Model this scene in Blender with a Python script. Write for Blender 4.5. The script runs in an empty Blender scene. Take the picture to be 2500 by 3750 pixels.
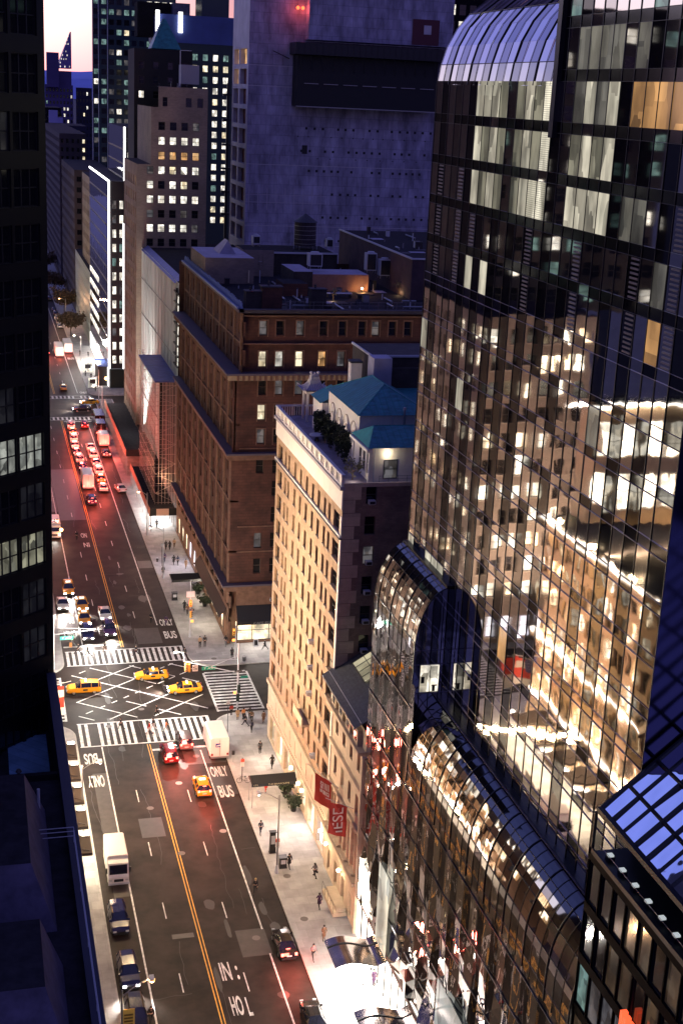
import bpy, bmesh, math, random
from mathutils import Vector, Matrix
random.seed(57)
SC = bpy.context.scene
COL = SC.collection
R = math.radians

# ------------------------------------------------------------------ camera
cam = bpy.data.cameras.new("camera"); co = bpy.data.objects.new("camera", cam); COL.objects.link(co)
rx = (0.9671832, -0.24987801, 0.04601779)
ry = (0.02974314, 0.29121813, 0.9561942)      # camera up
rz = (-0.25233312, -0.92344625, 0.28909344)   # camera back
co.matrix_world = Matrix(((rx[0], ry[0], rz[0], 0), (rx[1], ry[1], rz[1], 0), (rx[2], ry[2], rz[2], 82), (0, 0, 0, 1)))
cam.sensor_fit = 'VERTICAL'; cam.sensor_height = 36; cam.lens = 5026 / 3750 * 36
cam.clip_start = .5; cam.clip_end = 30000
SC.camera = co
SC.view_settings.view_transform = 'Standard'; SC.view_settings.look = 'None'
SC.view_settings.exposure = 0; SC.view_settings.gamma = 1
SC.cycles.max_bounces = 6; SC.cycles.glossy_bounces = 4; SC.cycles.diffuse_bounces = 2
SC.cycles.transmission_bounces = 2; SC.cycles.sample_clamp_indirect = 4; SC.cycles.sample_clamp_direct = 0
SC.cycles.caustics_reflective = False; SC.cycles.caustics_refractive = False
SC.cycles.use_denoising = True

# ------------------------------------------------------------------ dusk sky
W = bpy.data.worlds.new("World"); SC.world = W; W.use_nodes = True
nt = W.node_tree; nt.nodes.clear()
def N(t, **k):
    n = nt.nodes.new(t)
    for a, b in k.items(): setattr(n, a, b)
    return n
out = N('ShaderNodeOutputWorld'); bg = N('ShaderNodeBackground'); bg2 = N('ShaderNodeBackground'); add = N('ShaderNodeAddShader')
sky = N('ShaderNodeTexSky', sky_type='NISHITA', sun_disc=False, sun_elevation=R(1.0), sun_rotation=R(0))
tc = N('ShaderNodeTexCoord'); sep = N('ShaderNodeSeparateXYZ')
nt.links.new(tc.outputs['Generated'], sep.inputs[0])
rampW = N('ShaderNodeValToRGB'); rampE = N('ShaderNodeValToRGB')
def setramp(n, pts):
    e = n.color_ramp.elements
    while len(e) > 1: e.remove(e[-1])
    e[0].position = pts[0][0]; e[0].color = (*pts[0][1], 1)
    for p, c in pts[1:]:
        q = e.new(p); q.color = (*c, 1)
setramp(rampW, [(0, (.95, .66, .92)), (.015, (1.15, .82, 1.1)), (.05, (1.5, 1.32, 1.5)), (.09, (1.3, 1.3, 1.6)), (.15, (.55, .66, 1.4)), (.20, (.42, .50, 1.35)), (.30, (.28, .36, 1.2)), (.55, (.22, .28, .95)), (1, (.10, .12, .45))])
setramp(rampE, [(0, (.13, .10, .30)), (.2, (.14, .13, .46)), (.6, (.12, .13, .48)), (1, (.10, .12, .45))])
nt.links.new(sep.outputs['Z'], rampW.inputs[0]); nt.links.new(sep.outputs['Z'], rampE.inputs[0])
mr = N('ShaderNodeMapRange', interpolation_type='SMOOTHSTEP'); mr.inputs['From Min'].default_value = .64; mr.inputs['From Max'].default_value = .79
dotn = N('ShaderNodeVectorMath', operation='DOT_PRODUCT'); dotn.inputs[1].default_value = (-.6, .8, 0)
nt.links.new(tc.outputs['Generated'], dotn.inputs[0]); nt.links.new(dotn.outputs['Value'], mr.inputs['Value'])
mix = N('ShaderNodeMix', data_type='RGBA')
nt.links.new(mr.outputs[0], mix.inputs[0]); nt.links.new(rampE.outputs[0], mix.inputs[6]); nt.links.new(rampW.outputs[0], mix.inputs[7])
nt.links.new(mix.outputs[2], bg.inputs[0]); bg.inputs[1].default_value = .82
tint = N('ShaderNodeMix', data_type='RGBA', blend_type='MULTIPLY'); tint.inputs[0].default_value = 1; tint.inputs[7].default_value = (.9, .7, 1.3, 1)
nt.links.new(sky.outputs[0], tint.inputs[6]); nt.links.new(tint.outputs[2], bg2.inputs[0]); bg2.inputs[1].default_value = .05
nt.links.new(bg.outputs[0], add.inputs[0]); nt.links.new(bg2.outputs[0], add.inputs[1]); nt.links.new(add.outputs[0], out.inputs[0])

# ------------------------------------------------------------------ materials
MT = {}
def mat(name, col=(.5, .5, .5), rough=.7, metal=0, var=0.0, scale=1.0, bump=0.0, bscale=None, emit=None, es=0, brick=None, spec=.5, stretch=None, col2=None):
    if name in MT: return MT[name]
    m = bpy.data.materials.new(name); MT[name] = m; m.use_nodes = True
    t = m.node_tree; n = t.nodes; L = t.links; b = n['Principled BSDF']
    b.inputs['Base Color'].default_value = (*col, 1); b.inputs['Roughness'].default_value = rough
    b.inputs['Metallic'].default_value = metal; b.inputs['Specular IOR Level'].default_value = spec
    src = None
    g = n.new('ShaderNodeNewGeometry'); mp = n.new('ShaderNodeMapping'); L.new(g.outputs['Position'], mp.inputs[0])
    if stretch: mp.inputs['Scale'].default_value = stretch
    if var:
        a = n.new('ShaderNodeTexNoise'); a.inputs['Scale'].default_value = scale; a.inputs['Detail'].default_value = 5; a.inputs['Roughness'].default_value = .6
        L.new(mp.outputs[0], a.inputs['Vector'])
        r = n.new('ShaderNodeMapRange'); r.inputs['From Min'].default_value = .3; r.inputs['From Max'].default_value = .7
        L.new(a.outputs[0], r.inputs[0])
        mx = n.new('ShaderNodeMix'); mx.data_type = 'RGBA'
        c2 = col2 if col2 else tuple(min(1, c * (1 + var)) for c in col)
        mx.inputs[6].default_value = (*(c * (1 - var) for c in col), 1); mx.inputs[7].default_value = (*c2, 1)
        L.new(r.outputs[0], mx.inputs[0]); src = mx.outputs[2]
    if brick:
        bw, bh, mort, dark = brick
        s = n.new('ShaderNodeSeparateXYZ'); L.new(g.outputs['Position'], s.inputs[0])
        ad = n.new('ShaderNodeMath'); L.new(s.outputs[0], ad.inputs[0]); L.new(s.outputs[1], ad.inputs[1])
        cb = n.new('ShaderNodeCombineXYZ'); L.new(ad.outputs[0], cb.inputs[0]); L.new(s.outputs[2], cb.inputs[1])
        bt = n.new('ShaderNodeTexBrick'); bt.inputs['Scale'].default_value = 1; bt.inputs['Brick Width'].default_value = bw; bt.inputs['Row Height'].default_value = bh
        bt.inputs['Mortar Size'].default_value = mort; bt.inputs['Color1'].default_value = (1, 1, 1, 1); bt.inputs['Color2'].default_value = (.8, .8, .8, 1); bt.inputs['Mortar'].default_value = (dark, dark, dark, 1)
        L.new(cb.outputs[0], bt.inputs['Vector'])
        m2 = n.new('ShaderNodeMix'); m2.data_type = 'RGBA'; m2.blend_type = 'MULTIPLY'; m2.inputs[0].default_value = 1
        if src: L.new(src, m2.inputs[6])
        else: m2.inputs[6].default_value = (*col, 1)
        L.new(bt.outputs[0], m2.inputs[7]); src = m2.outputs[2]
    if src: L.new(src, b.inputs['Base Color'])
    if bump:
        a2 = n.new('ShaderNodeTexNoise'); a2.inputs['Scale'].default_value = bscale or scale * 3; a2.inputs['Detail'].default_value = 3 if rough > .2 else 1
        L.new(mp.outputs[0], a2.inputs['Vector'])
        bp = n.new('ShaderNodeBump'); bp.inputs['Distance'].default_value = bump; L.new(a2.outputs[0], bp.inputs['Height']); L.new(bp.outputs[0], b.inputs['Normal'])
    if emit:
        b.inputs['Emission Color'].default_value = (*emit, 1); b.inputs['Emission Strength'].default_value = es
    return m

def lit(name, c1, c2, strength, sx=1.0, sz=.7, lines=0, gloss=.1):
    """a lit window pane: room light broken by blinds, furniture and ceiling lamps"""
    if name in MT: return MT[name]
    m = mat(name, (.03, .03, .03), gloss, emit=c1, es=strength)
    t = m.node_tree; n = t.nodes; L = t.links; b = n['Principled BSDF']
    g = n.new('ShaderNodeNewGeometry'); mp = n.new('ShaderNodeMapping'); mp.inputs['Scale'].default_value = (sx, sx, sz); L.new(g.outputs['Position'], mp.inputs[0])
    a = n.new('ShaderNodeTexVoronoi'); a.distance = 'CHEBYCHEV'; a.inputs['Scale'].default_value = 1.1; L.new(mp.outputs[0], a.inputs['Vector'])
    no = n.new('ShaderNodeTexNoise'); no.inputs['Scale'].default_value = .8; no.inputs['Detail'].default_value = 4; L.new(mp.outputs[0], no.inputs['Vector'])
    s = n.new('ShaderNodeSeparateColor'); L.new(a.outputs['Color'], s.inputs[0])
    mx = n.new('ShaderNodeMix'); mx.data_type = 'RGBA'; mx.inputs[6].default_value = (*c1, 1); mx.inputs[7].default_value = (*c2, 1)
    L.new(s.outputs[0], mx.inputs[0]); L.new(mx.outputs[2], b.inputs['Emission Color'])
    r = n.new('ShaderNodeMapRange'); r.inputs['From Min'].default_value = .32; r.inputs['From Max'].default_value = .62; r.inputs['To Min'].default_value = .35 * strength; r.inputs['To Max'].default_value = strength * 1.15
    L.new(no.outputs[0], r.inputs[0])
    o = r.outputs[0]
    if lines:
        w = n.new('ShaderNodeTexWave'); w.bands_direction = 'Z'; w.inputs['Scale'].default_value = lines; L.new(g.outputs['Position'], w.inputs['Vector'])
        r2 = n.new('ShaderNodeMapRange'); r2.inputs['To Min'].default_value = .55; r2.inputs['To Max'].default_value = 1; L.new(w.outputs[0], r2.inputs[0])
        mu = n.new('ShaderNodeMath'); mu.operation = 'MULTIPLY'; L.new(o, mu.inputs[0]); L.new(r2.outputs[0], mu.inputs[1]); o = mu.outputs[0]
    r3 = n.new('ShaderNodeMapRange'); r3.inputs['To Min'].default_value = .35; r3.inputs['To Max'].default_value = 1.35; L.new(s.outputs[1], r3.inputs[0])
    m3 = n.new('ShaderNodeMath'); m3.operation = 'MULTIPLY'; L.new(o, m3.inputs[0]); L.new(r3.outputs[0], m3.inputs[1]); o = m3.outputs[0]
    L.new(o, b.inputs['Emission Strength'])
    return m

def mirror(name, col, bump, bscale, rough=.03, stretch=None, emit=None, es=0, metal=1.0):
    return mat(name, col, rough, metal, bump=bump, bscale=bscale, stretch=stretch, emit=emit, es=es)

asphalt = mat('asphalt', (.022, .016, .0135), .6, var=.6, scale=.3, bump=.004, bscale=6, spec=.12)
asphalt_old = mat('asphalt_patch', (.034, .028, .026), .6, var=.3, scale=1.2, bump=.004, bscale=8)
pave = mat('pavement_concrete', (.34, .33, .325), .75, var=.22, scale=.5, brick=(1.5, 1.5, .012, .6))
# paving joints have to lie in the ground plane
def planar_brick(m):
    t = m.node_tree
    for l in list(t.links):
        if l.to_node.type == 'TEX_BRICK' and l.to_socket.name == 'Vector':
            g = [x for x in t.nodes if x.type == 'NEW_GEOMETRY'][0]; t.links.remove(l)
            t.links.new(g.outputs['Position'], [x for x in t.nodes if x.type == 'TEX_BRICK'][0].inputs['Vector']); break
planar_brick(pave)
kerbm = mat('kerb_stone', (.33, .32, .30), .7, var=.2, scale=2)
white_paint = mat('white_road_paint', (.54, .53, .51), .6, var=.45, scale=1.6, col2=(.80, .79, .77))
yellow_paint = mat('yellow_road_paint', (.72, .36, .04), .6, var=.2, scale=2.5)
groundm = mat('ground_far', (.06, .055, .06), .9, var=.3, scale=.05)
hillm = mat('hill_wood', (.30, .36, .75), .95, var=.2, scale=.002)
brown = mat('brownstone', (.085, .034, .022), .85, var=.5, scale=.35, brick=(1.3, .45, .03, .62), bump=.02, bscale=2)
brown_trim = mat('brownstone_trim', (.17, .095, .062), .8, var=.3, scale=1.2)
cornicem = mat('terracotta_band', (.34, .26, .17), .8, var=.25, scale=1.5)
dark_trim = mat('dark_cornice', (.035, .032, .04), .6, var=.2, scale=1)
tanbrick = mat('tan_brick', (.41, .275, .17), .85, var=.3, scale=.7, brick=(.5, .2, .012, .85))
limestone = mat('limestone', (.58, .47, .34), .8, var=.12, scale=.9, brick=(1.6, .7, .012, .78))
whitestone = mat('white_terracotta', (.78, .72, .64), .6, var=.08, scale=1)
darkbrick = mat('dark_brick', (.055, .045, .04), .9, var=.3, scale=.6, brick=(.5, .18, .015, .75))
greybrick = mat('weathered_tan_wall', (.26, .20, .155), .9, var=.22, scale=.18, brick=(.6, .22, .012, .88))
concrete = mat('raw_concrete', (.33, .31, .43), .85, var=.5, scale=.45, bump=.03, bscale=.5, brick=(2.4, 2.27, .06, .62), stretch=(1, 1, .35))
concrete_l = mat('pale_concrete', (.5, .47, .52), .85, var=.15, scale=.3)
black = mat('black_metal', (.012, .012, .014), .45)
darksteel = mat('dark_steel', (.03, .03, .035), .4, .3)
steel = mat('steel', (.35, .35, .36), .4, .7)
palemetal = mat('pale_metal', (.55, .56, .6), .5, .2)
darkglass = mat('dark_glass', (.010, .011, .014), .07, spec=.8)
framem = mat('dark_window_frame', (.05, .035, .03), .5)
framew = mat('pale_window_frame', (.5, .46, .42), .5)
teal = mat('copper_roof', (.022, .17, .19), .5, .1, var=.4, scale=.9, stretch=(1, 3, 1))
teal_d = mat('copper_roof_old', (.03, .25, .22), .55, .1, var=.2, scale=1)
slate = mat('slate_roof', (.055, .06, .07), .55, var=.35, scale=2.5, brick=(.5, .22, .02, .7))
roofdark = mat('tar_roof', (.022, .02, .025), .9, var=.45, scale=1.2, spec=.15)
rooflight = mat('silver_roof', (.36, .34, .42), .6, var=.2, scale=.5)
navy = mat('navy_cladding', (.010, .009, .012), .9, var=.4, scale=1.5, spec=.1)
purplewall = mat('lilac_stucco', (.085, .075, .12), .7, var=.4, scale=1)
green_dark = mat('evergreen_leaf', (.018, .028, .012), .8, var=.4, scale=3)
bark = mat('bark', (.10, .065, .04), .9, var=.3, scale=4)
awning_black = mat('black_canvas', (.010, .010, .012), .7)
red_cloth = mat('red_flag_cloth', (.42, .035, .025), .7)
white_cloth = mat('white_flag_cloth', (.75, .73, .70), .7)
blue_cloth = mat('blue_flag_cloth', (.03, .03, .13), .7)
tarp = mat('blue_tarpaulin', (.05, .07, .28), .45, var=.35, scale=.8, bump=.05, bscale=.8)
tarpwhite = mat('grey_white_sheeting', (.5, .54, .52), .7, var=.3, scale=.25, stretch=(1, 1, .25))
plywood = mat('brown_hoarding', (.30, .16, .11), .8, var=.25, scale=.6)
scaff = mat('scaffold_tube', (.42, .33, .30), .5, .5)
ledwhite = mat('white_light_strip', (.8, .8, .8), .5, emit=(1, .97, .95), es=4.5)
ledwarm = mat('warm_light_strip', (.8, .8, .8), .5, emit=(1, .90, .78), es=14)
bulb = mat('warm_bulb', (.8, .8, .8), .5, emit=(1, .78, .5), es=14)
sodium = mat('orange_bulb', (.8, .8, .8), .5, emit=(1, .42, .12), es=10)
headm = mat('headlight_on', (.9, .9, .9), .2, emit=(1, .93, .90), es=26)
headoff = mat('headlight_off', (.55, .55, .55), .15)
tailm = mat('taillight_on', (.5, .02, .02), .3, emit=(1, .13, .09), es=9)
tailoff = mat('taillight_off', (.25, .01, .01), .3)
signred = mat('red_signal', (.5, .02, .02), .3, emit=(1, .12, .04), es=4)
signamber = mat('walk_signal_hand', (.5, .2, .02), .3, emit=(1, .35, .08), es=3)
greensign = mat('street_sign_green', (.01, .30, .20), .5)
tyre = mat('tyre_rubber', (.012, .012, .012), .8)
rimm = mat('wheel_rim', (.5, .5, .5), .3, .8)
carglass = mat('car_glass', (.012, .012, .018), .04, spec=.9)
p_yellow = mat('yellow_car_paint', (.78, .33, .02), .25)
p_white = mat('white_car_paint', (.78, .74, .70), .35)
p_black = mat('black_car_paint', (.010, .010, .012), .12)
p_navy = mat('navy_car_paint', (.015, .015, .05), .15)
p_maroon = mat('dark_red_car_paint', (.14, .008, .010), .15)
p_grey = mat('grey_car_paint', (.12, .10, .105), .2)
p_silver = mat('silver_car_paint', (.5, .46, .45), .25)
p_purple = mat('plum_car_paint', (.05, .02, .06), .15)
blindm = mat('drawn_blind_pane', (.34, .29, .24), .6, var=.3, scale=1.5)
curtm = mat('dark_curtain_pane', (.10, .075, .06), .7, var=.5, scale=2)
L_white = lit('lit_cool_white', (1.0, .96, .86), (1.0, .9, .75), 1.5)
L_warm = lit('lit_warm', (1.0, .80, .50), (1.0, .90, .66), 1.15)
L_orange = lit('lit_orange', (1.0, .48, .16), (1.0, .62, .30), .75)
L_teal = lit('lit_teal', (.35, .62, .60), (.5, .8, .7), .38)
L_dim = lit('lit_dim', (.42, .36, .34), (.30, .30, .34), .28)
L_shop = lit('shop_window', (1.0, .86, .62), (1.0, .72, .42), 2.6, .6, .5)
L_shopcool = lit('shop_window_cool', (.92, .85, 1.0), (1.0, .95, .98), 3.2, .6, .5)
L_hotel = lit('hotel_room', (.86, .80, .62), (.95, .86, .66), .72, .7, .25)
L_hotel2 = lit('hotel_room_shaded', (.40, .38, .27), (.5, .46, .33), .55, .7, .25)
L_blind = lit('hotel_room_blind', (.95, .88, .70), (.85, .78, .58), .95, .7, .25, lines=2.2)
L_hoteldim = lit('hotel_room_dim', (.22, .21, .18), (.30, .28, .22), .5, .7, .25)
L_amber = lit('hotel_room_amber', (.80, .42, .15), (.70, .36, .13), .8, .4, .2)
L_gold = lit('gold_window', (1.0, .66, .34), (1.0, .86, .62), 5.5, .9, .6)
L_glare = lit('glaring_window', (1.0, .93, .78), (1.0, .85, .62), 4.2, .8, .6)

# ------------------------------------------------------------------ mesh helpers
class MB:
    def __init__(s): s.v = []; s.f = []; s.m = []; s.mats = []
    def mi(s, m):
        if m not in s.mats: s.mats.append(m)
        return s.mats.index(m)
    def add(s, vs, fs, m):
        k = len(s.v); i = s.mi(m); s.v += [tuple(v) for v in vs]
        for f in fs: s.f.append([k + a for a in f]); s.m.append(i)
    def quad(s, a, b, c, d, m): s.add([a, b, c, d], [(0, 1, 2, 3)], m)
    def poly(s, pts, m): s.add(pts, [tuple(range(len(pts)))], m)
    def box(s, x0, x1, y0, y1, z0, z1, m, M=None):
        vs = [(x, y, z) for z in (z0, z1) for y in (y0, y1) for x in (x0, x1)]
        if M: vs = [M @ Vector(v) for v in vs]
        s.add(vs, [(0, 2, 3, 1), (4, 5, 7, 6), (0, 1, 5, 4), (2, 6, 7, 3), (0, 4, 6, 2), (1, 3, 7, 5)], m)
    def cyl(s, p, q, r0, r1, n, m, cap=True):
        p = Vector(p); q = Vector(q); d = (q - p)
        if d.length < 1e-6: return
        d.normalize(); a = d.orthogonal().normalized(); b = d.cross(a)
        vs = []
        for c, r in ((p, r0), (q, r1)):
            for i in range(n):
                t = 2 * math.pi * i / n; vs.append(c + a * (r * math.cos(t)) + b * (r * math.sin(t)))
        fs = [(i, (i + 1) % n, n + (i + 1) % n, n + i) for i in range(n)]
        if cap: fs += [tuple(range(n - 1, -1, -1)), tuple(range(n, 2 * n))]
        s.add(vs, fs, m)
    def bar(s, p, q, w, m): s.cyl(p, q, w * .6, w * .6, 4, m)
    def prism(s, pts, z0, z1, m, mtop=None):
        n = len(pts)
        s.add([(x, y, z0) for x, y in pts] + [(x, y, z1) for x, y in pts], [(i, (i + 1) % n, n + (i + 1) % n, n + i) for i in range(n)], m)
        s.add([(x, y, z1) for x, y in pts], [tuple(range(n))], mtop or m)
    def frustum(s, a, b, z0, z1, m, mtop=None):
        (x0, x1, y0, y1), (X0, X1, Y0, Y1) = a, b
        v = [(x0, y0, z0), (x1, y0, z0), (x1, y1, z0), (x0, y1, z0), (X0, Y0, z1), (X1, Y0, z1), (X1, Y1, z1), (X0, Y1, z1)]
        s.add(v, [(0, 1, 5, 4), (1, 2, 6, 5), (2, 3, 7, 6), (3, 0, 4, 7)], m); s.add(v[4:], [(0, 1, 2, 3)], mtop or m)
    def ball(s, c, r, m, n=8, sz=1.0):
        vs = []; fs = []; k = n // 2
        for j in range(k + 1):
            ph = math.pi * j / k
            for i in range(n):
                t = 2 * math.pi * i / n
                vs.append((c[0] + r * math.sin(ph) * math.cos(t), c[1] + r * math.sin(ph) * math.sin(t), c[2] + r * sz * math.cos(ph)))
        for j in range(k):
            for i in range(n): fs.append((j * n + i, (j + 1) * n + i, (j + 1) * n + (i + 1) % n, j * n + (i + 1) % n))
        s.add(vs, fs, m)
    def mesh(s, name, smooth=False):
        me = bpy.data.meshes.new(name); me.from_pydata(s.v, [], s.f)
        for m in s.mats: me.materials.append(m)
        if s.mats: me.polygons.foreach_set('material_index', s.m)
        if smooth: me.polygons.foreach_set('use_smooth', [True] * len(me.polygons))
        me.update(); return me
    def build(s, name, parent=None, smooth=False, world=True):
        return link(name, s.mesh(name, smooth), parent, world)
def link(name, me, parent=None, world=True):
    o = bpy.data.objects.new(name, me); COL.objects.link(o)
    if parent:
        o.parent = parent
        if world:
            p = parent; M = p.matrix_basis.copy()
            while p.parent: p = p.parent; M = p.matrix_basis @ M
            o.matrix_parent_inverse = M.inverted()
    return o
def tag(o, label=None, cat=None, group=None, kind=None):
    if label: o['label'] = label
    if cat: o['category'] = cat
    if group: o['group'] = group
    if kind: o['kind'] = kind
    return o
def thing(name, label, cat, loc=(0, 0, 0), rz=0, group=None):
    o = bpy.data.objects.new(name, None); COL.objects.link(o); o.location = loc; o.rotation_euler = (0, 0, rz)
    o.empty_display_size = .3
    o.matrix_basis = Matrix.Translation(loc) @ Matrix.Rotation(rz, 4, 'Z')
    return tag(o, label, cat, group)
def struct(name, mb): return tag(mb.build(name), kind='structure')
def copy_tree(o, parent=None):
    c = o.copy(); COL.objects.link(c); c.parent = parent
    for ch in list(o.children): copy_tree(ch, c)
    return c
def text_mesh(body, m, w=None, h=None, depth=0.0):
    cu = bpy.data.curves.new('txt', 'FONT'); cu.body = body; cu.align_x = 'CENTER'; cu.align_y = 'CENTER'; cu.extrude = depth; cu.offset = .022 if m.name == 'white_road_paint' else 0
    o = bpy.data.objects.new('txt', cu); COL.objects.link(o)
    bpy.context.view_layer.update()
    me = bpy.data.meshes.new_from_object(o.evaluated_get(bpy.context.evaluated_depsgraph_get()))
    bpy.data.objects.remove(o)
    xs = [v.co.x for v in me.vertices]; ys = [v.co.y for v in me.vertices]
    cx, cy = (min(xs) + max(xs)) / 2, (min(ys) + max(ys)) / 2; sx = w / (max(xs) - min(xs)) if w else 1; sy = h / (max(ys) - min(ys)) if h else sx
    for v in me.vertices: v.co.x = (v.co.x - cx) * sx; v.co.y = (v.co.y - cy) * sy
    me.materials.clear(); me.materials.append(m); return me
def area(loc, target, sx, sy, power, col, spread=180):
    l = bpy.data.lights.new('lamp_light', 'AREA'); l.shape = 'RECTANGLE'; l.size = sx; l.size_y = sy; l.energy = power; l.color = col; l.spread = R(spread)
    o = bpy.data.objects.new('lamp_light', l); COL.objects.link(o); o.location = loc
    o.rotation_euler = (Vector(target) - Vector(loc)).to_track_quat('-Z', 'Y').to_euler(); return o
def point(loc, power, col, r=.3):
    l = bpy.data.lights.new('lamp_light', 'POINT'); l.energy = power; l.color = col; l.shadow_soft_size = r
    o = bpy.data.objects.new('lamp_light', l); COL.objects.link(o); o.location = loc; return o
def spot(loc, target, power, col, ang=100, r=.3, blend=.6):
    l = bpy.data.lights.new('lamp_light', 'SPOT'); l.energy = power; l.color = col; l.shadow_soft_size = r; l.spot_size = R(ang); l.spot_blend = blend
    o = bpy.data.objects.new('lamp_light', l); COL.objects.link(o); o.location = loc
    o.rotation_euler = (Vector(target) - Vector(loc)).to_track_quat('-Z', 'Y').to_euler(); return o

# ------------------------------------------------------------------ buildings
def win_geo(mb, w, h, d, pane, fr, style, M=None, split=None):
    """window in local coords: outward is -y, wall face y=0. split: second MB for the panes"""
    pm = split or mb
    def bx(a, *r): a.box(*r, M) if M is None else a.box(*r, M)
    t = .07
    mb.box(-w / 2, -w / 2 + t, d, d + .08, 0, h, fr, M); mb.box(w / 2 - t, w / 2, d, d + .08, 0, h, fr, M)
    mb.box(-w / 2 + t, w / 2 - t, d, d + .08, 0, t, fr, M); mb.box(-w / 2 + t, w / 2 - t, d, d + .08, h - t, h, fr, M)
    if 'h' in style: mb.box(-w / 2 + t, w / 2 - t, d - .01, d + .07, h * .5 - .04, h * .5 + .04, fr, M)
    nv = 2 if 't' in style else (1 if 'v' in style else 0)
    for k in range(nv):
        x = -w / 2 + w * (k + 1) / (nv + 1); mb.box(x - .05, x + .05, d - .02, d + .06, t, h - t, fr, M)
    if 's' in style: mb.box(-w / 2 - .12, w / 2 + .12, -.12, d - .003, -.16, -.003, MT['sill_stone'], M)
    v = [(-w / 2 + .01, d + .05, .01), (w / 2 - .01, d + .05, .01), (w / 2 - .01, d + .05, h - .01), (-w / 2 + .01, d + .05, h - .01)]
    if M: v = [M @ Vector(q) for q in v]
    pm.add(v, [(0, 1, 2, 3)], pane)
mat('sill_stone', (.42, .34, .26), .8)
WCACHE = {}
class Bld:
    def __init__(s, name, label, base, group=None, cat='building'):
        s.root = thing(name, label, cat, base, 0, group); s.wall = MB(); s.wins = []; s.skins = {}
    def facade(s, x, y, ang, W, z0, z1, cols, rows, m, style='h', d=.25, pick=None, fr=None, skip=None, mb=None):
        a = R(ang); U = Vector((math.cos(a), math.sin(a), 0)); Nn = Vector((U.y, -U.x, 0)); P = Vector((x, y, 0)); mb = mb or s.wall
        us = sorted({0, W} | {round(c - w / 2, 3) for c, w in cols} | {round(c + w / 2, 3) for c, w in cols})
        zs = sorted({z0, z1} | {round(b, 3) for b, h in rows if z0 < b < z1} | {round(b + h, 3) for b, h in rows if z0 < b + h < z1})
        ops = []
        for ri, (b, h) in enumerate(rows):
            for ci, (c, w) in enumerate(cols):
                if skip and skip(ri, ci): continue
                ops.append((c - w / 2, c + w / 2, b, b + h, ri, ci))
        def pt(u, z, dd=0): return P + U * u - Nn * dd + Vector((0, 0, z))
        for i in range(len(us) - 1):
            run = None
            for j in range(len(zs) - 1):
                cu, cz = (us[i] + us[i + 1]) / 2, (zs[j] + zs[j + 1]) / 2
                hole = any(o[0] < cu < o[1] and o[2] < cz < o[3] for o in ops)
                if not hole:
                    if run is None: run = zs[j]
                if (hole or j == len(zs) - 2) and run is not None:
                    top = zs[j] if hole else zs[j + 1]
                    mb.quad(pt(us[i], run), pt(us[i + 1], run), pt(us[i + 1], top), pt(us[i], top), m); run = None
        for u0, u1, b, t, ri, ci in ops:
            e = d + .1
            mb.quad(pt(u0, b), pt(u0, b, e), pt(u0, t, e), pt(u0, t), m); mb.quad(pt(u1, b), pt(u1, t), pt(u1, t, e), pt(u1, b, e), m)
            mb.quad(pt(u0, b), pt(u1, b), pt(u1, b, e), pt(u0, b, e), m); mb.quad(pt(u0, t), pt(u0, t, e), pt(u1, t, e), pt(u1, t), m)
            pane = pick(ri, ci) if pick else darkglass
            s.wins.append((pt((u0 + u1) / 2, b), a, round(u1 - u0, 2), round(t - b, 2), d, pane or darkglass, fr or framem, style))
    def box(s, x0, x1, y0, y1, z0, z1, m, top=None):
        s.wall.prism([(x0, y0), (x1, y0), (x1, y1), (x0, y1)], z0, z1, m, top)
    def sub(s, name): 
        if name not in s.skins: s.skins[name] = MB()
        return s.skins[name]
    def finish(s, wname='window', limit=96, pane_child=True):
        s.wall.build('wall', s.root)
        for k, mb in s.skins.items(): mb.build(k.split('#')[0], s.root)
        cam0 = Vector((0, 0, 82))
        s.wins.sort(key=lambda w: (w[0] - cam0).length / math.sqrt(w[2] * w[3]))
        for w in s.wins[:limit]:
            loc, a, ww, hh, d, pane, fr, st = w
            key = (ww, hh, d, fr.name, st)
            if key not in WCACHE:
                f = MB(); p = MB(); win_geo(f, ww, hh, d, darkglass, fr, st, None, p); WCACHE[key] = (f.mesh(wname), p.mesh('pane'))
            fm, pmesh = WCACHE[key]
            o = bpy.data.objects.new(wname, fm); COL.objects.link(o); o.parent = s.root
            o.matrix_parent_inverse = s.root.matrix_basis.inverted(); o.location = loc; o.rotation_euler = (0, 0, a)
            q = bpy.data.objects.new('pane', pmesh); COL.objects.link(q); q.parent = o
            q.material_slots[0].link = 'OBJECT'; q.material_slots[0].material = pane
        if len(s.wins) > limit:
            mb = MB()
            for loc, a, ww, hh, d, pane, fr, st in s.wins[limit:]:
                win_geo(mb, ww, hh, d, pane, fr, st, Matrix.Translation(loc) @ Matrix.Rotation(a, 4, 'Z'))
            tag(mb.build('further_windows', s.root), kind='stuff')
        return s.root
def rnd(opts):
    tot = sum(w for w, _ in opts)
    def f(r, c):
        x = random.random() * tot
        for w, m in opts:
            x -= w
            if x <= 0: return m
        return opts[-1][1]
    return f
def grid(a, b, n, w): return [(a + (b - a) * (i + .5) / n, w) for i in range(n)]
def rows_(z, n, step, h): return [(z + step * i, h) for i in range(n)]

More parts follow.
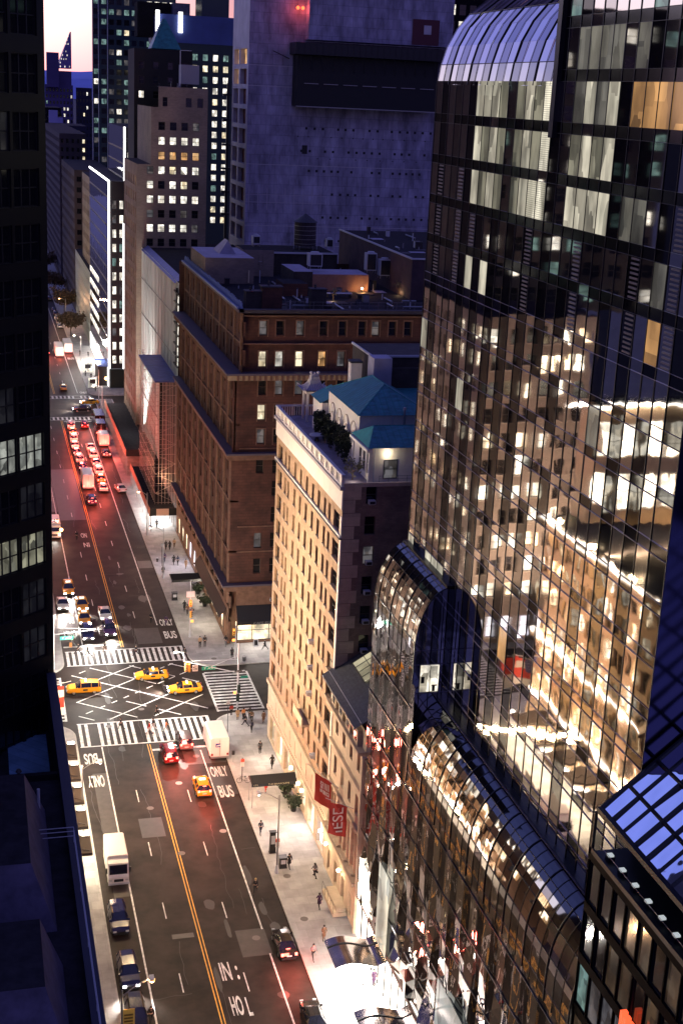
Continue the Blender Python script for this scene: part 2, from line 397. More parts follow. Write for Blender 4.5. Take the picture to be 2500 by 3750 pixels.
# ================================================================== SETTING
g = MB(); g.quad((-9000, -3000, -.4), (9000, -3000, -.4), (9000, 9000, -.4), (-9000, 9000, -.4), groundm); struct('ground', g)
g = MB()
for a, b, c, d in ((-60, 130, 15, 200), (-60, 130, 200, 400), (10.5, 30, 400, 1100)): g.quad((a, c, 0), (b, c, 0), (b, d, 0), (a, d, 0), asphalt)
struct('road', g)
def rrect(x0, x1, y0, y1, rs):
    pts = []
    for (cx, cy, a0), r in zip(((x0, y0, 180), (x1, y0, 270), (x1, y1, 0), (x0, y1, 90)), rs):
        sx = 1 if cx == x0 else -1; sy = 1 if cy == y0 else -1
        if r == 0: pts.append((cx, cy)); continue
        for k in range(9):
            t = R(a0 + 90 * k / 8); pts.append((cx + sx * r + r * math.cos(t), cy + sy * r + r * math.sin(t)))
    return pts
k_ = MB(); p_ = MB()
for x0, x1, y0, y1, rs in ((29.3, 130, 15, 170.6, (0, 0, 0, 4)), (29.3, 130, 187, 349, (4, 0, 0, 4)), (29.3, 130, 376, 1100, (4, 0, 0, 0)),
                           (-60, 10.95, 15, 170.6, (0, 0, 4, 0)), (-60, 10.95, 187, 349, (0, 4, 4, 0)), (-60, 10.95, 376, 1100, (0, 4, 0, 0))):
    o = rrect(x0, x1, y0, y1, rs); i = rrect(x0 + .18, x1 - .18, y0 + .18, y1 - .18, rs)
    k_.prism(o, 0, .13, kerbm); p_.poly([(x, y, .134) for x, y in i], pave)
struct('kerb', k_); struct('pavement', p_)
# patches of newer and older asphalt
m = MB()
asph_new = mat('asphalt_fresh', (.03, .028, .028), .5, var=.25, scale=1)
for x0, x1, y0, y1, mm in ((23.6, 26.6, 115.2, 119.8, asphalt_old), (12.2, 14.0, 128, 156, asphalt_old), (24, 29.2, 156.5, 161, asphalt_old), (22.5, 26.3, 197, 203.5, asphalt_old), (11.1, 14.5, 268, 300, asph_new), (14.6, 19.6, 262, 300, asph_new),
                       (17.2, 19.4, 119.5, 120.3, asph_new), (16.5, 19.2, 139.6, 144, asph_new), (26.6, 29.1, 232, 236, asph_new), (26.5, 29.2, 148, 155.5, asph_new), (20.6, 22.8, 165, 168, asph_new)):
    m.quad((x0, y0, .004), (x1, y0, .004), (x1, y1, .004), (x0, y1, .004), mm)
struct('road_patch', m)
def strip(mb, x0, y0, x1, y1, w, m, z=.008):
    d = Vector((x1 - x0, y1 - y0, 0)); d.normalize(); n = Vector((-d.y, d.x, 0)) * w / 2
    a = Vector((x0, y0, z)); b = Vector((x1, y1, z)); mb.quad(a - n, b - n, b + n, a + n, m)
m = MB()
strip(m, 14.0, 20, 14.0, 163.2, .17, white_paint); strip(m, 14.1, 198, 14.1, 347, .17, white_paint)
strip(m, 26.4, 20, 26.35, 115.4, .17, white_paint); strip(m, 26.4, 119.6, 26.4, 160.3, .17, white_paint); strip(m, 26.35, 204.5, 26.35, 345, .17, white_paint)
strip(m, 26.35, 380, 26.35, 800, .17, white_paint)
for y0, y1 in ((20, 163), (196.2, 347), (379, 800)):
    for k in (-.16, .16):
        strip(m, 20.0 + k, y0, 20.0 + k, y1, .11, yellow_paint)
for y in range(9):
    a = 151 - 12.4 * y; strip(m, 17.05, a, 17.05, a - 3, .12, white_paint); strip(m, 23.2, a - 1, 23.2, a - 4, .12, white_paint)
for y in range(45):
    a = 202 + 12.4 * y
    if 344 < a < 380: continue
    strip(m, 17.05, a, 17.05, a + 3, .12, white_paint); strip(m, 23.2, a + 6, 23.2, a + 9, .12, white_paint)
strip(m, 20.3, 161.3, 29.1, 161.3, .5, white_paint); strip(m, 11.2, 197.3, 19.7, 197.3, .5, white_paint)
strip(m, 20.5, 346, 29.1, 346, .4, white_paint)
struct('lane_marking', m)
m = MB()
def ladder(x0, x1, y0, y1, along, step=.98, w=.5, slant=0):
    if along == 'y':
        strip(m, x0, y0, x1, y0, .25, white_paint, .009); strip(m, x0, y1, x1, y1, .25, white_paint, .009)
        n = int((x1 - x0) / step)
        for i in range(n + 1):
            if random.random() < .04: continue
            x = x0 + .3 + i * step; strip(m, x, y0 + .13, x + slant, y1 - .13, w, white_paint)
    else:
        strip(m, x0, y0, x0, y1, .3, white_paint, .009); strip(m, x1, y0, x1, y1, .3, white_paint, .009)
        n = int((y1 - y0) / step)
        for i in range(n + 1): y = y0 + .3 + i * step; strip(m, x0 + .16, y, x1 - .16, y, w, white_paint)
ladder(11.3, 29.0, 163.5, 170.3, 'y', .86, .42); ladder(11.3, 29.0, 190, 195.4, 'y', .86, .42)
ladder(30.6, 37.0, 171.4, 184.6, 'x', 1.0, .42); ladder(3.6, 10.0, 171.4, 186, 'x', 1.0, .42)
ladder(11.3, 29.0, 347.6, 350.8, 'y', 1.1, .5); ladder(11.3, 29.0, 373, 376.4, 'y', 1.1, .5); ladder(30.4, 35, 351, 372, 'x', 1.2, .5)
struct('crosswalk', m)
m = MB()
def hatch(x0, x1, y0, y1, step, ang):
    dx, dy = math.cos(ang), math.sin(ang)
    c = -40
    while c < 60:
        run = None; px = py = 0
        for k in range(0, 161):
            t = -20 + k * .25; x = (x0 + x1) / 2 + dx * t - dy * c; y = (y0 + y1) / 2 + dy * t + dx * c
            ins = x0 < x < x1 and y0 < y < y1 and math.sin(x * 1.7 + y * 2.3) + math.sin(x * .7 - y) > -1.25
            if ins and run is None: run = (x, y)
            if not ins and run:
                if abs(px - run[0]) > .6: strip(m, run[0], run[1], px, py, .2, white_paint, .007 + (.001 if ang > 0 else 0))
                run = None
            px, py = x, y
        c += step
hatch(11.6, 29.6, 171.2, 189, 3.6, R(38)); hatch(11.6, 29.6, 171.2, 189, 3.6, R(-38))
struct('box_junction_marking', m)
def road_text(s, x, y, w, h, rot=0):
    me = text_mesh(s, white_paint, w, h); o = link('road_lettering', me); o.location = (x, y, .012); o.rotation_euler = (0, 0, rot); tag(o, kind='structure')
road_text('ONLY', 27.75, 154.1, 2.1, 2.7); road_text('BUS', 27.75, 148.9, 1.75, 3.0)
road_text('BUS', 12.35, 160.1, 1.7, 2.9, math.pi); road_text('ONLY', 12.5, 154.0, 2.0, 3.0, math.pi)
road_text('IN', 21.5, 113.3, 1.0, 2.9); road_text(':', 22.6, 112.9, .22, 2.2); road_text('HO', 21.65, 107.9, 1.1, 2.9); road_text('L', 22.75, 107.6, .4, 2.8)
road_text('ONLY', 27.9, 205.5, 2.1, 2.8); road_text('BUS', 27.85, 200.2, 1.9, 3.0)
road_text('BUS', 12.6, 208.4, 2.0, 3.0, math.pi); road_text('ONLY', 12.5, 202.5, 2.1, 3.0, math.pi)
road_text('NO', 18.4, 252.0, 1.1, 2.8, math.pi); road_text('IN', 18.5, 246.3, 1.1, 2.6, math.pi)
road_text('ONLY', 28, 380.6, 2, 2.4); road_text('BUS', 28, 431, 2, 3)
m = MB(); rs_ = random.Random(12); seam_m = mat('tar_seam', (.012, .011, .011), .35)
for i in range(46):
    x = rs_.uniform(11.5, 28.8); y = rs_.uniform(95, 300); a = rs_.choice((PI_ / 2, PI_ / 2, 0)) if False else rs_.choice((1.57, 1.57, 0.0)); n_ = rs_.randint(5, 22) if a else rs_.randint(3, 7)
    for k in range(n_):
        a2 = a + rs_.uniform(-.22, .22); x2 = x + math.cos(a2) * .8; y2 = y + math.sin(a2) * .8
        if 11.2 < x2 < 29.1: strip(m, x, y, x2, y2, .045, seam_m, .006)
        x, y = x2, y2
for i in range(26):
    x = rs_.uniform(12, 28); y = rs_.uniform(100, 240); w_ = rs_.uniform(.2, .7); h_ = rs_.uniform(.5, 2.4); pts_ = [(x + w_ * math.cos(t) * rs_.uniform(.7, 1.1), y + h_ * math.sin(t) * rs_.uniform(.7, 1.1), .005) for t in [k * .628 for k in range(10)]]
    m.poly(pts_, mat('oil_stain', (.017, .015, .014), .45))
struct('tar_seam', m)
# hills across the river
h = MB(); prev = None
for i in range(61):
    x = -3500 + i * 150; z = 168 + 14 * math.sin(i * .45) + 7 * math.sin(i * 1.3)
    if prev: h.add([(prev[0], 8600, -1), (x, 8600, -1), (x, 9000, z * .72), (prev[0], 9000, prev[1] * .72), (prev[0], 9500, prev[1] * 1.0), (x, 9500, z * 1.0)], [(0, 1, 2, 3), (3, 2, 5, 4)], hillm)
    prev = (x, z)
struct('hills', h)

# ================================================================== SOUTH SIDE
# near dark building whose roofs fill the lower left corner
B = Bld('apartment_block', 'low dark navy building with hipped roof boxes and a railed roof edge', (0, 60, 0))
B.box(-30, 4.6, 34, 78, 0, 41, navy, roofdark); B.box(-30, 4.6, 78, 92.7, 0, 37, navy, roofdark)
pw = B.sub('parapet')
pw.box(4.1, 4.62, 34, 92.7, 37, 41.5, navy); pw.box(4.05, 4.68, 34, 92.7, 41.5, 41.6, mat('blue_coping', (.03, .035, .06), .6))
pw.box(-30, 4.1, 77.6, 78, 41, 41.4, navy)
h1 = MB(); h1.frustum((-16, 3.0, 61.5, 74), (-14, 1.8, 62.4, 72), 41, 44.5, purplewall, roofdark); h1.build('hipped_roof_box', B.root)
h1 = MB(); h1.frustum((-16, 3.1, 51.0, 58.6), (-14, 2.0, 52.2, 57.4), 41, 44.5, purplewall, roofdark); h1.build('hipped_roof_box', B.root)
h1 = MB(); h1.frustum((-16, 2.6, 40, 49.6), (-14, 2.0, 41, 49.2), 41, 43.4, purplewall, roofdark); h1.build('hipped_roof_box', B.root)
tr = MB(); tr.box(1.2, 3.9, 79.5, 92, 37.002, 37.1, mat('terrace_glow_tiles', (.22, .38, .52), .4, var=.4, scale=.5, brick=(1.2, 1.2, .03, .5))); tr.build('terrace_floor', B.root)  # bluish terrace glow is put into the tile colour
rl = MB()
for z in (41.95, 42.25, 42.5): rl.bar((4.35, 34, z + .05), (4.35, 69, z + .05), .025, palemetal); rl.bar((2.4, 69, z + .05), (4.35, 69, z + .05), .04, palemetal)
for y in range(34, 70, 5): rl.bar((4.35, y, 41.4), (4.35, y, 42.55), .03, palemetal)
rl.bar((2.4, 69, 41), (2.4, 69, 42.6), .05, palemetal); rl.build('railing', B.root)
pl = MB(); pl.cyl((2.6, 72.5, 41), (2.6, 72.5, 43.2), .09, .09, 8, palemetal); pl.build('vent_pipe', B.root)
pl = MB(); pl.cyl((2.3, 46.6, 43), (2.3, 46.6, 46.0), .07, .07, 8, palemetal); pl.build('vent_pipe', B.root)
B.finish()
# blue projecting panel against the tower (left edge)
# tall dark glass tower with chamfered corner
DX, DY = .745, .667
B = Bld('glass_office_tower', 'tall near-black glass tower filling the left edge, a few office windows lit', (-10, 110, 0))
ex, ey = 4.6, 93.0; L0 = 30
P0 = (ex - DX * L0, ey - DY * L0)
ang = math.degrees(math.atan2(DY, DX))
cols = grid(.4, L0 - .5, 12, 2.2)
zr = rows_(29.1, 19, 3.48, 2.4)
L_desk = lit('desk_lit', (.80, .82, .72), (.30, .32, .30), .60, 1.6, 1.2); L_desk2 = lit('desk_lit_low', (.62, .60, .42), (.3, .3, .24), .42, 1.2, .9)
lw = {(8, 11): L_desk, (8, 10): L_desk, (6, 11): L_desk2, (6, 10): L_desk2}
towerm = mat('tower_black_cladding', (.006, .006, .008), .35)
L_vdim = lit('lit_faint', (.10, .10, .11), (.05, .05, .06), .16)
def tp(r, c): return lw.get((r, c), L_vdim if random.random() < .25 else darkglass)
B.facade(P0[0], P0[1], ang, L0, 0, 101, cols, zr, towerm, 't h', .15, tp, black)
B.wall.quad((ex, ey, 0), (ex, 112, 0), (ex, 112, 101), (ex, ey, 101), towerm)
B.wall.quad((ex, 112, 0), (-40, 112, 0), (-40, 112, 101), (ex, 112, 101), towerm); B.wall.poly([(ex, ey, 101), (ex, 112, 101), (-40, 112, 101), (-40, P0[1], 101), (P0[0], P0[1], 101)], roofdark)
B.finish('office_window', 90)

# gold-lit store building (seen mirrored in the glass tower)
B = Bld('corner_store_building', 'floodlit golden stone store building with white light strips along its cornices, mirrored in the glass', (-8, 145, 0))
gold_stone = mat('golden_limestone', (.62, .44, .26), .7, var=.15, scale=.7, emit=(1, .55, .22), es=0.0)
cols = grid(.6, 32.4, 14, 1.75)
B.facade(4.6, 129, 90, 32.6, 0, 30, cols, [(.5, 3.4), (6.2, 2.6), (10.2, 2.6), (14.3, 2.6), (18.3, 2.6), (22.3, 2.6), (26, 2.2)], gold_stone, 'h v', .35, lambda r, c: L_shop if r == 0 else random.choice((L_gold, L_gold, L_glare, L_warm, darkglass, darkglass)), framem)
B.facade(-28, 129, 0, 32.6, 0, 30, grid(0, 32, 12, 1.5), [(14.3, 2.6), (18.3, 2.6), (22.3, 2.6)], gold_stone, 'h v', .35, rnd([(1, L_gold), (1, L_dim)]))
B.wall.quad((4.6, 161.6, 0), (-28, 161.6, 0), (-28, 161.6, 30), (4.6, 161.6, 30), gold_stone)
B.wall.quad((4.6, 129, 30), (4.6, 161.6, 30), (-28, 161.6, 30), (-28, 129, 30), roofdark)
B.facade(-28, 157, 0, 29, 30, 46, grid(0, 29, 9, 2.6), [(32, 4.8), (39, 4.8)], gold_stone, 'v h', .3, rnd([(3, L_glare), (1, L_gold)]))
B.wall.quad((1, 157, 30), (1, 161.6, 30), (1, 161.6, 46), (1, 157, 46), gold_stone)
B.wall.quad((1, 157, 46), (1, 161.6, 46), (-28, 161.6, 46), (-28, 157, 46), roofdark)
cn = B.sub('cornice'); 
for z in (5.2, 13.3, 29.2): cn.box(4.6, 5.5, 129, 162, z, z + .6, gold_stone)
st = B.sub('light_strip')
for z in (5.9, 14.0, 29.9): st.box(5.1, 5.4, 129, 162, z, z + .22, ledwarm)
st.box(-28, 5.2, 156.4, 156.7, 46, 46.3, ledwarm); st.box(5.1, 5.35, 161.8, 162.1, 13.4, 14, ledwarm)
B.finish('window', 96)
for i, y in enumerate((131.5, 137, 142.5, 148, 153.5)):
    t = thing('entrance_canopy', 'brown canopy with white light strip, %s of five over the left pavement' % ('nearest', 'second nearest', 'middle', 'second farthest', 'farthest')[i], 'canopy', (5, y, 4.4), 0, 'five brown canopies over the left pavement')
    c = MB(); c.box(0, 5.1, -2.0, 1.6, 0, .35, mat('canopy_brown', (.03, .02, .016), .8)); c.build('canopy_roof', t, world=False)
    c = MB(); c.box(4.2, 5.0, 1.75, 2.4, .05, .3, ledwarm); c.build('light_strip', t, world=False)
    c = MB(); c.bar((0, -1.5, 2), (4.8, -1.5, .35), .06, black); c.bar((0, 1.2, 2), (4.8, 1.2, .35), .06, black); c.build('stay_rod', t, world=False)
# brown stone block beyond the avenue (mirrored)
B = Bld('brown_corner_block', 'tall brown stone corner block beyond the avenue, mirrored in the glass tower', (-8, 220, 0))
cols = grid(.5, 17.5, 6, 1.5)
B.facade(-13, 189.5, 0, 17.6, 0, 52, cols, [(1, 3.5)] + rows_(8, 11, 4.0, 2.3), greybrick, 'h s', .3, lambda r, c: L_shopcool if r == 0 else rnd([(3, darkglass), (2, L_glare), (1, L_gold)])(r, c))
B.facade(4.6, 189.5, 90, 60, 0, 52, grid(.5, 59.5, 20, 1.5), [(1, 3.5)] + rows_(8, 11, 4.0, 2.3), greybrick, 'h', .3, lambda r, c: L_shop if r == 0 else rnd([(4, darkglass), (2, L_glare), (1, L_gold)])(r, c))
B.wall.quad((-13, 189.5, 52), (4.6, 189.5, 52), (4.6, 249.5, 52), (-13, 249.5, 52), roofdark)
B.facade(-25, 196, 0, 28, 52, 96, grid(0, 28, 9, 2), rows_(53.5, 11, 3.8, 2.1), darkbrick, 'h', .2, rnd([(3, darkglass), (1, L_white), (1, L_teal)]))
B.wall.quad((3, 196, 52), (3, 250, 52), (3, 250, 96), (3, 196, 96), darkbrick)
B.finish('window', 96)
B = Bld('dark_office_block', 'dark office block with scattered lit windows beyond the mirrored brown stone block', (-15, 300, 0))
B.facade(4.6, 252, 90, 94, 0, 98, grid(0, 94, 26, 2.4), rows_(4, 23, 4.0, 2.2), darkbrick, 'v', .2, rnd([(3, darkglass), (2, L_glare), (1, L_teal)]))
B.wall.quad((-30, 252, 0), (4.6, 252, 0), (4.6, 252, 98), (-30, 252, 98), darkbrick)
B.finish('window', 96)

B = Bld('added_bright_block', 'unseen bright windowed block added far down the left side, mirrored in the light strip tower', (-10, 450, 0))  # unseen block added so its lit windows brighten the tower's street face
B.facade(4.6, 378, 90, 150, 0, 62, grid(0, 150, 30, 3.2), rows_(1, 15, 4.0, 2.6), darkbrick, 'v', .2, rnd([(2, darkglass), (3, L_glare), (1, L_teal), (2, L_gold)]))
B.wall.quad((-30, 378, 0), (4.6, 378, 0), (4.6, 378, 62), (-30, 378, 62), darkbrick)
B.finish('window', 60)
# ================================================================== NORTH SIDE
# ---- beige apartment house with rooftop villa
B = Bld('beige_apartment_house', 'slender beige brick apartment house with a white balustrade and a teal roofed villa on top', (45, 146, 0))
X0, Y0, Y1 = 35.75, 130.4, 162.9
W_ = Y1 - Y0
cols = [(2.3, 2.3), (5.4, .95), (7.2, .95), (10.6, 1.1), (13.6, 1.0), (16.6, 1.1), (19.6, .95), (22.4, 1.1), (25.2, .95), (27.2, .95), (30.2, 2.4)]
rz_ = rows_(9.6, 10, 3.22, 1.95)
bp = rnd([(9, darkglass), (2, blindm), (4, curtm), (1, L_dim), (.3, L_warm)])
B.facade(X0, Y1, -90, W_, 8.4, 41.4, cols, rz_, tanbrick, 'h s', .28, bp)
gl = [(3 + i * 4.4, 2.9) for i in range(7)]
B.facade(X0, Y1, -90, W_, 0, 8.4, gl, [(.5, 3.6)], limestone, 'v', .4, lambda r, c: L_shop if c in (1, 4, 5) else (L_shopcool if c in (6,) else L_warm), palemetal)
for c, w in cols:   # second row openings of the base, as shallow window boxes
    pass
B.facade(X0 - .06, Y1, -90, W_, 4.6, 8.2, cols, [(5.3, 1.9)], limestone, 'h', .3, bp)
sideb = mat('side_brick', (.24, .175, .135), .9, var=.3, scale=.5, brick=(.5, .18, .015, .75))
B.wall.quad((X0, Y0, 0), (60, Y0, 0), (60, Y0, 24), (X0, Y0, 24), sideb)
ec = [(3.0, 1.15), (9, 1.15)]
B.facade(X0, Y0, 0, 24, 24, 43.8, ec, rows_(25.4, 6, 3.3, 2.0), sideb, 'h', .25, lambda r, c: L_dim if random.random() < .3 else darkglass)
B.wall.quad((60, Y0, 0), (60, Y1, 0), (60, Y1, 43.8), (60, Y0, 43.8), darkbrick)
B.wall.quad((60, Y1, 0), (X0, Y1, 0), (X0, Y1, 43.8), (60, Y1, 43.8), greybrick)
B.wall.quad((X0, Y0, 43.8), (60, Y0, 43.8), (60, Y1, 43.8), (X0, Y1, 43.8), mat('blue_grey_roof_deck', (.20, .18, .24), .7, var=.3, scale=.8))
q = B.sub('quoins')
for i in range(14):
    z = 24 + i * 1.42; w = 1.9 if i % 2 else 1.3
    q.box(X0 - .04, X0 + w, Y0 - .05, Y0 + .02, z, z + 1.36, limestone)
q.box(X0 - .10, X0 + .02, Y0 - .07, Y0 + .5, 8.4, 40.6, whitestone)
c = B.sub('cornice')
c.box(X0 - .22, X0 + .02, Y0 - .12, Y1 + .1, 38.35, 38.6, whitestone); c.box(X0 - .3, X0 + .02, Y0 - .12, Y1 + .1, 38.2, 38.35, dark_trim)
c.box(X0 - .15, X0, Y0 - .1, Y1 + .1, 41.4, 43.6, whitestone); c.box(X0 - .42, X0 + .1, Y0 - .2, Y1 + .2, 43.5, 43.85, mat('cornice_grey_stone', (.40, .36, .36), .7))  # top course in a greyer stone than the band below
c.box(X0 - .32, X0 + .02, Y0 - .1, Y1 + .1, 8.0, 8.5, limestone); c.box(X0 - .2, X0 + .02, Y0 - .1, Y1 + .1, 4.25, 4.7, limestone)
bl = B.sub('balustrade')
bl.box(X0 - .3, X0 + .1, Y0 - .1, Y1 + .1, 44.95, 45.15, palemetal); bl.box(X0 - .25, X0 + .05, Y0, Y1, 43.85, 44.1, whitestone)
n = 14
for i in range(n + 1):
    y = Y0 + (Y1 - Y0 - .9) * i / n; bl.box(X0 - .26, X0 + .06, y, y + .9, 44.1, 44.95, whitestone)
for i in range(n):
    y = Y0 + (Y1 - Y0 - .9) * i / n + .9; L_ = (Y1 - Y0 - .9) / n - .9
    for k in range(5): bl.cyl((X0 - .1, y + L_ * (k + .5) / 5, 44.1), (X0 - .1, y + L_ * (k + .5) / 5, 44.95), .07, .05, 5, whitestone, False)
bl.box(X0 + .05, X0 + 4.5, Y1 - .1, Y1 + .1, 44.95, 45.15, palemetal)
for k in range(14): bl.cyl((X0 + .3 + k * .3, Y1, 43.85), (X0 + .3 + k * .3, Y1, 44.95), .08, .06, 5, whitestone, False)
bl.box(X0, 60, Y0 - .05, Y0 + .25, 43.8, 44.2, limestone)
bc = B.sub('balcony'); bc.box(X0 - .9, X0, 140.6, 145.2, 12.0, 12.25, limestone); bc.box(X0 - .9, X0 - .75, 140.6, 145.2, 12.25, 13.1, limestone)
broot = B.finish('window', 96)
# AC boxes in windows
def ac(x, y, z, rz, label, parent):
    f = MB(); f.box(-.35, .35, -.55, .1, 0, .42, palemetal); f.box(-.28, .28, -.565, -.552, .06, .36, darksteel); o = f.build('air_conditioner', parent, world=True); o.location = (x, y, z); o.rotation_euler = (0, 0, rz)
for k in (0, 1, 2, 3, 5): ac(X0 + 3.0, Y0, 25.5 + 3.3 * k, 0, '', broot)
for yy, z in ((140.3, 22.6), (140.3, 19.4), (140.3, 16.2), (137.5, 9.7)): ac(X0, yy, z, -math.pi / 2, '', broot)
# rooftop villa
V = thing('rooftop_villa', 'white rooftop villa with teal hipped roofs and arched wall on the beige apartment house', 'villa', (42, 142, 43.8))
vw = MB()
vw.box(39.35, 52, 138.5, 152, 43.8, 49.4, whitestone); vw.box(38.9, 52, 131.7, 138.48, 43.8, 47.6, whitestone); vw.box(38.6, 39.6, 152, 156.5, 43.8, 47.8, whitestone)
vw.box(38.6, 38.88, 131.5, 131.9, 43.8, 47.5, whitestone); vw.box(38.3, 38.9, 131.4, 138.3, 47.15, 47.45, whitestone)
vw.build('wall', V)
vr = MB()
A = (39.1, 138.2, 49.45); Bq = (39.1, 152.6, 49.45); Cc = (47.5, 138.2, 49.45); D = (47.5, 152.6, 49.45); E1 = (43.2, 142.8, 51.9); E2 = (43.2, 147.8, 51.9)
vr.poly([A, E1, E2, Bq], teal); vr.poly([A, Cc, E1], teal); vr.poly([Cc, D, E2, E1], teal); vr.poly([D, Bq, E2], teal)
vr.box(47.4, 53, 138.2, 152, 49.3, 49.5, teal)
for p, q_ in ((A, E1), (E1, E2), (E1, Cc), (E2, Bq)): vr.bar(p, q_, .1, teal_d)
for k in range(22):
    t = (k + .5) / 22; yy = 138.2 + 14.4 * t
    tx = Vector((39.1, yy, 49.47)); 
    f_ = min(1, (yy - 138.2) / 4.6, (152.6 - yy) / 4.8); vr.bar(tx, (39.1 + 4.1 * f_, yy, 49.47 + 2.45 * f_), .04, teal_d)
for k in range(12):
    xx = 39.4 + k * .68; f_ = min(1, (xx - 39.1) / 4.1, (47.5 - xx) / 4.3); vr.bar((xx, 138.2, 49.47), (xx, 138.2 + 4.6 * f_, 49.47 + 2.45 * f_), .04, teal_d)
vr.build('main_roof', V)
vr = MB(); a_ = (38.5, 131.4, 47.6); b_ = (38.5, 138.48, 47.6); c_ = (39.9, 134.8, 49.2)
vr.poly([a_, c_, b_], teal_d); vr.poly([a_, (53, 131.4, 47.6), (53, 134.8, 49.2), c_], teal); vr.poly([b_, c_, (53, 134.8, 49.2), (53, 138.4, 47.6)], teal)
vr.bar(a_, c_, .09, teal_d); vr.bar(c_, (53, 134.8, 49.2), .09, teal_d)
for k in range(16): xx = 39.6 + k * .7; f_ = min(1, (xx - 38.5) / 1.4); vr.bar((xx, 131.4, 47.62), (xx, 131.4 + 3.4 * f_, 47.62 + 1.6 * f_), .035, teal_d)
vr.build('lower_roof', V)
vr = MB(); vr.poly([(38.3, 151.8, 47.8), (38.3, 156.8, 47.8), (40.8, 156.8, 49), (40.8, 151.8, 49)], teal_d); vr.build('side_roof', V)
va = MB()
for k in range(4):
    yc = 140.6 + k * 3.1
    for rr, zz in ((1.15, 46.9), (.55, 46.6)):
        prev = None
        for j in range(11):
            t = math.pi * j / 10; p = (39.3, yc + rr * math.cos(t), zz + rr * 1.25 * math.sin(t))
            if prev: va.bar(prev, p, .07, limestone)
            prev = p
        va.bar((39.3, yc - rr, 44.4), (39.3, yc - rr, zz), .07, limestone); va.bar((39.3, yc + rr, 44.4), (39.3, yc + rr, zz), .07, limestone)
va.build('arch_moulding', V)
def pane(name, parent, x, y, z, w, h, a, m, fr=framew):
    f = MB(); p = MB(); win_geo(f, w, h, .02, m, fr, 'h', None, p); o = f.build(name, parent); o.location = (x, y, z); o.rotation_euler = (0, 0, R(a))
    q = p.build('pane', o, world=False); q.data.materials.clear(); q.data.materials.append(m); return o
pane('window', V, 41.0, 131.62, 44.3, 1.5, 2.0, 0, L_dim, black)
for k in range(3): pane('window', V, 38.82, 132.8 + k * 1.5, 44.5, .8, 2.2, -90, darkglass)
dp = MB(); dp.cyl((44.3, 138.3, 46.5), (44.3, 138.3, 50.0), .12, .12, 8, steel); dp.cyl((44.3, 138.3, 50.0), (44.3, 138.3, 50.3), .2, .16, 8, steel); dp.build('flue_pipe', V)
dp = MB(); dp.cyl((43.0, 138.38, 43.9), (43.0, 138.38, 49.3), .07, .07, 6, palemetal); dp.cyl((39.2, 131.6, 43.9), (39.2, 131.6, 47.5), .06, .06, 6, palemetal); dp.build('drainpipe', V)
rl = MB(); 
for z in (44.5, 44.8): rl.bar((39.6, 130.8, z), (53, 130.8, z), .03, black)
for k in range(14): rl.bar((39.6 + k, 130.8, 43.8), (39.6 + k, 130.8, 44.85), .03, black)
rl.build('railing', V)
wl = MB(); wl.ball((40.6, 131.5, 46.95), .12, bulb); wl.build('wall_lamp', V); point((40.6, 131.2, 46.9), 45, (1, .85, .6), .1)
bs = MB(); bs.box(46, 50, 133, 137.5, 47.5, 50.2, darkbrick); bs.build('stair_bulkhead', V); bs = MB(); bs.box(44, 46.2, 150, 152.5, 49.5, 53.4, rooflight); bs.build('chimney', V)
# dark block standing behind the villa
t = thing('rooftop_water_house', 'dark brick bulkhead with a pale chimney behind the teal roofed villa', 'rooftop house', (47, 155, 43.8))
m_ = MB(); m_.box(44.7, 58, 153, 162, 43.8, 53.0, darkbrick); m_.box(46.6, 58, 152.3, 153, 43.8, 51.8, darkbrick); m_.build('wall', t)
m_ = MB(); m_.box(44.5, 58, 152.8, 153.0, 53.0, 53.25, palemetal); m_.box(44.5, 44.7, 153.0, 162, 53.0, 53.25, palemetal); m_.build('coping', t)
m_ = MB(); m_.box(42.6, 43.9, 154.6, 156, 43.8, 52.0, whitestone); m_.box(42.5, 44.0, 154.5, 156.1, 52.0, 52.2, dark_trim); m_.build('chimney', t)
# pagoda
t = thing('pagoda_pavilion', 'small white pagoda roofed pavilion at the back corner of the beige house roof', 'pavilion', (39.6, 160.4, 43.8))
f = MB()
for sx in (-1, 1):
    for sy in (-1, 1): f.box(sx * 1.0 - .14, sx * 1.0 + .14, sy * 1.0 - .14, sy * 1.0 + .14, 0, 3.5, whitestone)
f.build('post', t, world=False)
f = MB(); f.box(-1.25, 1.25, -1.25, 1.25, 3.5, 3.8, whitestone); f.build('beam', t, world=False)
f = MB(); prof = [(1.75, 4.05), (1.35, 3.98), (1.0, 4.2), (.7, 4.6), (.5, 5.1), (.45, 5.5)]
tilem = mat('pagoda_tiles', (.34, .31, .36), .6)
for (r0, z0), (r1, z1) in zip(prof, prof[1:]):
    f.add([(-r0, -r0, z0), (r0, -r0, z0), (r0, r0, z0), (-r0, r0, z0), (-r1, -r1, z1), (r1, -r1, z1), (r1, r1, z1), (-r1, r1, z1)], [(0, 1, 5, 4), (1, 2, 6, 5), (2, 3, 7, 6), (3, 0, 4, 7)], tilem)
for s in range(9):
    u = -.95 + s * .24
    for (r0, z0), (r1, z1) in zip(prof[1:], prof[2:]):
        for a in ((u * r0, -r0, z0 + .03, u * r1, -r1, z1 + .03), (-r0, u * r0, z0 + .03, -r1, u * r1, z1 + .03)): f.bar(a[:3], a[3:], .045, whitestone)
for sx in (-1, 1):
    for sy in (-1, 1):
        for (r0, z0), (r1, z1) in zip(prof, prof[1:]): f.bar((sx * r0, sy * r0, z0 + (.25 if r0 > 1.5 else .06)), (sx * r1, sy * r1, z1 + .06), .09, whitestone)
f.build('pagoda_roof', t, world=False)
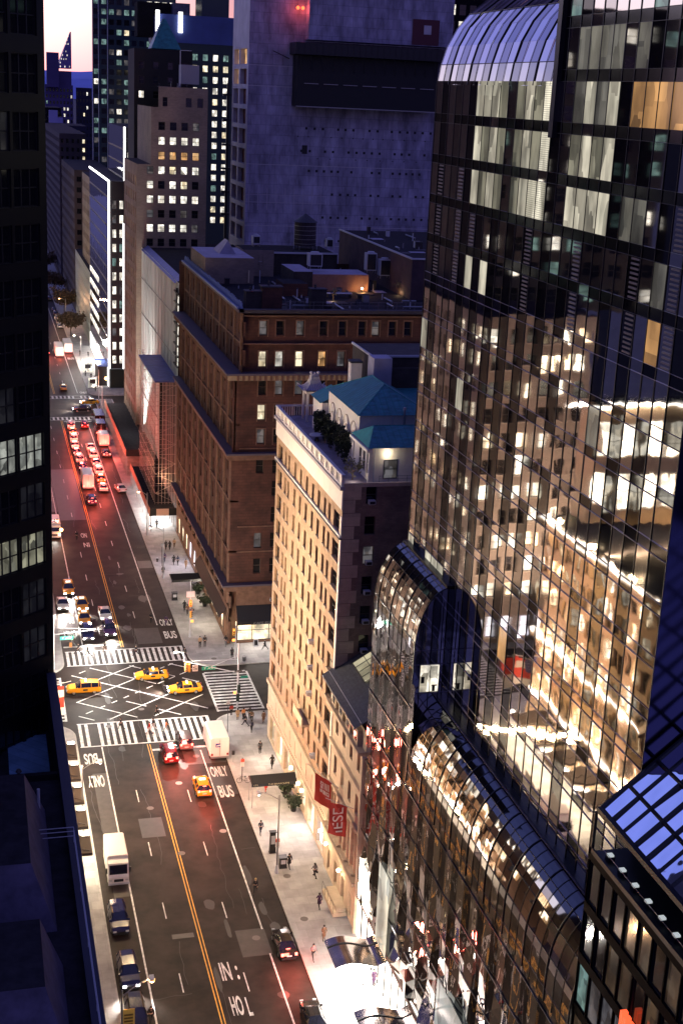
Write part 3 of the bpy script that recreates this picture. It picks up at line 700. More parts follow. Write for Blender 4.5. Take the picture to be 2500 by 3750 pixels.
f = MB(); f.box(-.5, .5, -.12, .12, 5.5, 5.75, whitestone); f.ball((-.45, 0, 5.9), .2, whitestone); f.ball((.45, 0, 5.9), .2, whitestone); f.ball((0, 0, 5.85), .15, whitestone); f.build('ridge_ornament', t, world=False)

# ---- limestone club house with slate roof and flags
B = Bld('limestone_house', 'narrow cream limestone house with arched windows and steep slate roof beside the glass tower', (45, 124, 0))
cx = [2.0, 4.9, 7.8, 10.7]
cols = [(c, 1.1) for c in cx]
B.facade(X0, 130.4, -90, 13.0, 5.2, 22.4, cols, [(6.2, 3.8), (12.2, 2.2), (17, 1.9)], limestone, 'h', .4, rnd([(5, darkglass), (1, L_dim), (1, L_warm)]))
B.facade(X0 - .25, 130.4, -90, 13.0, 0, 5.2, [(2, 1.0), (5, 1.2), (8, 1.3), (11, 1.0)], [(.6, 2.7)], limestone, 'h', .35, rnd([(2, darkglass), (1, L_warm)]))
B.wall.quad((X0, 117.4, 0), (60, 117.4, 0), (60, 117.4, 22.4), (X0, 117.4, 22.4), limestone)
r_ = B.sub('slate_roof'); r_.poly([(34.5, 130.9, 22.9), (34.5, 117.5, 22.9), (41.5, 117.5, 27.3), (41.5, 130.9, 27.3)], slate)
r_.poly([(34.5, 130.9, 22.7), (34.5, 130.9, 22.9), (41.5, 130.9, 27.3), (41.5, 130.9, 22.7)], slate); r_.poly([(34.5, 130.9, 22.7), (34.5, 117.5, 22.7), (34.5, 117.5, 22.9), (34.5, 130.9, 22.9)], black)
r_.poly([(41.5, 130.9, 27.3), (41.5, 117.5, 27.3), (56, 117.5, 26), (56, 130.9, 26)], roofdark)
r_.bar((35.2, 130.6, 23.38), (35.2, 117.8, 23.38), .05, palemetal); r_.bar((34.62, 130.9, 22.75), (34.62, 117.5, 22.75), .12, darksteel)
sk = B.sub('skylight'); sk.add([(37.3, 124, 24.85), (37.3, 129.0, 24.85), (39.5, 129.0, 26.25), (39.5, 124, 26.25)], [(3, 2, 1, 0)], lit('skylight_glow', (1, .88, .55), (1, .9, .6), .75, .3, .3))
for k in range(5): y = 124 + k * 1.25; sk.bar((37.2, y, 24.87), (39.6, y, 26.35), .07, black)
sk.bar((37.2, 124, 24.87), (37.2, 129, 24.87), .12, darksteel); sk.bar((39.6, 124, 26.37), (39.6, 129, 26.37), .12, darksteel); sk.bar((38.4, 124, 25.6), (38.4, 129, 25.6), .06, darksteel)
c = B.sub('cornice'); c.box(X0 - .8, X0 + .01, 117.5, 130.4, 19.9, 20.3, limestone); c.box(X0 - .35, X0 + .01, 117.5, 130.4, 15.4, 15.8, limestone); c.box(X0 - .7, X0 - .01, 117.5, 130.4, 5.2, 5.6, limestone); c.box(X0 - .3, X0 + .01, 117.5, 130.4, 10.9, 11.2, limestone)
for c_0 in cx:
    y = 130.4 - c_0; c.box(X0 - .5, X0, y - .8, y + .8, 20.3, 22.0, limestone); c.box(X0 - .52, X0 - .5, y - .45, y + .45, 20.7, 21.6, darkglass)
    for sgn in (-.75, .75): c.box(X0 - .2, X0, y + sgn - .1, y + sgn + .1, 6, 10.4, limestone)
    c.box(X0 - .45, X0, y - .8, y + .8, 5.62, 5.8, limestone)
    prev = None
    for j in range(9):
        t_ = math.pi * j / 8; p = (X0 - .12, y + .75 * math.cos(t_), 10.0 + .8 * math.sin(t_))
        if prev: c.bar(prev, p, .16, limestone)
        prev = p
B.finish('arched_window')
for i, (y, z, nm) in enumerate(((130.8, 4.0, 'farthest'), (128.2, 3.9, 'middle'), (122.6, 4.0, 'nearest'))):
    t = thing('wall_lantern', 'glowing globe lantern on the limestone house front, %s of three' % nm, 'lantern', (35.4, y, z), 0, 'globe lanterns on the limestone front')
    f = MB(); f.ball((-.35, 0, .1), .22, bulb); f.build('globe', t, world=False); f = MB(); f.bar((0, 0, -.1), (-.35, 0, -.1), .06, black); f.bar((-.35, 0, -.14), (-.35, 0, -.05), .12, black); f.build('bracket', t, world=False)
    point((34.6, y, z + .1), 170, (1, .76, .45), .15)
# entrance ramp beside the wall
t = thing('stone_steps', 'low brown stone entrance steps with railing against the limestone house', 'steps', (34.9, 122.3, .134))
f = MB(); f.box(-.9, .55, -2.2, 2.6, 0, .45, limestone); f.box(-.5, .55, -2.0, 2.4, .45, .8, limestone); f.build('tread', t, world=False); f = MB(); f.bar((-.9, -2.2, 1.4), (-.9, 2.6, 1.4), .04, black)
for k in range(5): f.bar((-.9, -2.2 + k * 1.2, .4), (-.9, -2.2 + k * 1.2, 1.4), .03, black)
f.build('railing', t, world=False)

# flags on the limestone house
def flag(name, label, base, tip, w, hgt, body, items, txt=None):
    t = thing(name, label, 'flag', base, 0)
    d = Vector(tip) - Vector(base); f = MB(); f.cyl((0, 0, 0), d, .05, .035, 6, palemetal); f.build('flagpole', t, world=False)
    u = Vector((d.x, d.y, 0)).normalized(); s = d.length * .28; o0 = d * .22
    def P(a, b): 
        q_ = o0 + d.normalized() * a * 1.0; return Vector((q_.x, q_.y + .10 * math.sin(a * 3 + b * 2), q_.z - b - .12 * a))
    f = MB(); na, nb = 8, 8
    for i in range(na):
        for j in range(nb):
            f.quad(P(w * i / na, hgt * j / nb), P(w * (i + 1) / na, hgt * j / nb), P(w * (i + 1) / na, hgt * (j + 1) / nb), P(w * i / na, hgt * (j + 1) / nb), body(i / na, j / nb))
    f.build('flag_cloth', t, world=False)
    e = MB()
    for a0, a1, b0, b1, m__ in items:
        off = Vector((0, -.04, 0)); e.quad(P(a0, b0) + off, P(a1, b0) + off, P(a1, b1) + off, P(a0, b1) + off, m__)
    if items: e.build('emblem', t, world=False)
    if txt:
        me = text_mesh(txt, white_cloth, hgt * .78, w * .5); o = link('lettering', me, t, False)
        c_ = P(w * .5, hgt * .5); o.location = c_ + Vector((0, -.13, 0)); o.rotation_euler = (R(90), R(-90), 0)
    return t
em = [(.35 + k * .22, .35 + k * .22 + .12, .5, 1.25, white_cloth) for k in range(4)] + [(1.25, 1.7, .5, .95, white_cloth), (1.3, 1.65, 1.0, 1.35, white_cloth), (.35, .8, 1.4, 1.85, white_cloth), (.85, 1.25, 1.4, 1.9, white_cloth), (1.3, 1.7, 1.45, 1.8, white_cloth), (1.4, 1.55, .62, .82, red_cloth), (.48, .66, 1.5, 1.7, red_cloth)]
flag('hanging_flag', 'red flag with a white striped shield emblem on the limestone house', (35.7, 126.5, 11.6), (32.1, 126.3, 14.9), 2.5, 3.2, lambda a, b: red_cloth, em)
flag('hanging_flag', 'red flag with white letters IESE on the limestone house', (35.7, 120.6, 12.4), (32.7, 120.4, 14.0), 2.2, 3.6, lambda a, b: red_cloth, [], 'IESE')
def us(a, b):
    if b < .5 and a < .5: return blue_cloth
    return red_cloth if int(b * 13) % 2 == 0 else white_cloth
flag('national_flag', 'striped national flag with blue canton hanging over the left pavement', (4.7, 158.6, 10.5), (9.8, 157.2, 12.2), 3.4, 3.8, lambda a, b: us(a, b), [(.25 + i * .3, .33 + i * .3, .2 + j * .35, .28 + j * .35, white_cloth) for i in range(5) for j in range(4)])
flag('banner', 'red and white store banner on the left pavement before the avenue', (4.7, 163.6, 9.0), (9.3, 163.0, 9.5), 2.8, 4.4, lambda a, b: red_cloth if b < .6 else white_cloth, [])

# ---- brownstone apartment palace on the far corner
B = Bld('brownstone_palace', 'massive reddish brownstone apartment building with cafe on its corner and three dark ledges', (52, 222, 0))
S0, S1, XS, XE = 195.0, 252.0, 36.0, 72.0
L_ = S1 - S0
sc = []
for k in range(9):
    u = 3.2 + k * 6.3; sc += [(u, 1.15), (u + 2.6, 1.15)]
op = rnd([(14, darkglass), (1.5, blindm), (5, curtm), (.5, L_dim), (.2, L_warm)])
B.facade(XS, S1, -90, L_, 10, 30.6, sc, rows_(11.3, 5, 4.0, 2.5), brown, 'h', .45, op)
B.facade(XS + .45, S1, -90, L_, 30.6, 42.7, sc, rows_(32.0, 3, 3.8, 2.4), brown, 'h', .45, op)
B.facade(XS + 1.1, S1 - 1, -90, L_ - 2, 42.7, 52, sc, [(43.9, 2.3), (48.2, 2.1)], brown, 'h', .4, op)
shop = [(3 + i * 4.8, 3.4) for i in range(12)]
B.facade(XS, S1, -90, L_, 0, 10, shop, [(.4, 3.6), (6.2, 1.9)], brown_trim, 'v', .3, lambda r, c: (L_shopcool if 3 <= c <= 5 else (L_dim if c in (6, 7) else L_shop)) if r == 0 else darkglass, black)
cxs = [40.3, 42.8, 45.8, 49.3, 52.2, 55.2, 57.3, 59.9, 62.3, 66]
ec = [(c - XS, 1.15) for c in cxs]
er = [(11.5, 2.4), (15.6, 2.4), (19.7, 2.4), (23.8, 2.4), (27.4, 2.2), (32.0, 2.2), (35.6, 2.3), (39.4, 2.3), (43.5, 2.3), (48.2, 2.1)]
lits = {(8, 0): L_warm, (8, 1): L_white, (8, 2): L_warm, (8, 3): L_orange, (8, 4): L_dim, (8, 5): L_dim, (8, 6): L_dim, (6, 0): L_warm, (5, 0): L_dim, (1, 0): L_dim, (7, 1): L_dim, (9, 0): L_dim, (9, 2): L_dim, (9, 6): L_dim, (7, 2): L_dim}
B.facade(XS, S0, 0, XE - XS, 10, 42.7, ec, er[:8], brown, 'h', .4, lambda r, c: lits.get((r, c), darkglass), framem, lambda r, c: (r < 6 and c > 1) or (r in (2, 3) and c == 0))
B.facade(XS + 1.1, S0 + .4, 0, XE - XS - 1.1, 42.7, 52, [(c - XS - 1.1, 1.15) for c in cxs], er[8:], brown, 'h', .4, lambda r, c: lits.get((r + 8, c), darkglass))
B.facade(XS + 1.6, S0, 0, XE - XS - 1.6, 0, 10, [(3.6, 8.0), (12, 2)], [(.5, 3.3)], brown_trim, 'h t', .2, lambda r, c: L_shop, black)
B.wall.quad((XS, S0 + 2, 0), (XS + 1.6, S0, 0), (XS + 1.6, S0, 10), (XS, S0 + 2, 10), brown_trim)
B.wall.quad((XS, S1, 0), (XE, S1, 0), (XE, S1, 52), (XS, S1, 52), brown); B.wall.quad((XE, S0, 0), (XE, S1, 0), (XE, S1, 52), (XE, S0, 52), brown)
B.wall.quad((XS + 1.1, S0 + .4, 51), (XE, S0 + .4, 51), (XE, S1 - 1, 51), (XS + 1.1, S1 - 1, 51), roofdark)
c = B.sub('ledge')
ledge = mat('ledge_slate', (.09, .075, .10), .6)
for z, o_, b0 in ((42.7, 1.25, 1.1), (30.6, 1.0, .45), (10.0, 1.2, 0)):
    c.box(XS - o_, XS + b0 + .02, S0 - o_, S1, z - .15, z + .12, ledge); c.box(XS + b0, XE, S0 - o_, S0 + .42, z - .15, z + .12, ledge)
    c.box(XS - o_ + .35, XS + .02, S0 - o_ + .35, S1, z - .95, z - .15, cornicem if z > 40 else brown_trim); c.box(XS, XE, S0 - o_ + .35, S0 + .02, z - .95, z - .15, cornicem if z > 40 else brown_trim)
n = 44
for i in range(n):
    x = XS + .3 + i * .82; c.box(x, x + .35, S0 - 1.1, S0 - .88, 41.75, 42.5, brown_trim)
for i in range(60):
    y = S0 + i * .94; c.box(XS - 1.1, XS - .88, y, y + .35, 41.75, 42.5, brown_trim)
c.box(XS + .5, XE, S0 - .7, S0 + .42, 51.6, 52.1, dark_trim); c.box(XS + .3, XS + 1.2, S0 - .7, S1 - 1, 51.7, 52.1, ledge)
tr_ = B.sub('stone_trim')
for k in range(10):
    y = S1 - .8 - k * 6.3
    if y < S0: y = S0 + .35
    for z0, z1, xo in ((10.2, 29.6, 0), (30.8, 41.7, .45), (43, 51.5, 1.1)): tr_.box(XS + xo - .22, XS + xo, max(S0 - .02, y - .35), y + .35, z0, z1, brown_trim)
for z in (15.0, 23.0, 34.8, 46.9): tr_.box(XS + (0 if z < 30 else (.45 if z < 42 else 1.1)) - .18, XS + 1.12, S0, S1 - 1, z, z + .28, brown_trim)
for z in (15.0, 19.0, 31.2, 46.9, 51.0): tr_.box(XS + 1.1, XE, S0 - .12, S0 + (.0 if z < 42 else .4), z, z + .2, brown_trim)
for i, cx0 in enumerate(cxs):
    for r, (z, h_) in enumerate(er[5:]):
        y_ = S0 + (.4 if r > 2 else 0); tr_.box(cx0 - .75, cx0 - .6, y_ - .08, y_, z - .2, z + h_ + .25, brown_trim); tr_.box(cx0 + .6, cx0 + .75, y_ - .08, y_, z - .2, z + h_ + .25, brown_trim); tr_.box(cx0 - .75, cx0 + .75, y_ - .1, y_, z + h_ + .05, z + h_ + .25, brown_trim)
cr = B.sub('roof_cresting')
crm = mat('verdigris_cresting', (.22, .28, .42), .6)
cr.box(XS + .2, XS + .5, S0, S1 - 1, 52.1, 52.35, crm)
for i in range(52):
    y = S0 + .5 + i * 1.08; cr.cyl((XS + .9, y, 52.1), (XS + .9, y, 53.0 + .25 * random.random()), .34, .1, 5, crm); cr.ball((XS + .9 + .2 * random.random(), y + .4, 52.7), .25, crm, 5)
aw = B.sub('awning')
aw.add([(37.2, 193.2, 4.3), (47, 193.2, 4.3), (47, 194.9, 6.4), (37.2, 194.9, 6.4), (37.2, 193.2, 3.8), (47, 193.2, 3.8)], [(0, 1, 2, 3), (4, 5, 1, 0)], awning_black)
aw.add([(34.8, 196, 4.1), (34.8, 222, 4.1), (35.9, 222, 5.6), (35.9, 196, 5.6)], [(3, 2, 1, 0)], awning_black)
B.finish('window', 98)
pal = B.root
me = text_mesh('CAFE EUROPE', mat('faint_awning_letters', (.25, .25, .25), .6), 4.2, .34); o = link('awning_lettering', me, pal); o.location = (41.8, 193.17, 4.05); o.rotation_euler = (R(90), 0, 0)
ac(45.8 - 3.0, S0, 7.0, 0, '', pal)
# cafe tables inside glow
# roof top structures
def roofthing(name, label, cat, boxes, base, extra=None, group=None):
    t = thing(name, label, cat, base, 0, group); k = {}
    for part, x0, x1, y0, y1, z0, z1, m1, m2 in boxes:
        k.setdefault(part, MB()).prism([(x0, y0), (x1, y0), (x1, y1), (x0, y1)], z0, z1, m1, m2)
    for part, mb in k.items(): mb.build(part, t)
    return t
mb_ = darkbrick
t = roofthing('rooftop_house', 'grey rooftop house with silvery roof at the back left of the brownstone roof', 'rooftop house', [('wall', 37.2, 45.5, 230, 246, 51, 55.3, greybrick, rooflight), ('wall', 45.5, 51, 240, 248, 51, 55.6, greybrick, roofdark)], (40, 235, 51))
f = MB(); f.add([(40.6, 236, 55.3), (43.4, 236, 55.3), (42.0, 236, 57.6), (40.6, 243, 55.3), (43.4, 243, 55.3), (42.0, 239, 57.6)], [(0, 1, 2), (0, 2, 5, 3), (1, 4, 5, 2)], rooflight); f.build('roof_monitor', t)
pane('window', t, 48.6, 239.98, 52.6, .8, 2.0, 0, darkglass)
f = MB(); f.cyl((44.6, 229.8, 51.2), (44.6, 229.8, 53.3), .12, .12, 6, mat('cream_pipe', (.8, .65, .4), .5)); f.cyl((46.5, 229.8, 51.2), (46.5, 229.8, 53.3), .08, .08, 6, palemetal); f.build('vent_pipe', t)  # left pipe in warm cream, right one in pale metal
roofthing('brick_bulkhead', 'long dark brick bulkhead below the water tank', 'rooftop house', [('wall', 51.2, 63.6, 244, 258, 47, 54.6, mb_, roofdark), ('parapet', 51.2, 63.6, 243.7, 244, 54.6, 54.9, palemetal, palemetal)], (57, 250, 51))
roofthing('brick_bulkhead', 'low brick bulkhead with pale flat roof carrying a cooling unit', 'rooftop house', [('wall', 50.6, 53.8, 222, 232, 51, 54.2, mb_, rooflight), ('wall', 53.8, 63.4, 222, 229, 51, 53.8, plywood, rooflight)], (57, 225, 51))
for (x, y, s, lb) in ((39.6, 200.5, 1, 'left dark brown brick chimney at the brownstone roof edge'), (42.3, 200.2, 1.25, 'middle brown brick chimney at the brownstone roof edge'), (50.2, 203.5, 1, 'right brown brick chimney at the brownstone roof edge')):
    t = thing('chimney', lb, 'chimney', (x, y, 51), 0, 'brick chimneys on the brownstone roof'); f = MB(); f.box(-1.2 * s, 1.2 * s, -.9, .9, 0, 2.9 * s, brown if s > 1 else mb_); f.box(-1.3 * s, 1.3 * s, -1, 1, 2.9 * s, 3.05 * s, dark_trim); f.build('shaft', t, world=False); f = MB(); f.cyl((-.4, 0, 3.05 * s), (-.4, 0, 3.6 * s), .16, .16, 6, dark_trim); f.build('chimney_pot', t, world=False)
roofthing('roof_bulkhead', 'small tiled bulkhead in the middle of the brownstone roof', 'rooftop house', [('wall', 47.6, 51.6, 216, 222, 51, 53.0, brown, roofdark)], (49, 219, 51))
rl = thing('roof_railing', 'thin metal railing along the brownstone roof edge and garden', 'railing', (50, 197, 51)); f = MB()
for z in (52.4, 52.9): f.bar((43.8, 197, z), (71, 197, z), .035, steel)
for k in range(20): f.bar((43.8 + k * 1.42, 197, 51), (43.8 + k * 1.42, 197, 52.95), .03, steel)
f.build('rail', rl)
def acunit(x, y, z, sx, sy, sz, label):
    t = thing('cooling_unit', label, 'cooling unit', (x, y, z), 0, 'rooftop cooling units'); f = MB(); f.box(-sx / 2, sx / 2, -sy / 2, sy / 2, .5, sz, palemetal); f.build('casing', t, world=False)
    f = MB(); f.box(-sx / 2 + .15, sx / 2 - .15, -sy / 2 - .03, -sy / 2 + .02, .65, sz - .15, darksteel); f.cyl((0, 0, sz), (0, 0, sz + .25), sx * .32, sx * .32, 12, palemetal); f.build('grille', t, world=False)
    f = MB()
    for a in (-1, 1):
        for b in (-1, 1): f.box(a * sx * .42 - .05, a * sx * .42 + .05, b * sy * .42 - .05, b * sy * .42 + .05, 0, .5, steel)
    f.build('leg', t, world=False)
acunit(55.0, 226, 54.2, 2.2, 2, 2.6, 'boxy cooling unit on the pale bulkhead roof left of the lit wall'); acunit(65.3, 228, 53.4, 1.8, 1.6, 3.4, 'rear tall cooling unit right of the lit brick wall'); acunit(67.2, 226, 52.8, 1.9, 1.6, 3.2, 'front tall cooling unit right of the lit brick wall'); acunit(48.9, 246, 55.6, 1.4, 1.4, 1.9, 'small cooling unit beside the water tank'); acunit(64, 252, 54.6, 1.3, 1.3, 2.0, 'small cooling unit right of the water tank')
# water tank
t = thing('water_tank', 'dark wooden rooftop water tank with conical roof on steel legs', 'water tank', (59.3, 252, 54.6))
tank_wood = mat('tank_wood', (.045, .035, .035), .8, var=.4, scale=2, stretch=(4, 4, .4))
f = MB(); f.cyl((0, 0, .7), (0, 0, 5.0), 2.05, 2.0, 20, tank_wood); f.build('barrel', t, world=False)
f = MB(); f.cyl((0, 0, 5.0), (0, 0, 6.5), 2.3, .08, 16, dark_trim); f.build('conical_roof', t, world=False)
f = MB()
for z in (1.1, 1.9, 2.7, 3.5, 4.3): f.cyl((0, 0, z), (0, 0, z + .07), 2.09, 2.09, 20, steel, False)
f.build('hoop', t, world=False)
f = MB()
for a in range(4): x, y = 1.8 * math.cos(a * 1.57 + .78), 1.8 * math.sin(a * 1.57 + .78); f.bar((x, y, 0), (x, y, .8), .1, steel)
f.bar((2.2, -.5, 0), (2.2, -.5, 4.8), .07, palemetal); f.bar((-2.2, -.5, 0), (-2.2, -.5, 4.8), .07, palemetal); f.build('leg', t, world=False)
# slab house at the right end of roof
B = Bld('brick_side_building', 'dark reddish brick building rising between the brownstone roof and the glass tower', (75, 218, 0))
B.facade(68.0, 213, 0, 22, 0, 57.5, grid(0, 22, 4, 1.2), rows_(41, 5, 3.3, 1.8), mat('maroon_brick', (.075, .045, .05), .9, var=.3, scale=.5), 'h', .2)
B.wall.quad((68, 260, 0), (68, 213, 0), (68, 213, 57.5), (68, 260, 57.5), MT['maroon_brick']); B.wall.quad((68, 213, 57.5), (90, 213, 57.5), (90, 260, 57.5), (68, 260, 57.5), roofdark)
c = B.sub('coping'); c.box(67.8, 90, 212.8, 213.1, 57.5, 57.75, palemetal); c.box(67.8, 68.1, 213, 260, 57.5, 57.75, palemetal); B.finish()

# ---- leafless lit garden trees, evergreen columns, shrubs
def tree(name, label, loc, h, cr, leafm, nl=260, group=None, lean=0, ls=.16, bare=6, squash=1.0, seed=0, trunk_r=.06, stemf=.35):
    rn = random.Random(seed); t = thing(name, label, 'tree' if 'tree' in name else 'plant', loc, 0, group)
    f = MB(); top = Vector((lean, 0, h * .6)); f.cyl((0, 0, 0), top, trunk_r, trunk_r * .5, 6, bark); tips = []
    for i in range(bare):
        a = i * 2.4 + rn.random(); s = top * (.45 + .5 * rn.random()); e = s + Vector((math.cos(a) * cr * .8, math.sin(a) * cr * .8, h * .28 * (.5 + rn.random())))
        f.cyl(s, e, trunk_r * .45, trunk_r * .15, 4, bark, False); tips.append(e)
        for j in range(4):
            b = a + rn.uniform(-1.2, 1.2); q = s.lerp(e, .4 + .6 * rn.random()); e2 = q + Vector((math.cos(b) * cr * .4, math.sin(b) * cr * .4, h * .16 * rn.random() + .1)); f.cyl(q, e2, trunk_r * .2, trunk_r * .08, 3, bark, False); tips.append(e2)
    f.build('trunk', t, world=False)
    if nl:
        c = MB(); cz = h * (1 - stemf) / 2 + h * stemf
        for i in range(nl):
            if rn.random() < .55 and tips: p = rn.choice(tips) + Vector([rn.gauss(0, cr * .16) for _ in range(3)])
            else:
                a, b, r = rn.random() * 6.28, rn.uniform(-1, 1), cr * rn.random() ** .4; s_ = math.sqrt(1 - b * b); p = Vector((r * s_ * math.cos(a), r * s_ * math.sin(a), cz + r * b * squash * h * (1 - stemf) / 2 / cr))
            u = Vector([rn.gauss(0, 1) for _ in range(3)]).normalized() * ls; v = u.orthogonal().normalized() * ls * .6
            c.quad(p - u - v * .3, p + u * .2 - v, p + u + v * .3, p - u * .2 + v, leafm)
        c.build('crown', t, world=False)
    return t
leaf_lit = mat('pale_garden_leaf', (.16, .15, .07), .7, var=.4, scale=3)
leaf_brown = mat('autumn_leaf', (.10, .065, .035), .8, var=.4, scale=.8)
for i, (x, y, h_, lb, nl, pw) in enumerate(((70.0, 240, 4.6, 'uplit leafless garden tree, left of two on the roof terrace', 0, 150), (72.2, 231, 3.8, 'uplit leafy garden tree, right of two on the roof terrace', 240, 120), (67.9, 219, 2.6, 'small uplit shrub at the roof terrace railing', 60, 50), (54.9, 212, 2.0, 'small glowing shrub by the terrace table', 40, 40))):
    tree('garden_tree', lb, (x, y, 51), h_, h_ * .32, leaf_lit, nl, 'uplit garden trees', seed=i + 3, bare=9, trunk_r=.09); point((x - .3, y - .9, 51.5), pw, (1, .66, .32), .1)
point((62.2, 221.2, 51.6), 260, (1, .50, .16), .1)
t = thing('garden_uplight', 'small glowing uplight washing the roof terrace wall orange', 'lamp', (62.2, 221.4, 51)); f = MB(); f.cyl((0, 0, 0), (0, 0, .5), .14, .14, 8, black); f.build('housing', t, world=False); f = MB(); f.ball((0, 0, .62), .18, bulb); f.build('lens', t, world=False)
t = thing('terrace_table', 'low pale garden table and benches on the roof terrace', 'table', (56.5, 215, 51)); f = MB(); f.box(-2.2, 2.2, -.5, .5, .65, .75, palemetal); f.build('table_top', t, world=False); f = MB(); f.box(-2.0, -1.8, -.4, .4, 0, .65, darksteel); f.build('leg', t, world=False); f = MB(); f.box(1.8, 2.0, -.4, .4, 0, .65, darksteel); f.build('leg', t, world=False)
for i in range(5):
    y = 139.6 + i * 3.1; x = 38.2 + .1 * (i % 2)
    tree('evergreen_column', 'dark columnar evergreen before the villa arches, %s from the near end' % ('nearest', 'second', 'middle', 'fourth', 'farthest')[i], (x, y, 43.8), 3.7 - .1 * i, .55, green_dark, 900, 'evergreens before the villa', ls=.17, squash=1, seed=20 + i, stemf=.05)
tree('roof_shrub', 'loose pale shrub at the near corner of the villa terrace', (37.4, 133.2, 43.8), 2.4, .9, leaf_lit, 160, None, seed=31, stemf=.1)
t = thing('garden_bench', 'dark round terrace table with cover by the villa', 'table', (37.6, 150, 43.8)); f = MB(); f.cyl((0, 0, .65), (0, 0, .75), .9, .9, 14, palemetal); f.build('table_top', t, world=False); f = MB(); f.cyl((0, 0, 0), (0, 0, .65), .3, .12, 8, black); f.build('pedestal', t, world=False)
point((37.2, 132.2, 44.3), 30, (1, .8, .55), .1)

# ---- low block, hoardings, sidewalk sheds, scaffold hoist
B = Bld('low_shop_block', 'low dark roofed block behind brown hoardings along the far pavement', (41, 315, 0))
B.box(36.0, 50, 287, 345, 0, 5.2, mb_, roofdark); c = B.sub('green_fence'); c.box(36.0, 50, 344.6, 345, 5.2, 9.2, mat('green_hoarding', (.012, .03, .02), .6))
for k in range(6): c.bar((37.5 + k * 2, 344.5, 5.3), (37.5 + k * 2, 344.5, 8.4), .05, palemetal)
c = B.sub('roof_vent')
for x, y, s in ((37.8, 297, 1.6), (38.4, 303, 1.0), (40, 295, 1.3), (37.2, 313, 1.1), (39.5, 322, .9), (37.5, 326, 1.2)): c.box(x - s * .6, x + s * .6, y - s * .6, y + s * .6, 5.2, 5.2 + s * 1.4, palemetal)
c.box(37.0, 39.8, 290, 291.2, 5.2, 6.6, palemetal); B.finish()
def shed(x0, x1, y0, y1, z, lb, col):
    t = thing('sidewalk_shed', lb, 'scaffold', ((x0 + x1) / 2, (y0 + y1) / 2, .13), 0, 'sidewalk sheds')
    f = MB(); f.box(x0, x1, y0, y1, z - .9, z - .7, roofdark); f.build('deck', t); f = MB(); f.box(x0 - .1, x0, y0, y1, z - 1.3, z + .2, col); f.box(x0, x1, y0 - .1, y0, z - 1.3, z + .2, awning_black); f.build('parapet_board', t)
    n = int((y1 - y0) / 2.6)
    for k in range(n + 1):
        y = y0 + .1 + (y1 - y0 - .2) * k / n
        for x in (x0 + .15, x1 - .3): f = MB(); f.box(x - .07, x + .07, y - .07, y + .07, .13, z - .9, steel); f.build('post', t)
        if k < n: f = MB(); f.bar((x0 + .15, y, 2.8), (x0 + .15, y + 1.2, z - 1), .05, steel); f.build('brace', t)
    return t
shed(30.8, 35.9, 294, 345, 5.6, 'long brown sidewalk shed beside the queue of cars', plywood)
s2 = shed(31.0, 36.2, 252.6, 287, 4.6, 'near sidewalk shed with dark front board and tan sign', plywood)
f = MB(); f.box(32.2, 34.6, 252.4, 252.49, 3.4, 4.7, mat('tan_sign_board', (.62, .40, .30), .6)); f.build('sign_board', s2)
f = MB(); f.box(31.3, 35.6, 255, 285, 3.3, 3.4, mat('shed_tube_light', (.8, .8, .8), .5, emit=(1, .97, .93), es=3)); f.build('tube_lights', s2)
area((33.4, 262, 3.2), (33.4, 262, 0), 4, 14, 1500, (1, .95, .9))
# window strip to the left of the hoist: shop fronts under the shed
B = Bld('tarped_building', 'building behind pale vertical sheeting glowing white at its lower left', (45, 290, 0))
B.wall.quad((37, 330, 0), (37, 286, 0), (37, 286, 47), (37, 330, 47), tarpwhite); B.wall.quad((37, 286, 28.5), (37, 258, 28.5), (37, 258, 47), (37, 286, 47), tarpwhite); B.wall.quad((37.6, 286, 0), (37.6, 258, 0), (37.6, 258, 28.5), (37.6, 286, 28.5), darkbrick); B.wall.quad((37, 286, 0), (37.6, 286, 0), (37.6, 286, 28.5), (37, 286, 28.5), darkbrick); B.wall.quad((37, 258, 0), (60, 258, 0), (60, 258, 44), (37, 258, 44), darkbrick)
B.wall.quad((37, 258, 46.9), (60, 258, 46.9), (60, 330, 46.9), (37, 330, 46.9), roofdark)
B.wall.quad((36.6, 262, 46.6), (38.2, 262, 47.6), (38.2, 318, 47.6), (36.6, 318, 46.6), tarp)
c = B.sub('sheeting_seam')
for k in range(15): c.box(36.9, 37.0, 259 + k * 4.9, 259.12 + k * 4.9, 29 if k < 6 else 5, 46.5, tarpwhite)
for z in (14, 23, 32, 40): c.box(36.88, 37.0, 258 if z > 28 else 286, 330, z, z + .12, steel)
c = B.sub('lit_stair_bay'); c.quad((36.92, 262, 31), (36.92, 258.4, 31), (36.92, 258.4, 44.5), (36.92, 262, 44.5), L_white)
for z in range(31, 46, 2): c.box(36.6, 36.95, 257.8, 263.5, z, z + .25, black)
c.box(36.6, 36.95, 260, 260.3, 31, 46, black); B.finish()
area((34.2, 306, 12), (37, 312, 22), 2.0, 34, 6500, (.9, 1, .97), 130)
t = thing('hoist_scaffold', 'tall open scaffold hoist tower with a blue tarpaulin deck beside the brownstone', 'scaffold', (34.5, 265, 4))
f = MB(); xs = [32.6, 33.6, 34.6, 35.6, 36.6]; ys = [258, 264, 270, 276, 282]
for i in range(13):
    x = 32.6 + i * .33
    if i % 2 == 0: f.bar((x, 258, 4), (x, 258, 28.3), .07, scaff)
for y in [258 + k * 1.6 for k in range(17)]: f.bar((32.6, y, 4), (32.6, y, 28.3), .07, scaff); 
for y in ys: f.bar((36.4, y, 4), (36.4, y, 28.3), .07, scaff)
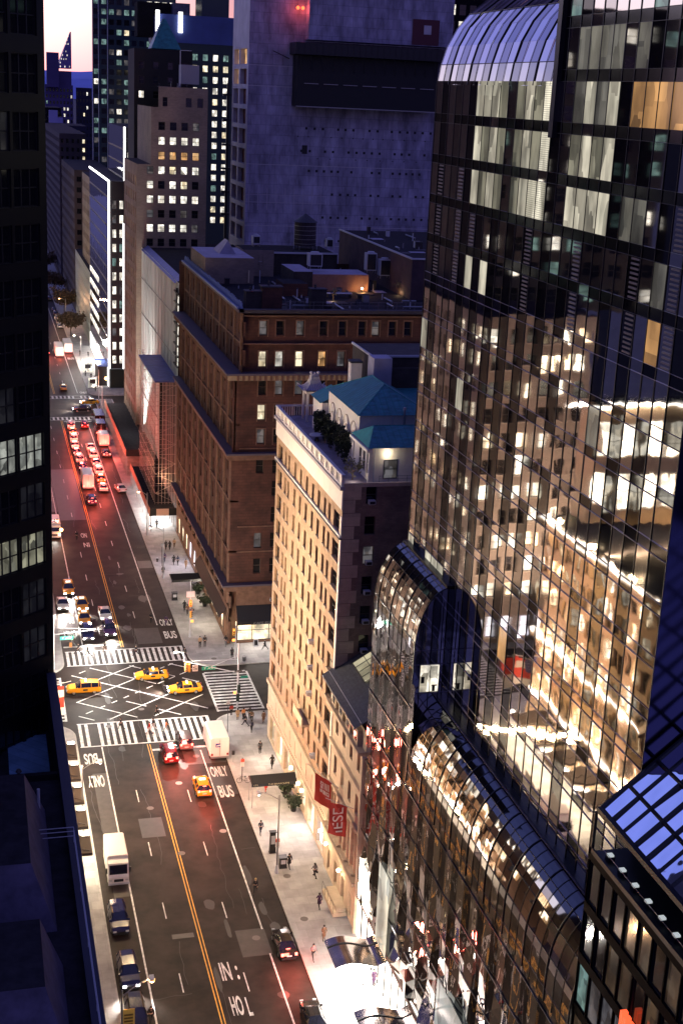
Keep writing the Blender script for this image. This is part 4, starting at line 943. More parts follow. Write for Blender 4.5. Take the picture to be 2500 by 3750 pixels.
for k in range(13):
    z = 4.3 + k * 1.95; f.bar((32.6, 258, z), (36.6, 258, z), .06, scaff); f.bar((32.6, 258, z), (32.6, 284, z), .06, scaff); f.bar((32.6, 270, z), (36.4, 270, z), .06, scaff); f.bar((32.6, 283, z), (36.4, 283, z), .06, scaff)
    if k < 12: f.bar((32.6 if k % 2 else 36.6, 258, z), (36.6 if k % 2 else 32.6, 258, z + 1.95), .05, scaff); 
    for y in range(258, 283, 4):
        if k < 12: f.bar((32.6, y, z), (32.6, y + 4, z + 1.95 * (1 if (y // 4 + k) % 2 else 0) + (0 if (y // 4 + k) % 2 else 0)), .045, scaff)
f.build('tube_frame', t)
f = MB(); f.box(32.4, 37.3, 257.8, 285, 28.3, 28.6, tarp); f.build('deck', t); f = MB()
for z in (29.1, 29.6): f.bar((32.4, 285, z), (36.8, 285, z), .05, palemetal)
for k in range(5): f.bar((32.4 + k, 285, 28.6), (32.4 + k, 285, 29.7), .05, palemetal)
f.build('railing', t)
point((34.5, 256.5, 9), 700, (1, .62, .32), .3)

# ---- tan tower, dark tower with green pyramid
B = Bld('tan_brick_tower', 'stepped tan brick tower with rows of lit square windows facing the viewer', (44, 335, 0))
wc = [(3.05 + 0, 1.5)] + [(5.6 + i * 2.58, 1.5) for i in range(4)]
tl = rnd([(6, L_white), (2, L_orange), (5, darkglass), (2, L_dim)])
rowm = {6: L_white, 5: L_orange, 4: None, 3: None, 2: L_white, 1: darkglass, 0: None}
def tpk(r, c):
    pat = ['DDDDd', 'DDDDD', 'WWWWd', 'dDDdD', 'WWWWW', 'WDWwD', 'dWwWW', 'dOOOO', 'dWWWW', 'dDDDd']
    k = pat[r][c]; return {'D': darkglass, 'd': L_dim, 'W': L_white, 'w': L_warm, 'O': L_orange}[k]
B.facade(35.8, 320, 0, 15.9, 0, 65.5, wc, rows_(44.0, 7, 3.23, 1.75), greybrick, 'h', .15, lambda r, c: tpk(r, c), black)
B.facade(39.0, 320, 0, 12.7, 65.5, 78, [(2.4 + i * 2.58, 1.5) for i in range(4)], rows_(66.6, 3, 3.23, 1.75), greybrick, 'h', .15, lambda r, c: tpk(min(9, r + 7), c + 1), black)
B.facade(40.6, 320, 0, 11.1, 78, 82.4, [(1.5, 1.1), (6.8, 1.3), (9.4, 1.3)], [(77.9 + .3, 2.0)], greybrick, 'h', .15, lambda r, c: darkglass, black)
B.wall.quad((51.7, 320, 0), (51.7, 347, 0), (51.7, 347, 82.4), (51.7, 320, 82.4), greybrick); B.wall.quad((40.6, 320, 82.4), (51.7, 320, 82.4), (51.7, 347, 82.4), (40.6, 347, 82.4), roofdark)
B.wall.quad((39, 347, 65.5), (39, 320, 65.5), (39, 320, 78), (39, 347, 78), greybrick); B.wall.quad((35.8, 320, 65.5), (39, 320, 65.5), (39, 347, 65.5), (35.8, 347, 65.5), roofdark)
B.facade(35.8, 347, -90, 27, 0, 65.5, grid(0, 27, 7, 1.6), rows_(3, 17, 3.6, 2.2), mat('brown_street_wall', (.20, .13, .09), .8, var=.3, scale=.4), 'h', .3, rnd([(3, darkglass), (1, L_warm), (1, L_dim)]), framem)
ry = B.finish('window', 96)
f = MB(); f.box(45.8, 49.8, 321, 325, 83.2, 87.3, mat('grey_tank_panel', (.25, .25, .30), .7)); f.bar((45.5, 320.8, 82.4), (45.5, 320.8, 90.3), .16, palemetal); f.bar((45.5, 320.8, 90.3), (48, 320.8, 90.3), .12, palemetal); f.build('rooftop_tank', ry)
B = Bld('pyramid_roof_tower', 'black unlit tower topped by a teal pyramid roof', (46, 360, 0))
B.facade(38.5, 350, 0, 14, 0, 91, grid(0, 14, 4, 1.3), rows_(66, 7, 3.4, 1.7), mat('black_brick', (.016, .015, .018), .9), 'h', .2, lambda r, c: L_white if (r, c) in ((4, 0), (1, 0)) else darkglass)  # one even black brick over the whole tower
B.wall.quad((38.5, 364, 0), (38.5, 350, 0), (38.5, 350, 91), (38.5, 364, 91), MT['black_brick']); B.wall.quad((38.5, 350, 91), (52.5, 350, 91), (52.5, 364, 91), (38.5, 364, 91), roofdark)
c = B.sub('pyramid_roof'); c.frustum((42.6, 49.8, 350, 357), (45.6, 46.4, 353, 354), 91.2, 98.2, teal, teal); B.finish()

# ---- glass office tower with white light strips, three steps
B = Bld('light_strip_tower', 'stepped glass office tower edged with bright white vertical light strips', (45, 410, 0))
street_glass = mirror('street_face_glass', (.80, .78, .84), .03, .4)
def step(xs, ys, ye, xe, z0, z1):
    B.wall.quad((xs, ye, z0), (xs, ys, z0), (xs, ys, z1), (xs, ye, z1), street_glass)
    B.facade(xs, ys, 0, xe - xs, z0, z1, grid(.5, xe - xs, max(2, int((xe - xs) / 1.9)), 1.15), rows_(z0 + 1.4, int((z1 - z0 - 2) / 3.9), 3.9, 2.3), darksteel, '', .1, rnd([(5, L_white), (1, L_dim), (1, L_teal)]), black)
    B.wall.quad((xs, ys, z1), (xe, ys, z1), (xe, ye, z1), (xs, ye, z1), roofdark)
    f = B.sub('light_strip'); f.box(xs - .25, xs + .25, ys - .3, ys + .02, z0, z1 + .2, ledwhite)
    f2 = B.sub('spandrel')
    for k in range(int((z1 - z0) / 3.9)): f2.box(xs - .06, xs - .01, ys, ye, z0 + .2 + 3.9 * k, z0 + .65 + 3.9 * k, darksteel)
step(35.75, 387, 452, 44, 5.5, 57.2); B.skins['light_strip'].box(39.55, 40.0, 386.7, 387.02, 5.5, 46, ledwhite); B.skins['light_strip'].box(35.6, 35.9, 387, 452, 57.0, 57.5, ledwhite)
step(40.4, 391, 437, 48, 57.2, 71.3); step(45.3, 397, 428, 60, 71.3, 86.2)
B.box(35.9, 44, 386, 387, 0, 5.4, MT['green_hoarding']); c = B.sub('shopfront_and_glow'); c.quad((35.6, 452, .2), (35.6, 387, .2), (35.6, 387, 5.2), (35.6, 452, 5.2), mat('white_shopfront', (.8, .8, .8), .5, emit=(1, .96, .9), es=3)); c.quad((35.75, 452, 0), (35.75, 387, 0), (35.75, 387, .19), (35.75, 452, .19), darksteel)
for z_ in (9.5, 13.4, 17.3, 21.2, 25.1): c.quad((35.66, 452, z_), (35.66, 420, z_), (35.66, 420, z_ + 1.6), (35.66, 452, z_ + 1.6), L_white)  # glowing bands stand in for bright reflections in the street glass
B.finish('window', 96)
t = thing('blue_shed_box', 'dark kiosk with blue roof beside the light strip tower', 'kiosk', (33.8, 393, .13)); f = MB(); f.box(-1.0, 1.6, -4, 6, 0, 5.6, black); f.build('wall', t, world=False); f = MB(); f.box(-1.2, 1.8, -4.2, 6.2, 5.6, 5.9, mat('blue_roof', (.14, .22, .6), .5)); f.build('roof', t, world=False)

# ---- tall blue tower with lit windows behind
bluec = mat('blue_slab_cladding', (.05, .08, .26), .4, var=.3, scale=.1)
B = Bld('blue_glass_tower', 'tall teal and blue glass tower rising out of frame above the street', (60, 600, 0))
tg = mat('teal_tower_glass', (.025, .045, .06), .2)
B.facade(49, 600, 0, 34, 20, 150, grid(0, 34, 11, 2.1), rows_(24, 30, 3.9, 2.2), tg, '', .1, rnd([(5, darkglass), (3, L_teal), (.5, L_warm), (.6, L_white), (1, L_dim)]), black)
B.wall.quad((49, 601, 0), (49, 600, 0), (49, 600, 150), (49, 601, 150), tg)
c = B.sub('edge_fin')
for x in (49, 51.4, 55.1): c.box(x - .12, x + .12, 599.7, 600, 20, 150, palemetal)
B.finish('window', 96)
B = Bld('blue_capped_office', 'broad office building with bright white windows below a plain blue top', (85, 520, 0))
pt_ = rnd([(7, L_white), (1, L_warm), (1, L_teal)])
def bpick(r, c): return rnd([(4, L_teal), (2, L_white)])(r, c) if r == 15 else (rnd([(4, L_warm)])(r, c) if r == 14 else pt_(r, c))
B.facade(66, 520, 0, 30, 20, 98, grid(0, 30, 8, 1.9), rows_(34.5, 16, 3.85, 2.3), mat('green_black_cladding', (.02, .035, .04), .5), '', .15, bpick, black)
B.wall.quad((66, 519.9, 98), (96, 519.9, 98), (96, 519.9, 107.5), (66, 519.9, 107.5), bluec)
B.box(66, 96, 520, 550, 98, 107.4, bluec); B.box(72.5, 78.5, 530, 540, 107.4, 112, purplewall); B.box(60, 72, 535, 545, 100, 112, navy)
B.box(82, 92, 525, 540, 107.4, 116, tg)
c = B.sub('light_strip'); c.box(64.6, 66, 518.5, 518.9, 101.5, 108.6, ledwhite); c = B.sub('light_strip#2'); c.box(72.8, 74.3, 518.9, 519.3, 101.4, 108.4, ledwhite); c = B.sub('crown_window'); c.box(80, 92, 524, 524.5, 116.5, 119, L_white)
B.finish('window', 96)

# ---- raw concrete tower under construction
B = Bld('concrete_tower', 'huge raw concrete tower under construction with a black netted platform', (86, 350, 0))
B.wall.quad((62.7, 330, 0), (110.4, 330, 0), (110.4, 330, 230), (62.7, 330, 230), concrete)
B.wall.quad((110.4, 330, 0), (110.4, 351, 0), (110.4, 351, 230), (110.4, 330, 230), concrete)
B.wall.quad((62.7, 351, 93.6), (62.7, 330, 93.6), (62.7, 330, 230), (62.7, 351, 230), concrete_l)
bays = [(5.2, 6.4), (14.6, 8.4)]
B.facade(62.7, 351, -90, 21, 40, 93.6, bays, rows_(47.5, 10, 4.55, 3.5), concrete_l, 'v', 1.0, lambda r, c: L_orange if (r == 9 or (r == 8 and c < 1)) else mat('site_opening', (.16, .055, .045), .8), plywood)
u = B.sub('upper_core'); u.box(75.9, 110.8, 326.5, 329.98, 94.4, 230, concrete)
pk = B.sub('netted_platform')
pk.box(72.3, 110.6, 323.5, 329.95, 91.0, 93.6, black); pk.box(73.2, 107.4, 325.5, 329.95, 79.6, 90.9, awning_black)
for k in range(14): x = 73.6 + k * 2.5; pk.bar((x, 323.8, 91), (x + .8, 325.4, 87.5), .12, darksteel)
for k in range(7): pk.box(75 + k * 4.7, 78.4 + k * 4.7, 325.3, 325.49, 84.6, 84.75, steel)
pk.box(73.2, 107.4, 325.3, 325.49, 79.4, 79.6, steel)
for k in range(26): pk.bar((73 + k * 1.45, 323.4, 90.9), (73 + k * 1.45, 323.4, 93.9), .05, darksteel)
pk.bar((72.3, 323.4, 93.9), (110.6, 323.4, 93.9), .06, steel); pk.bar((72.3, 330, 90), (68, 328, 91.5), .2, black)
hl = B.sub('anchor_hole')
for z, x0, x1, s in ((74.5, 77, 108, 1.9), (69.3, 76, 108.6, 1.9), (64.7, 78, 108.6, 1.75), (59.3, 82, 109, 1.9), (53.8, 80, 109, 1.9), (48.2, 81, 108.5, 1.75), (72.6, 75, 107, 2.7), (67.6, 80, 107, 3.1)):
    x = x0
    while x < x1:
        if random.random() < .85: w = .28 if z not in (72.6, 67.6) else .13; hl.box(x - w, x + w, 329.96, 329.99, z - w, z + w, black)
        x += s * (1 + random.uniform(-.08, .08))
hl.box(76.1, 77.4, 329.95, 329.99, 68.6, 70.6, black)
sm = B.sub('formwork_seam')
seam = mat('concrete_seam', (.42, .38, .46), .8)
for z in (88.2, 83.6, 65.8, 58.8, 57.0, 51.5, 46.9): sm.box(62.7, 62.7 + (20 if z in (58.8, 57.0) else 48), 329.95, 329.99, z, z + .12, seam if z in (58.8, 57.0) else concrete_l)
for k in range(9): sm.box(63.5 + k * 2.2, 63.65 + k * 2.2, 329.94, 329.985, 55.2, 60.5, seam)
rd = B.sub('red_panel'); rd.box(100.8, 107.4, 326.4, 326.49, 94.6, 100.3, mat('dark_red_screen', (.09, .02, .03), .7)); rd.box(103.6, 105.4, 326.3, 326.39, 97, 99, concrete_l)
rb = B.sub('red_beacon'); rb.ball((73.8, 329.4, 101.3), .42, signred); rb.ball((75.0, 329.4, 101.3), .42, signred)
B.finish('open_bay', 60); point((74.4, 327.5, 101), 450, (1, .12, .10), .5)
t = thing('construction_hoist', 'skeletal mast hoist with small lamps running up the right edge of the concrete tower', 'hoist', (113, 345, 40)); f = MB()
for x in (112.0, 114.2): f.bar((x, 345, 30), (x, 345, 92), .16, steel)
for k in range(31): f.bar((112.0, 345, 31 + 2 * k), (114.2, 345, 32 + 2 * k), .1, steel)
f.build('mast', t); f = MB()
for k in range(14): f.ball((113.1 + .5 * (k % 2), 344.6, 47 + k * 3.1), .22, ledwhite)
f.build('lamp', t)
t = thing('left_hoist', 'dark hoist mast hugging the left edge of the concrete tower', 'hoist', (61.5, 352.5, 40)); f = MB()
for z in (52, 57.5, 63.2, 69, 75, 81): f.box(60.6, 64.5, 351.2, 352.5, z, z + .5, black)
f.box(61.6, 62.2, 351.5, 352.4, 40, 84, black); f.build('mast', t)
B = Bld('lit_scaffold_building', 'distant building behind glowing white scaffolding right of the concrete tower', (130, 380, 0))
B.facade(118, 380, 0, 30, 60, 125, grid(0, 30, 10, 2.0), rows_(62, 13, 4.3, 2.8), navy, 'h', .2, rnd([(2, L_white), (1, L_teal), (2, darkglass)]), black)
B.finish('window', 60)
t = thing('site_floodlight', 'glaring white site floodlight beside the concrete tower', 'lamp', (117, 355, 95)); f = MB(); f.ball((0, 0, 4.6), .8, headm); f.build('lens', t, world=False); f = MB(); f.bar((0, .6, 0), (0, .6, 4.6), .3, darksteel); f.build('mast', t, world=False)

# ---- farther street walls and skyline
def slab(name, lb, x0, x1, y0, y1, z1, m, nc, nr, pick, z0=0, step_=None, sf=True):
    B = Bld(name, lb, ((x0 + x1) / 2, (y0 + y1) / 2, 0))
    st_ = (z1 - z0) / (nr + .5)
    B.facade(x0, y0, 0, x1 - x0, z0, z1, grid(0, x1 - x0, nc, (x1 - x0) / nc * .5), rows_(z0 + st_ * .4, nr, st_, st_ * .5), m, '', .2, pick, black)
    if sf:
        n = max(3, int((y1 - y0) / 5)); B.facade(x0, y1, -90, y1 - y0, z0, z1, grid(0, y1 - y0, n, 2.4), rows_(z0 + st_ * .4, nr, st_, st_ * .5), m, '', .3, pick, black)
    B.wall.quad((x0, y0, z1), (x1, y0, z1), (x1, y1, z1), (x0, y1, z1), roofdark); return B
pdark = rnd([(12, darkglass), (1, L_white), (1, L_warm)])
slab('pale_stone_block', 'narrow grey stone block with one lamp on its roof left of the light strips', 37.0, 50, 455, 500, 53, greybrick, 4, 12, rnd([(12, darkglass), (1, L_dim)])).finish('window', 60)
b_ = slab('glass_front_block', 'pale grey glass fronted block with lit stair windows at street level', 35.8, 44, 453, 520, 24, mat('pale_grey_panel', (.30, .32, .30), .5), 2, 6, rnd([(2, L_white), (1, L_dim)])); b_.finish('window', 60)
slab('brown_street_block', 'dark brown street block further down the avenue', 36.0, 50, 525, 600, 52, mat('dim_brown_wall', (.06, .042, .038), .9, var=.3, scale=.2), 4, 13, pdark).finish('window', 60)
slab('far_brown_block', 'farther dark street block with a column of small yellow windows', 35.8, 47, 610, 760, 62, mat('plum_wall', (.04, .03, .045), .9), 5, 17, lambda r, c: L_warm if c == 4 else darkglass).finish('window', 60)
slab('distant_block', 'distant dark block closing the view along the street', 26, 60, 1000, 1050, 66, navy, 8, 16, rnd([(8, darkglass), (1, L_warm)]), sf=False).finish('window', 40)
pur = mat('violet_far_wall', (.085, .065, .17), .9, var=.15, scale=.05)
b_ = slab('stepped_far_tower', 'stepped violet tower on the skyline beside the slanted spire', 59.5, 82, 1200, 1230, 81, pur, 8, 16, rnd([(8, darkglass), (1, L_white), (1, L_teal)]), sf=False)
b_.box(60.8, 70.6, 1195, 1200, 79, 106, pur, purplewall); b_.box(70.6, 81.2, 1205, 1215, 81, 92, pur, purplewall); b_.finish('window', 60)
t = thing('slanted_spire', 'thin slanted triangular spire tower dotted with lights on the skyline', 'tower', (76, 1300, 0))
f = MB(); zz = lambda z: 82 + (z - 82) * 1300 / 1200
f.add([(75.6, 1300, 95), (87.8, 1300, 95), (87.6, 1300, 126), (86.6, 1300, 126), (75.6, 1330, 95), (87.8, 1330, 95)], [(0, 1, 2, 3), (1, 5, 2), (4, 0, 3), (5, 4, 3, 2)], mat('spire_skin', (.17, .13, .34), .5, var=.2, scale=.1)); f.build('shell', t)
f = MB()
for r_0 in range(9):
    z = 96 + r_0 * 3.2; x_l = 75.6 + 10.8 * (z - 95) / 31
    for x in range(int(x_l) + 1, 87, 2):
        if random.random() < .6: f.box(x - .3, x + .3, 1299.6, 1299.9, z, z + 1.2, L_white)
f.build('window_light', t)
slab('dark_skyline_block', 'dark flat topped block on the skyline right of the spire', 84, 97, 1195, 1230, 79.5, mat('night_wall', (.02, .018, .04), .9), 5, 14, pdark, sf=False).finish('window', 30)
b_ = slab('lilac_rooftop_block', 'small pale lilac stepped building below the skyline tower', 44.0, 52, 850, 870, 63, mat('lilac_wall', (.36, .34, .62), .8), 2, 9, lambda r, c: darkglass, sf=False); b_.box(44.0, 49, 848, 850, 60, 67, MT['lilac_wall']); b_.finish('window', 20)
slab('dark_street_block', 'dark lower block beneath the lilac rooftop', 43, 62, 800, 845, 60, mat('night_wall', (.02, .018, .04), .9), 5, 12, pdark, sf=False).finish('window', 40)
# street trees at the far park corner
for i, (x, y) in enumerate(((30.6, 470), (31.5, 520), (30.8, 575), (31, 640))):
    tree('street_tree', 'brown autumn street tree, %s of the row far down the pavement' % ('nearest', 'second', 'third', 'farthest')[i], (x, y, .13), 8.5, 4.0, leaf_brown, 1500, 'autumn trees far down the pavement', ls=.45, seed=50 + i, trunk_r=.18)

# ================================================================== BIG GLASS TOWER
T = thing('glass_tower', 'huge striped mirror glass hotel tower with curved cascading glass steps and hanging rounded shoulder', 'tower', (50, 95, 0))
XT = 38.6
gl_light = mirror('silver_stripe_glass', (.74, .70, .67), .004, .3)
gl_mid = mirror('grey_stripe_glass', (.48, .46, .45), .0065, .35)
gl_dark = mat('black_stripe_glass', (.004, .004, .006), .03, 0, bump=.005, bscale=.3, spec=.45)
gp_light = mirror('podium_silver_glass', (.74, .70, .66), .16, .42, stretch=(1, 1, .28))
gp_dark = mat('podium_black_glass', (.006, .006, .008), .04, 0, bump=.16, bscale=.42, stretch=(1, 1, .28), spec=.7)
gc_light = mirror('curved_silver_glass', (.60, .56, .54), .012, .6)
gc_dark = mirror('curved_grey_glass', (.30, .28, .29), .012, .6)
gr_light = mirror('rippled_silver_glass', (.90, .85, .80), .009, .5)
gr_dark = mat('rippled_dark_glass', (.005, .005, .006), .03, 0, bump=.009, bscale=.5, spec=.9)
spand = mirror('spandrel_glass', (.05, .05, .06), .004, .6, rough=.12)
rg = random.Random(9)
def panel(mb, x, y0, y1, z0, z1, m, jit=.0045):
    a, b, c = [rg.uniform(-jit, jit) for _ in range(3)]
    mb.add([(x + a, y1, z0), (x + b, y0, z0), (x + c, y0, z1), (x + a + c - b, y1, z1)], [(0, 1, 2, 3)], m)
SW = 1.71
bounds = [117 - SW * k for k in range(29)]; bounds[-1] = 68.6
floors = [29.78 + 3.37 * k for k in range(27)]
stripe = []
for k in range(28):
    r = rg.random(); stripe.append(gl_light if k % 2 == 0 else (gl_dark if r < .85 else gl_mid))
G_ = MB(); LT = 'lit'; LTs = []; VTs = []
louv = mat('louvre_slat', (.16, .14, .14), .5)
for k in range(28):
    y1, y0 = bounds[k], bounds[k + 1]; yc = (y0 + y1) / 2
    for fi, z in enumerate(floors):
        if y0 < 90.7 <= y1 and z > 83: pass
        if z >= 83.3 and yc > 90.8: continue
        zb = z + .75; zt = z + 3.37; m = stripe[k]; target = G_
        par = k % 2 == 0
        if rg.random() < (.04 if yc > 92 else .22): m = gl_mid if par else gl_light
        if yc < 88.5 and z < 68: m = gr_dark if (m is gl_dark) else gr_light
        def inr(a, b): return a < yc < b
        # guest rooms with the lights on
        if 76.5 < z < 77.5 or 79.9 < z < 81.0 or 73.1 < z < 74.1:
            if inr(80.9, 88.7) or inr(91, 97.4) or inr(99.2, 106): target = LT; m = (L_blind if inr(91, 94.6) else L_hotel) if par or rg.random() < .35 else L_hotel2
            if inr(80.9, 88.7) and z > 79: m = L_hotel if par else L_hoteldim
            if inr(72.6, 80) and z > 79: target = LT; m = L_amber if rg.random() < .85 else L_hoteldim
            elif inr(76, 80) and z < 74.5: target = LT; m = L_hoteldim
        if 83 < z < 84.5 and inr(80.9, 88.7): target = LT; m = L_hoteldim
        if 83 < z < 84.5 and inr(76, 80) and par: target = LT; m = L_hoteldim
        if z > 85 and inr(68, 90) and rg.random() < .16: target = LT; m = L_teal
        if 30 < z < 68 and yc > 98 and rg.random() < .035: target = LT; m = L_hotel
        if 33 < z < 73 and yc < 98 and rg.random() < .014: target = LT; m = rg.choice((L_amber, L_hoteldim, L_hoteldim))
        if inr(107.5, 111.2) and (44 < z < 46 or 37 < z < 42): target = LT; m = L_hotel
        ledge_only = False
        lit_here = target == LT
        if lit_here: target = MB(); LTs.append(target)
        panel(target, XT, y0, y1, zb, zt, m)
        panel(G_, XT, y0, y1, z, zb, (spand if rg.random() < .8 else stripe[k]) if z > 69 else stripe[k])
        if 66 < z < 75 and k in (1, 4, 6, 13, 18, 23, 26) and not lit_here:
            VT = MB(); VTs.append(VT)
            for s in range(9): VT.box(XT - .06, XT - .01, y0 + .12, y1 - .5, zb + .1 + s * .29, zb + .22 + s * .29, louv)
G_.build('facade_glass', T)
for nm_, lst in (('lit_room_glazing', LTs), ('louvre_panel', VTs)):
    for q_ in lst[:99]: q_.build(nm_, T)
    if lst[99:]:
        qq_ = MB()
        for q_ in lst[99:]: qq_.v += []; k0 = len(qq_.v); qq_.v += q_.v; qq_.f += [[i + k0 for i in f_] for f_ in q_.f]; qq_.m += [qq_.mi(q_.mats[i]) for i in q_.m]
        tag(qq_.build(nm_, T), kind='stuff')
ml = MB(); mull = mat('mullion_black', (.02, .02, .024), .35, .4); mull_l = mat('mullion_pale', (.22, .20, .25), .4, .5)
for k, y in enumerate(bounds):
    top = 118 if y < 91.5 else 83.4
    ml.box(XT - .05, XT - .008, y - .03, y + .03, 28, top, mull)
for z in floors:
    ya = 117 if z < 83.5 else 90.8
    ml.box(XT - .07, XT - .009, 68.6, ya, z - .014, z + .014, mull_l if z < 70 else mull); ml.box(XT - .06, XT - .0085, 68.6, ya, z + .735, z + .755, mull_l if z < 70 else mull)
ml.box(XT - .35, XT, 90.4, 91.1, 80, 118, mull)
ml.build('mullion', T)
bd = MB()
bd.quad((XT, 68.6, 38), (70, 68.6, 38), (70, 68.6, 118), (XT, 68.6, 118), mirror('east_face_glass', (.10, .09, .16), .01, .4, rough=.1))
bd.quad((XT, 117, 0), (XT, 117, 83.4), (70, 117, 83.4), (70, 117, 0), gl_dark)
bd.quad((XT + .02, 117, 0), (XT + .02, 68.6, 0), (XT + .02, 68.6, 29.7), (XT + .02, 117, 29.7), spand)
bd.quad((XT, 90.7, 83.4), (70, 90.7, 83.4), (70, 90.7, 118), (XT, 90.7, 118), gl_dark)
bd.build('side_wall', T)
# curved skins
def curved(name, prof, ya, yb, sw, ribs, z_low=None, seed=1):
    r = random.Random(seed); n = max(1, round((yb - ya) / sw)); s = (yb - ya) / n; g = MB(); rb = MB()
    for k in range(n):
        y0 = ya + k * s; y1 = y0 + s; m = gc_light if k % 2 == 0 else gc_dark
        for si, ((xa, za), (xb, zb)) in enumerate(zip(prof, prof[1:])):
            m = (gc_light if k % 2 == 0 else gc_dark) if (si < len(prof) - 6 or 'shoulder' in name) else gr_dark  # upper segments get darker glass, painting in the ridge's dark reflection
            j = [r.uniform(-.009, .009) for _ in range(3)]
            g.add([(xa + j[0], y1, za), (xa + j[1], y0, za), (xb + j[2], y0, zb), (xb + j[0] + j[2] - j[1], y1, zb)], [(0, 1, 2, 3)], m)
    for k in range(n + 1):
        w = .10 if k % ribs == 0 else .035
        for (xa, za), (xb, zb) in zip(prof, prof[1:]): rb.bar((xa - .03, ya + k * s, za + .02), (xb - .03, ya + k * s, zb + .02), w, mull)
    for i, (xa, za) in enumerate(prof):
        if i % 3 == 1: rb.bar((xa - .03, ya, za + .02), (xa - .03, yb, za + .02), .05, mull)
    g.build(name + '_glass', T, smooth=False); rb.build(name + '_rib', T)
def ell(cx, cz, rx, rz, n): return [(cx - rx * math.cos(math.pi / 2 * i / n), cz + rz * math.sin(math.pi / 2 * i / n)) for i in range(n + 1)]
XP = 35.6
P1 = [(XP, 33.5), (XP, 35), (XP, 36.4)] + ell(XT, 36.5, XT - XP, 5.8, 12)
P2 = [(XP, 24.2), (XP, 25.2)] + ell(XT, 26.2, XT - XP, 5.6, 12)
curved('upper_cascade', P1, 104.2, 117, 1.28, 3, seed=2); curved('lower_cascade', P2, 68.7, 104.2, 1.32, 3, seed=3)
P3 = [(38.6, 83.4), (38.85, 85.0), (39.3, 86.5), (40.1, 88.0), (41.1, 89.2), (42.6, 90.4), (44.5, 91.5), (47, 92.6), (50, 93.3), (55, 93.8)]
curved('shoulder', P3, 90.7, 117, 1.55, 3, seed=4)
# ridge gutters
rd_ = MB(); rd_.box(38.1, 38.62, 104.2, 117, 42.15, 42.45, mull); rd_.box(38.1, 38.62, 68.7, 104.2, 31.65, 31.95, mull); rd_.bar((38.0, 68.7, 31.9), (38.0, 104.2, 31.9), .12, purplewall); rd_.build('ridge_gutter', T)
# end wall between the two cascades
ew = MB(); pr1 = ell(XT, 36.5, XT - XP, 5.8, 10); pts = [(XP, 104.2, 24.5)] + [(x, 104.2, z) for x, z in pr1] + [(XT, 104.2, 24.5)]
ew.poly([(x, y, z) for x, y, z in pts][::-1], mirror('end_wall_glass', (.85, .85, .95), .03, .6, rough=.06))
for x in (36.2, 37.05, 37.95): ew.bar((x, 104.15, 31), (x, 104.15, 41 if x > 37 else 39), .05, mull)
for z in (32.6, 35.3, 36.6): ew.bar((35.6, 104.15, z), (38.6, 104.15, z), .05, mull_l)
ew.build('end_wall', T)
lr = MB(); lr.box(36.25, 37.9, 104.1, 104.18, 32.75, 35.2, lit('meeting_room', (1, .88, .66), (1, .93, .8), 1.15, 1.4, 1.0)); lr.build('lit_room_glazing', T)
fm = MB(); fm.bar((37.1, 104.08, 32.7), (37.1, 104.08, 35.2), .06, mull); fm.box(36.3, 36.6, 104.05, 104.09, 33.6, 34.2, black); fm.box(37.3, 37.8, 104.05, 104.09, 33.3, 33.4, plywood); fm.box(37.35, 37.6, 104.04, 104.08, 32.8, 33.3, black); fm.build('room_furniture', T)
# undulating podium front
pg = MB(); ent = MB()
k = 0; y = 117.0
while y > 68.9:
    w = 1.5; top = 33.6 if y > 104.3 else 24.3; m = gp_light if k % 2 == 0 else gp_dark
    nseg = 14; z_lo = 4.6
    ph = rg.random() * 6.28
    prev = None
    for i in range(nseg + 1):
        z = z_lo + (top - z_lo) * i / nseg
        amp = .26 * max(0, 1 - (z - 4) / 20.0)
        xa = XP + amp * math.sin(z * .62 + k * 1.9); xb = XP + amp * math.sin(z * .62 + (k + 1) * 1.9)
        wob = .55 * max(0, 1 - (z - 4) / 17.0); ya_ = y + wob * math.sin(z * .55 + k * 3.1); yb_ = y - w + wob * math.sin(z * .55 + (k + 1) * 3.1)
        if prev: pg.quad(prev[0], prev[1], (xb, max(68.7, yb_), z), (xa, min(117, ya_), z), m)
        prev = ((xa, min(117, ya_), z), (xb, max(68.7, yb_), z))
    k += 1; y -= w
pg.build('podium_glass', T, smooth=False)
pb = MB()
for z in (8.4, 12.2, 16.0, 19.8, 23.6, 27.4, 31.2):
    if z < 25: pb.box(XP - .09, XP - .02, 68.7, 117, z, z + .09, mull)
    else: pb.box(XP - .09, XP - .02, 104.2, 117, z, z + .09, mull)
pb.box(XP - .3, XP + .1, 116.9, 117.3, 0, 20, limestone); pb.build('transom', T)
# street level: bright lobby and shop front
lobby = mat('lobby_glow', (.9, .9, .9), .4, emit=(1, .90, .74), es=3.2); shopg = mat('grey_shop_glow', (.6, .6, .6), .4, emit=(.80, .88, .86), es=.9)
ent.quad((XP, 117, .14), (XP, 95.5, .14), (XP, 95.5, 4.6), (XP, 117, 4.6), lobby); ent.quad((XP, 95.5, .14), (XP, 68.7, .14), (XP, 68.7, 4.6), (XP, 95.5, 4.6), shopg)
ent.quad((XP - .12, 116.6, 4.6), (XP - .12, 112.5, 4.6), (XP - .12, 112.5, 9.2), (XP - .12, 116.6, 9.2), lobby); ent.quad((XP - .3, 109.5, 4.6), (XP - .3, 106, 4.6), (XP - .3, 106, 13), (XP - .3, 109.5, 13), lit('tall_lobby_window', (1, .86, .62), (.9, .9, .8), .9, .4, .2))
ent.quad((XP - .3, 92, 5), (XP - .3, 84, 5), (XP - .3, 84, 12.5), (XP - .3, 92, 12.5), lit('grey_hall_window', (.50, .54, .52), (.62, .64, .60), .62, .3, .15))
ent.build('shopfront_and_glow', T)
pf = MB()
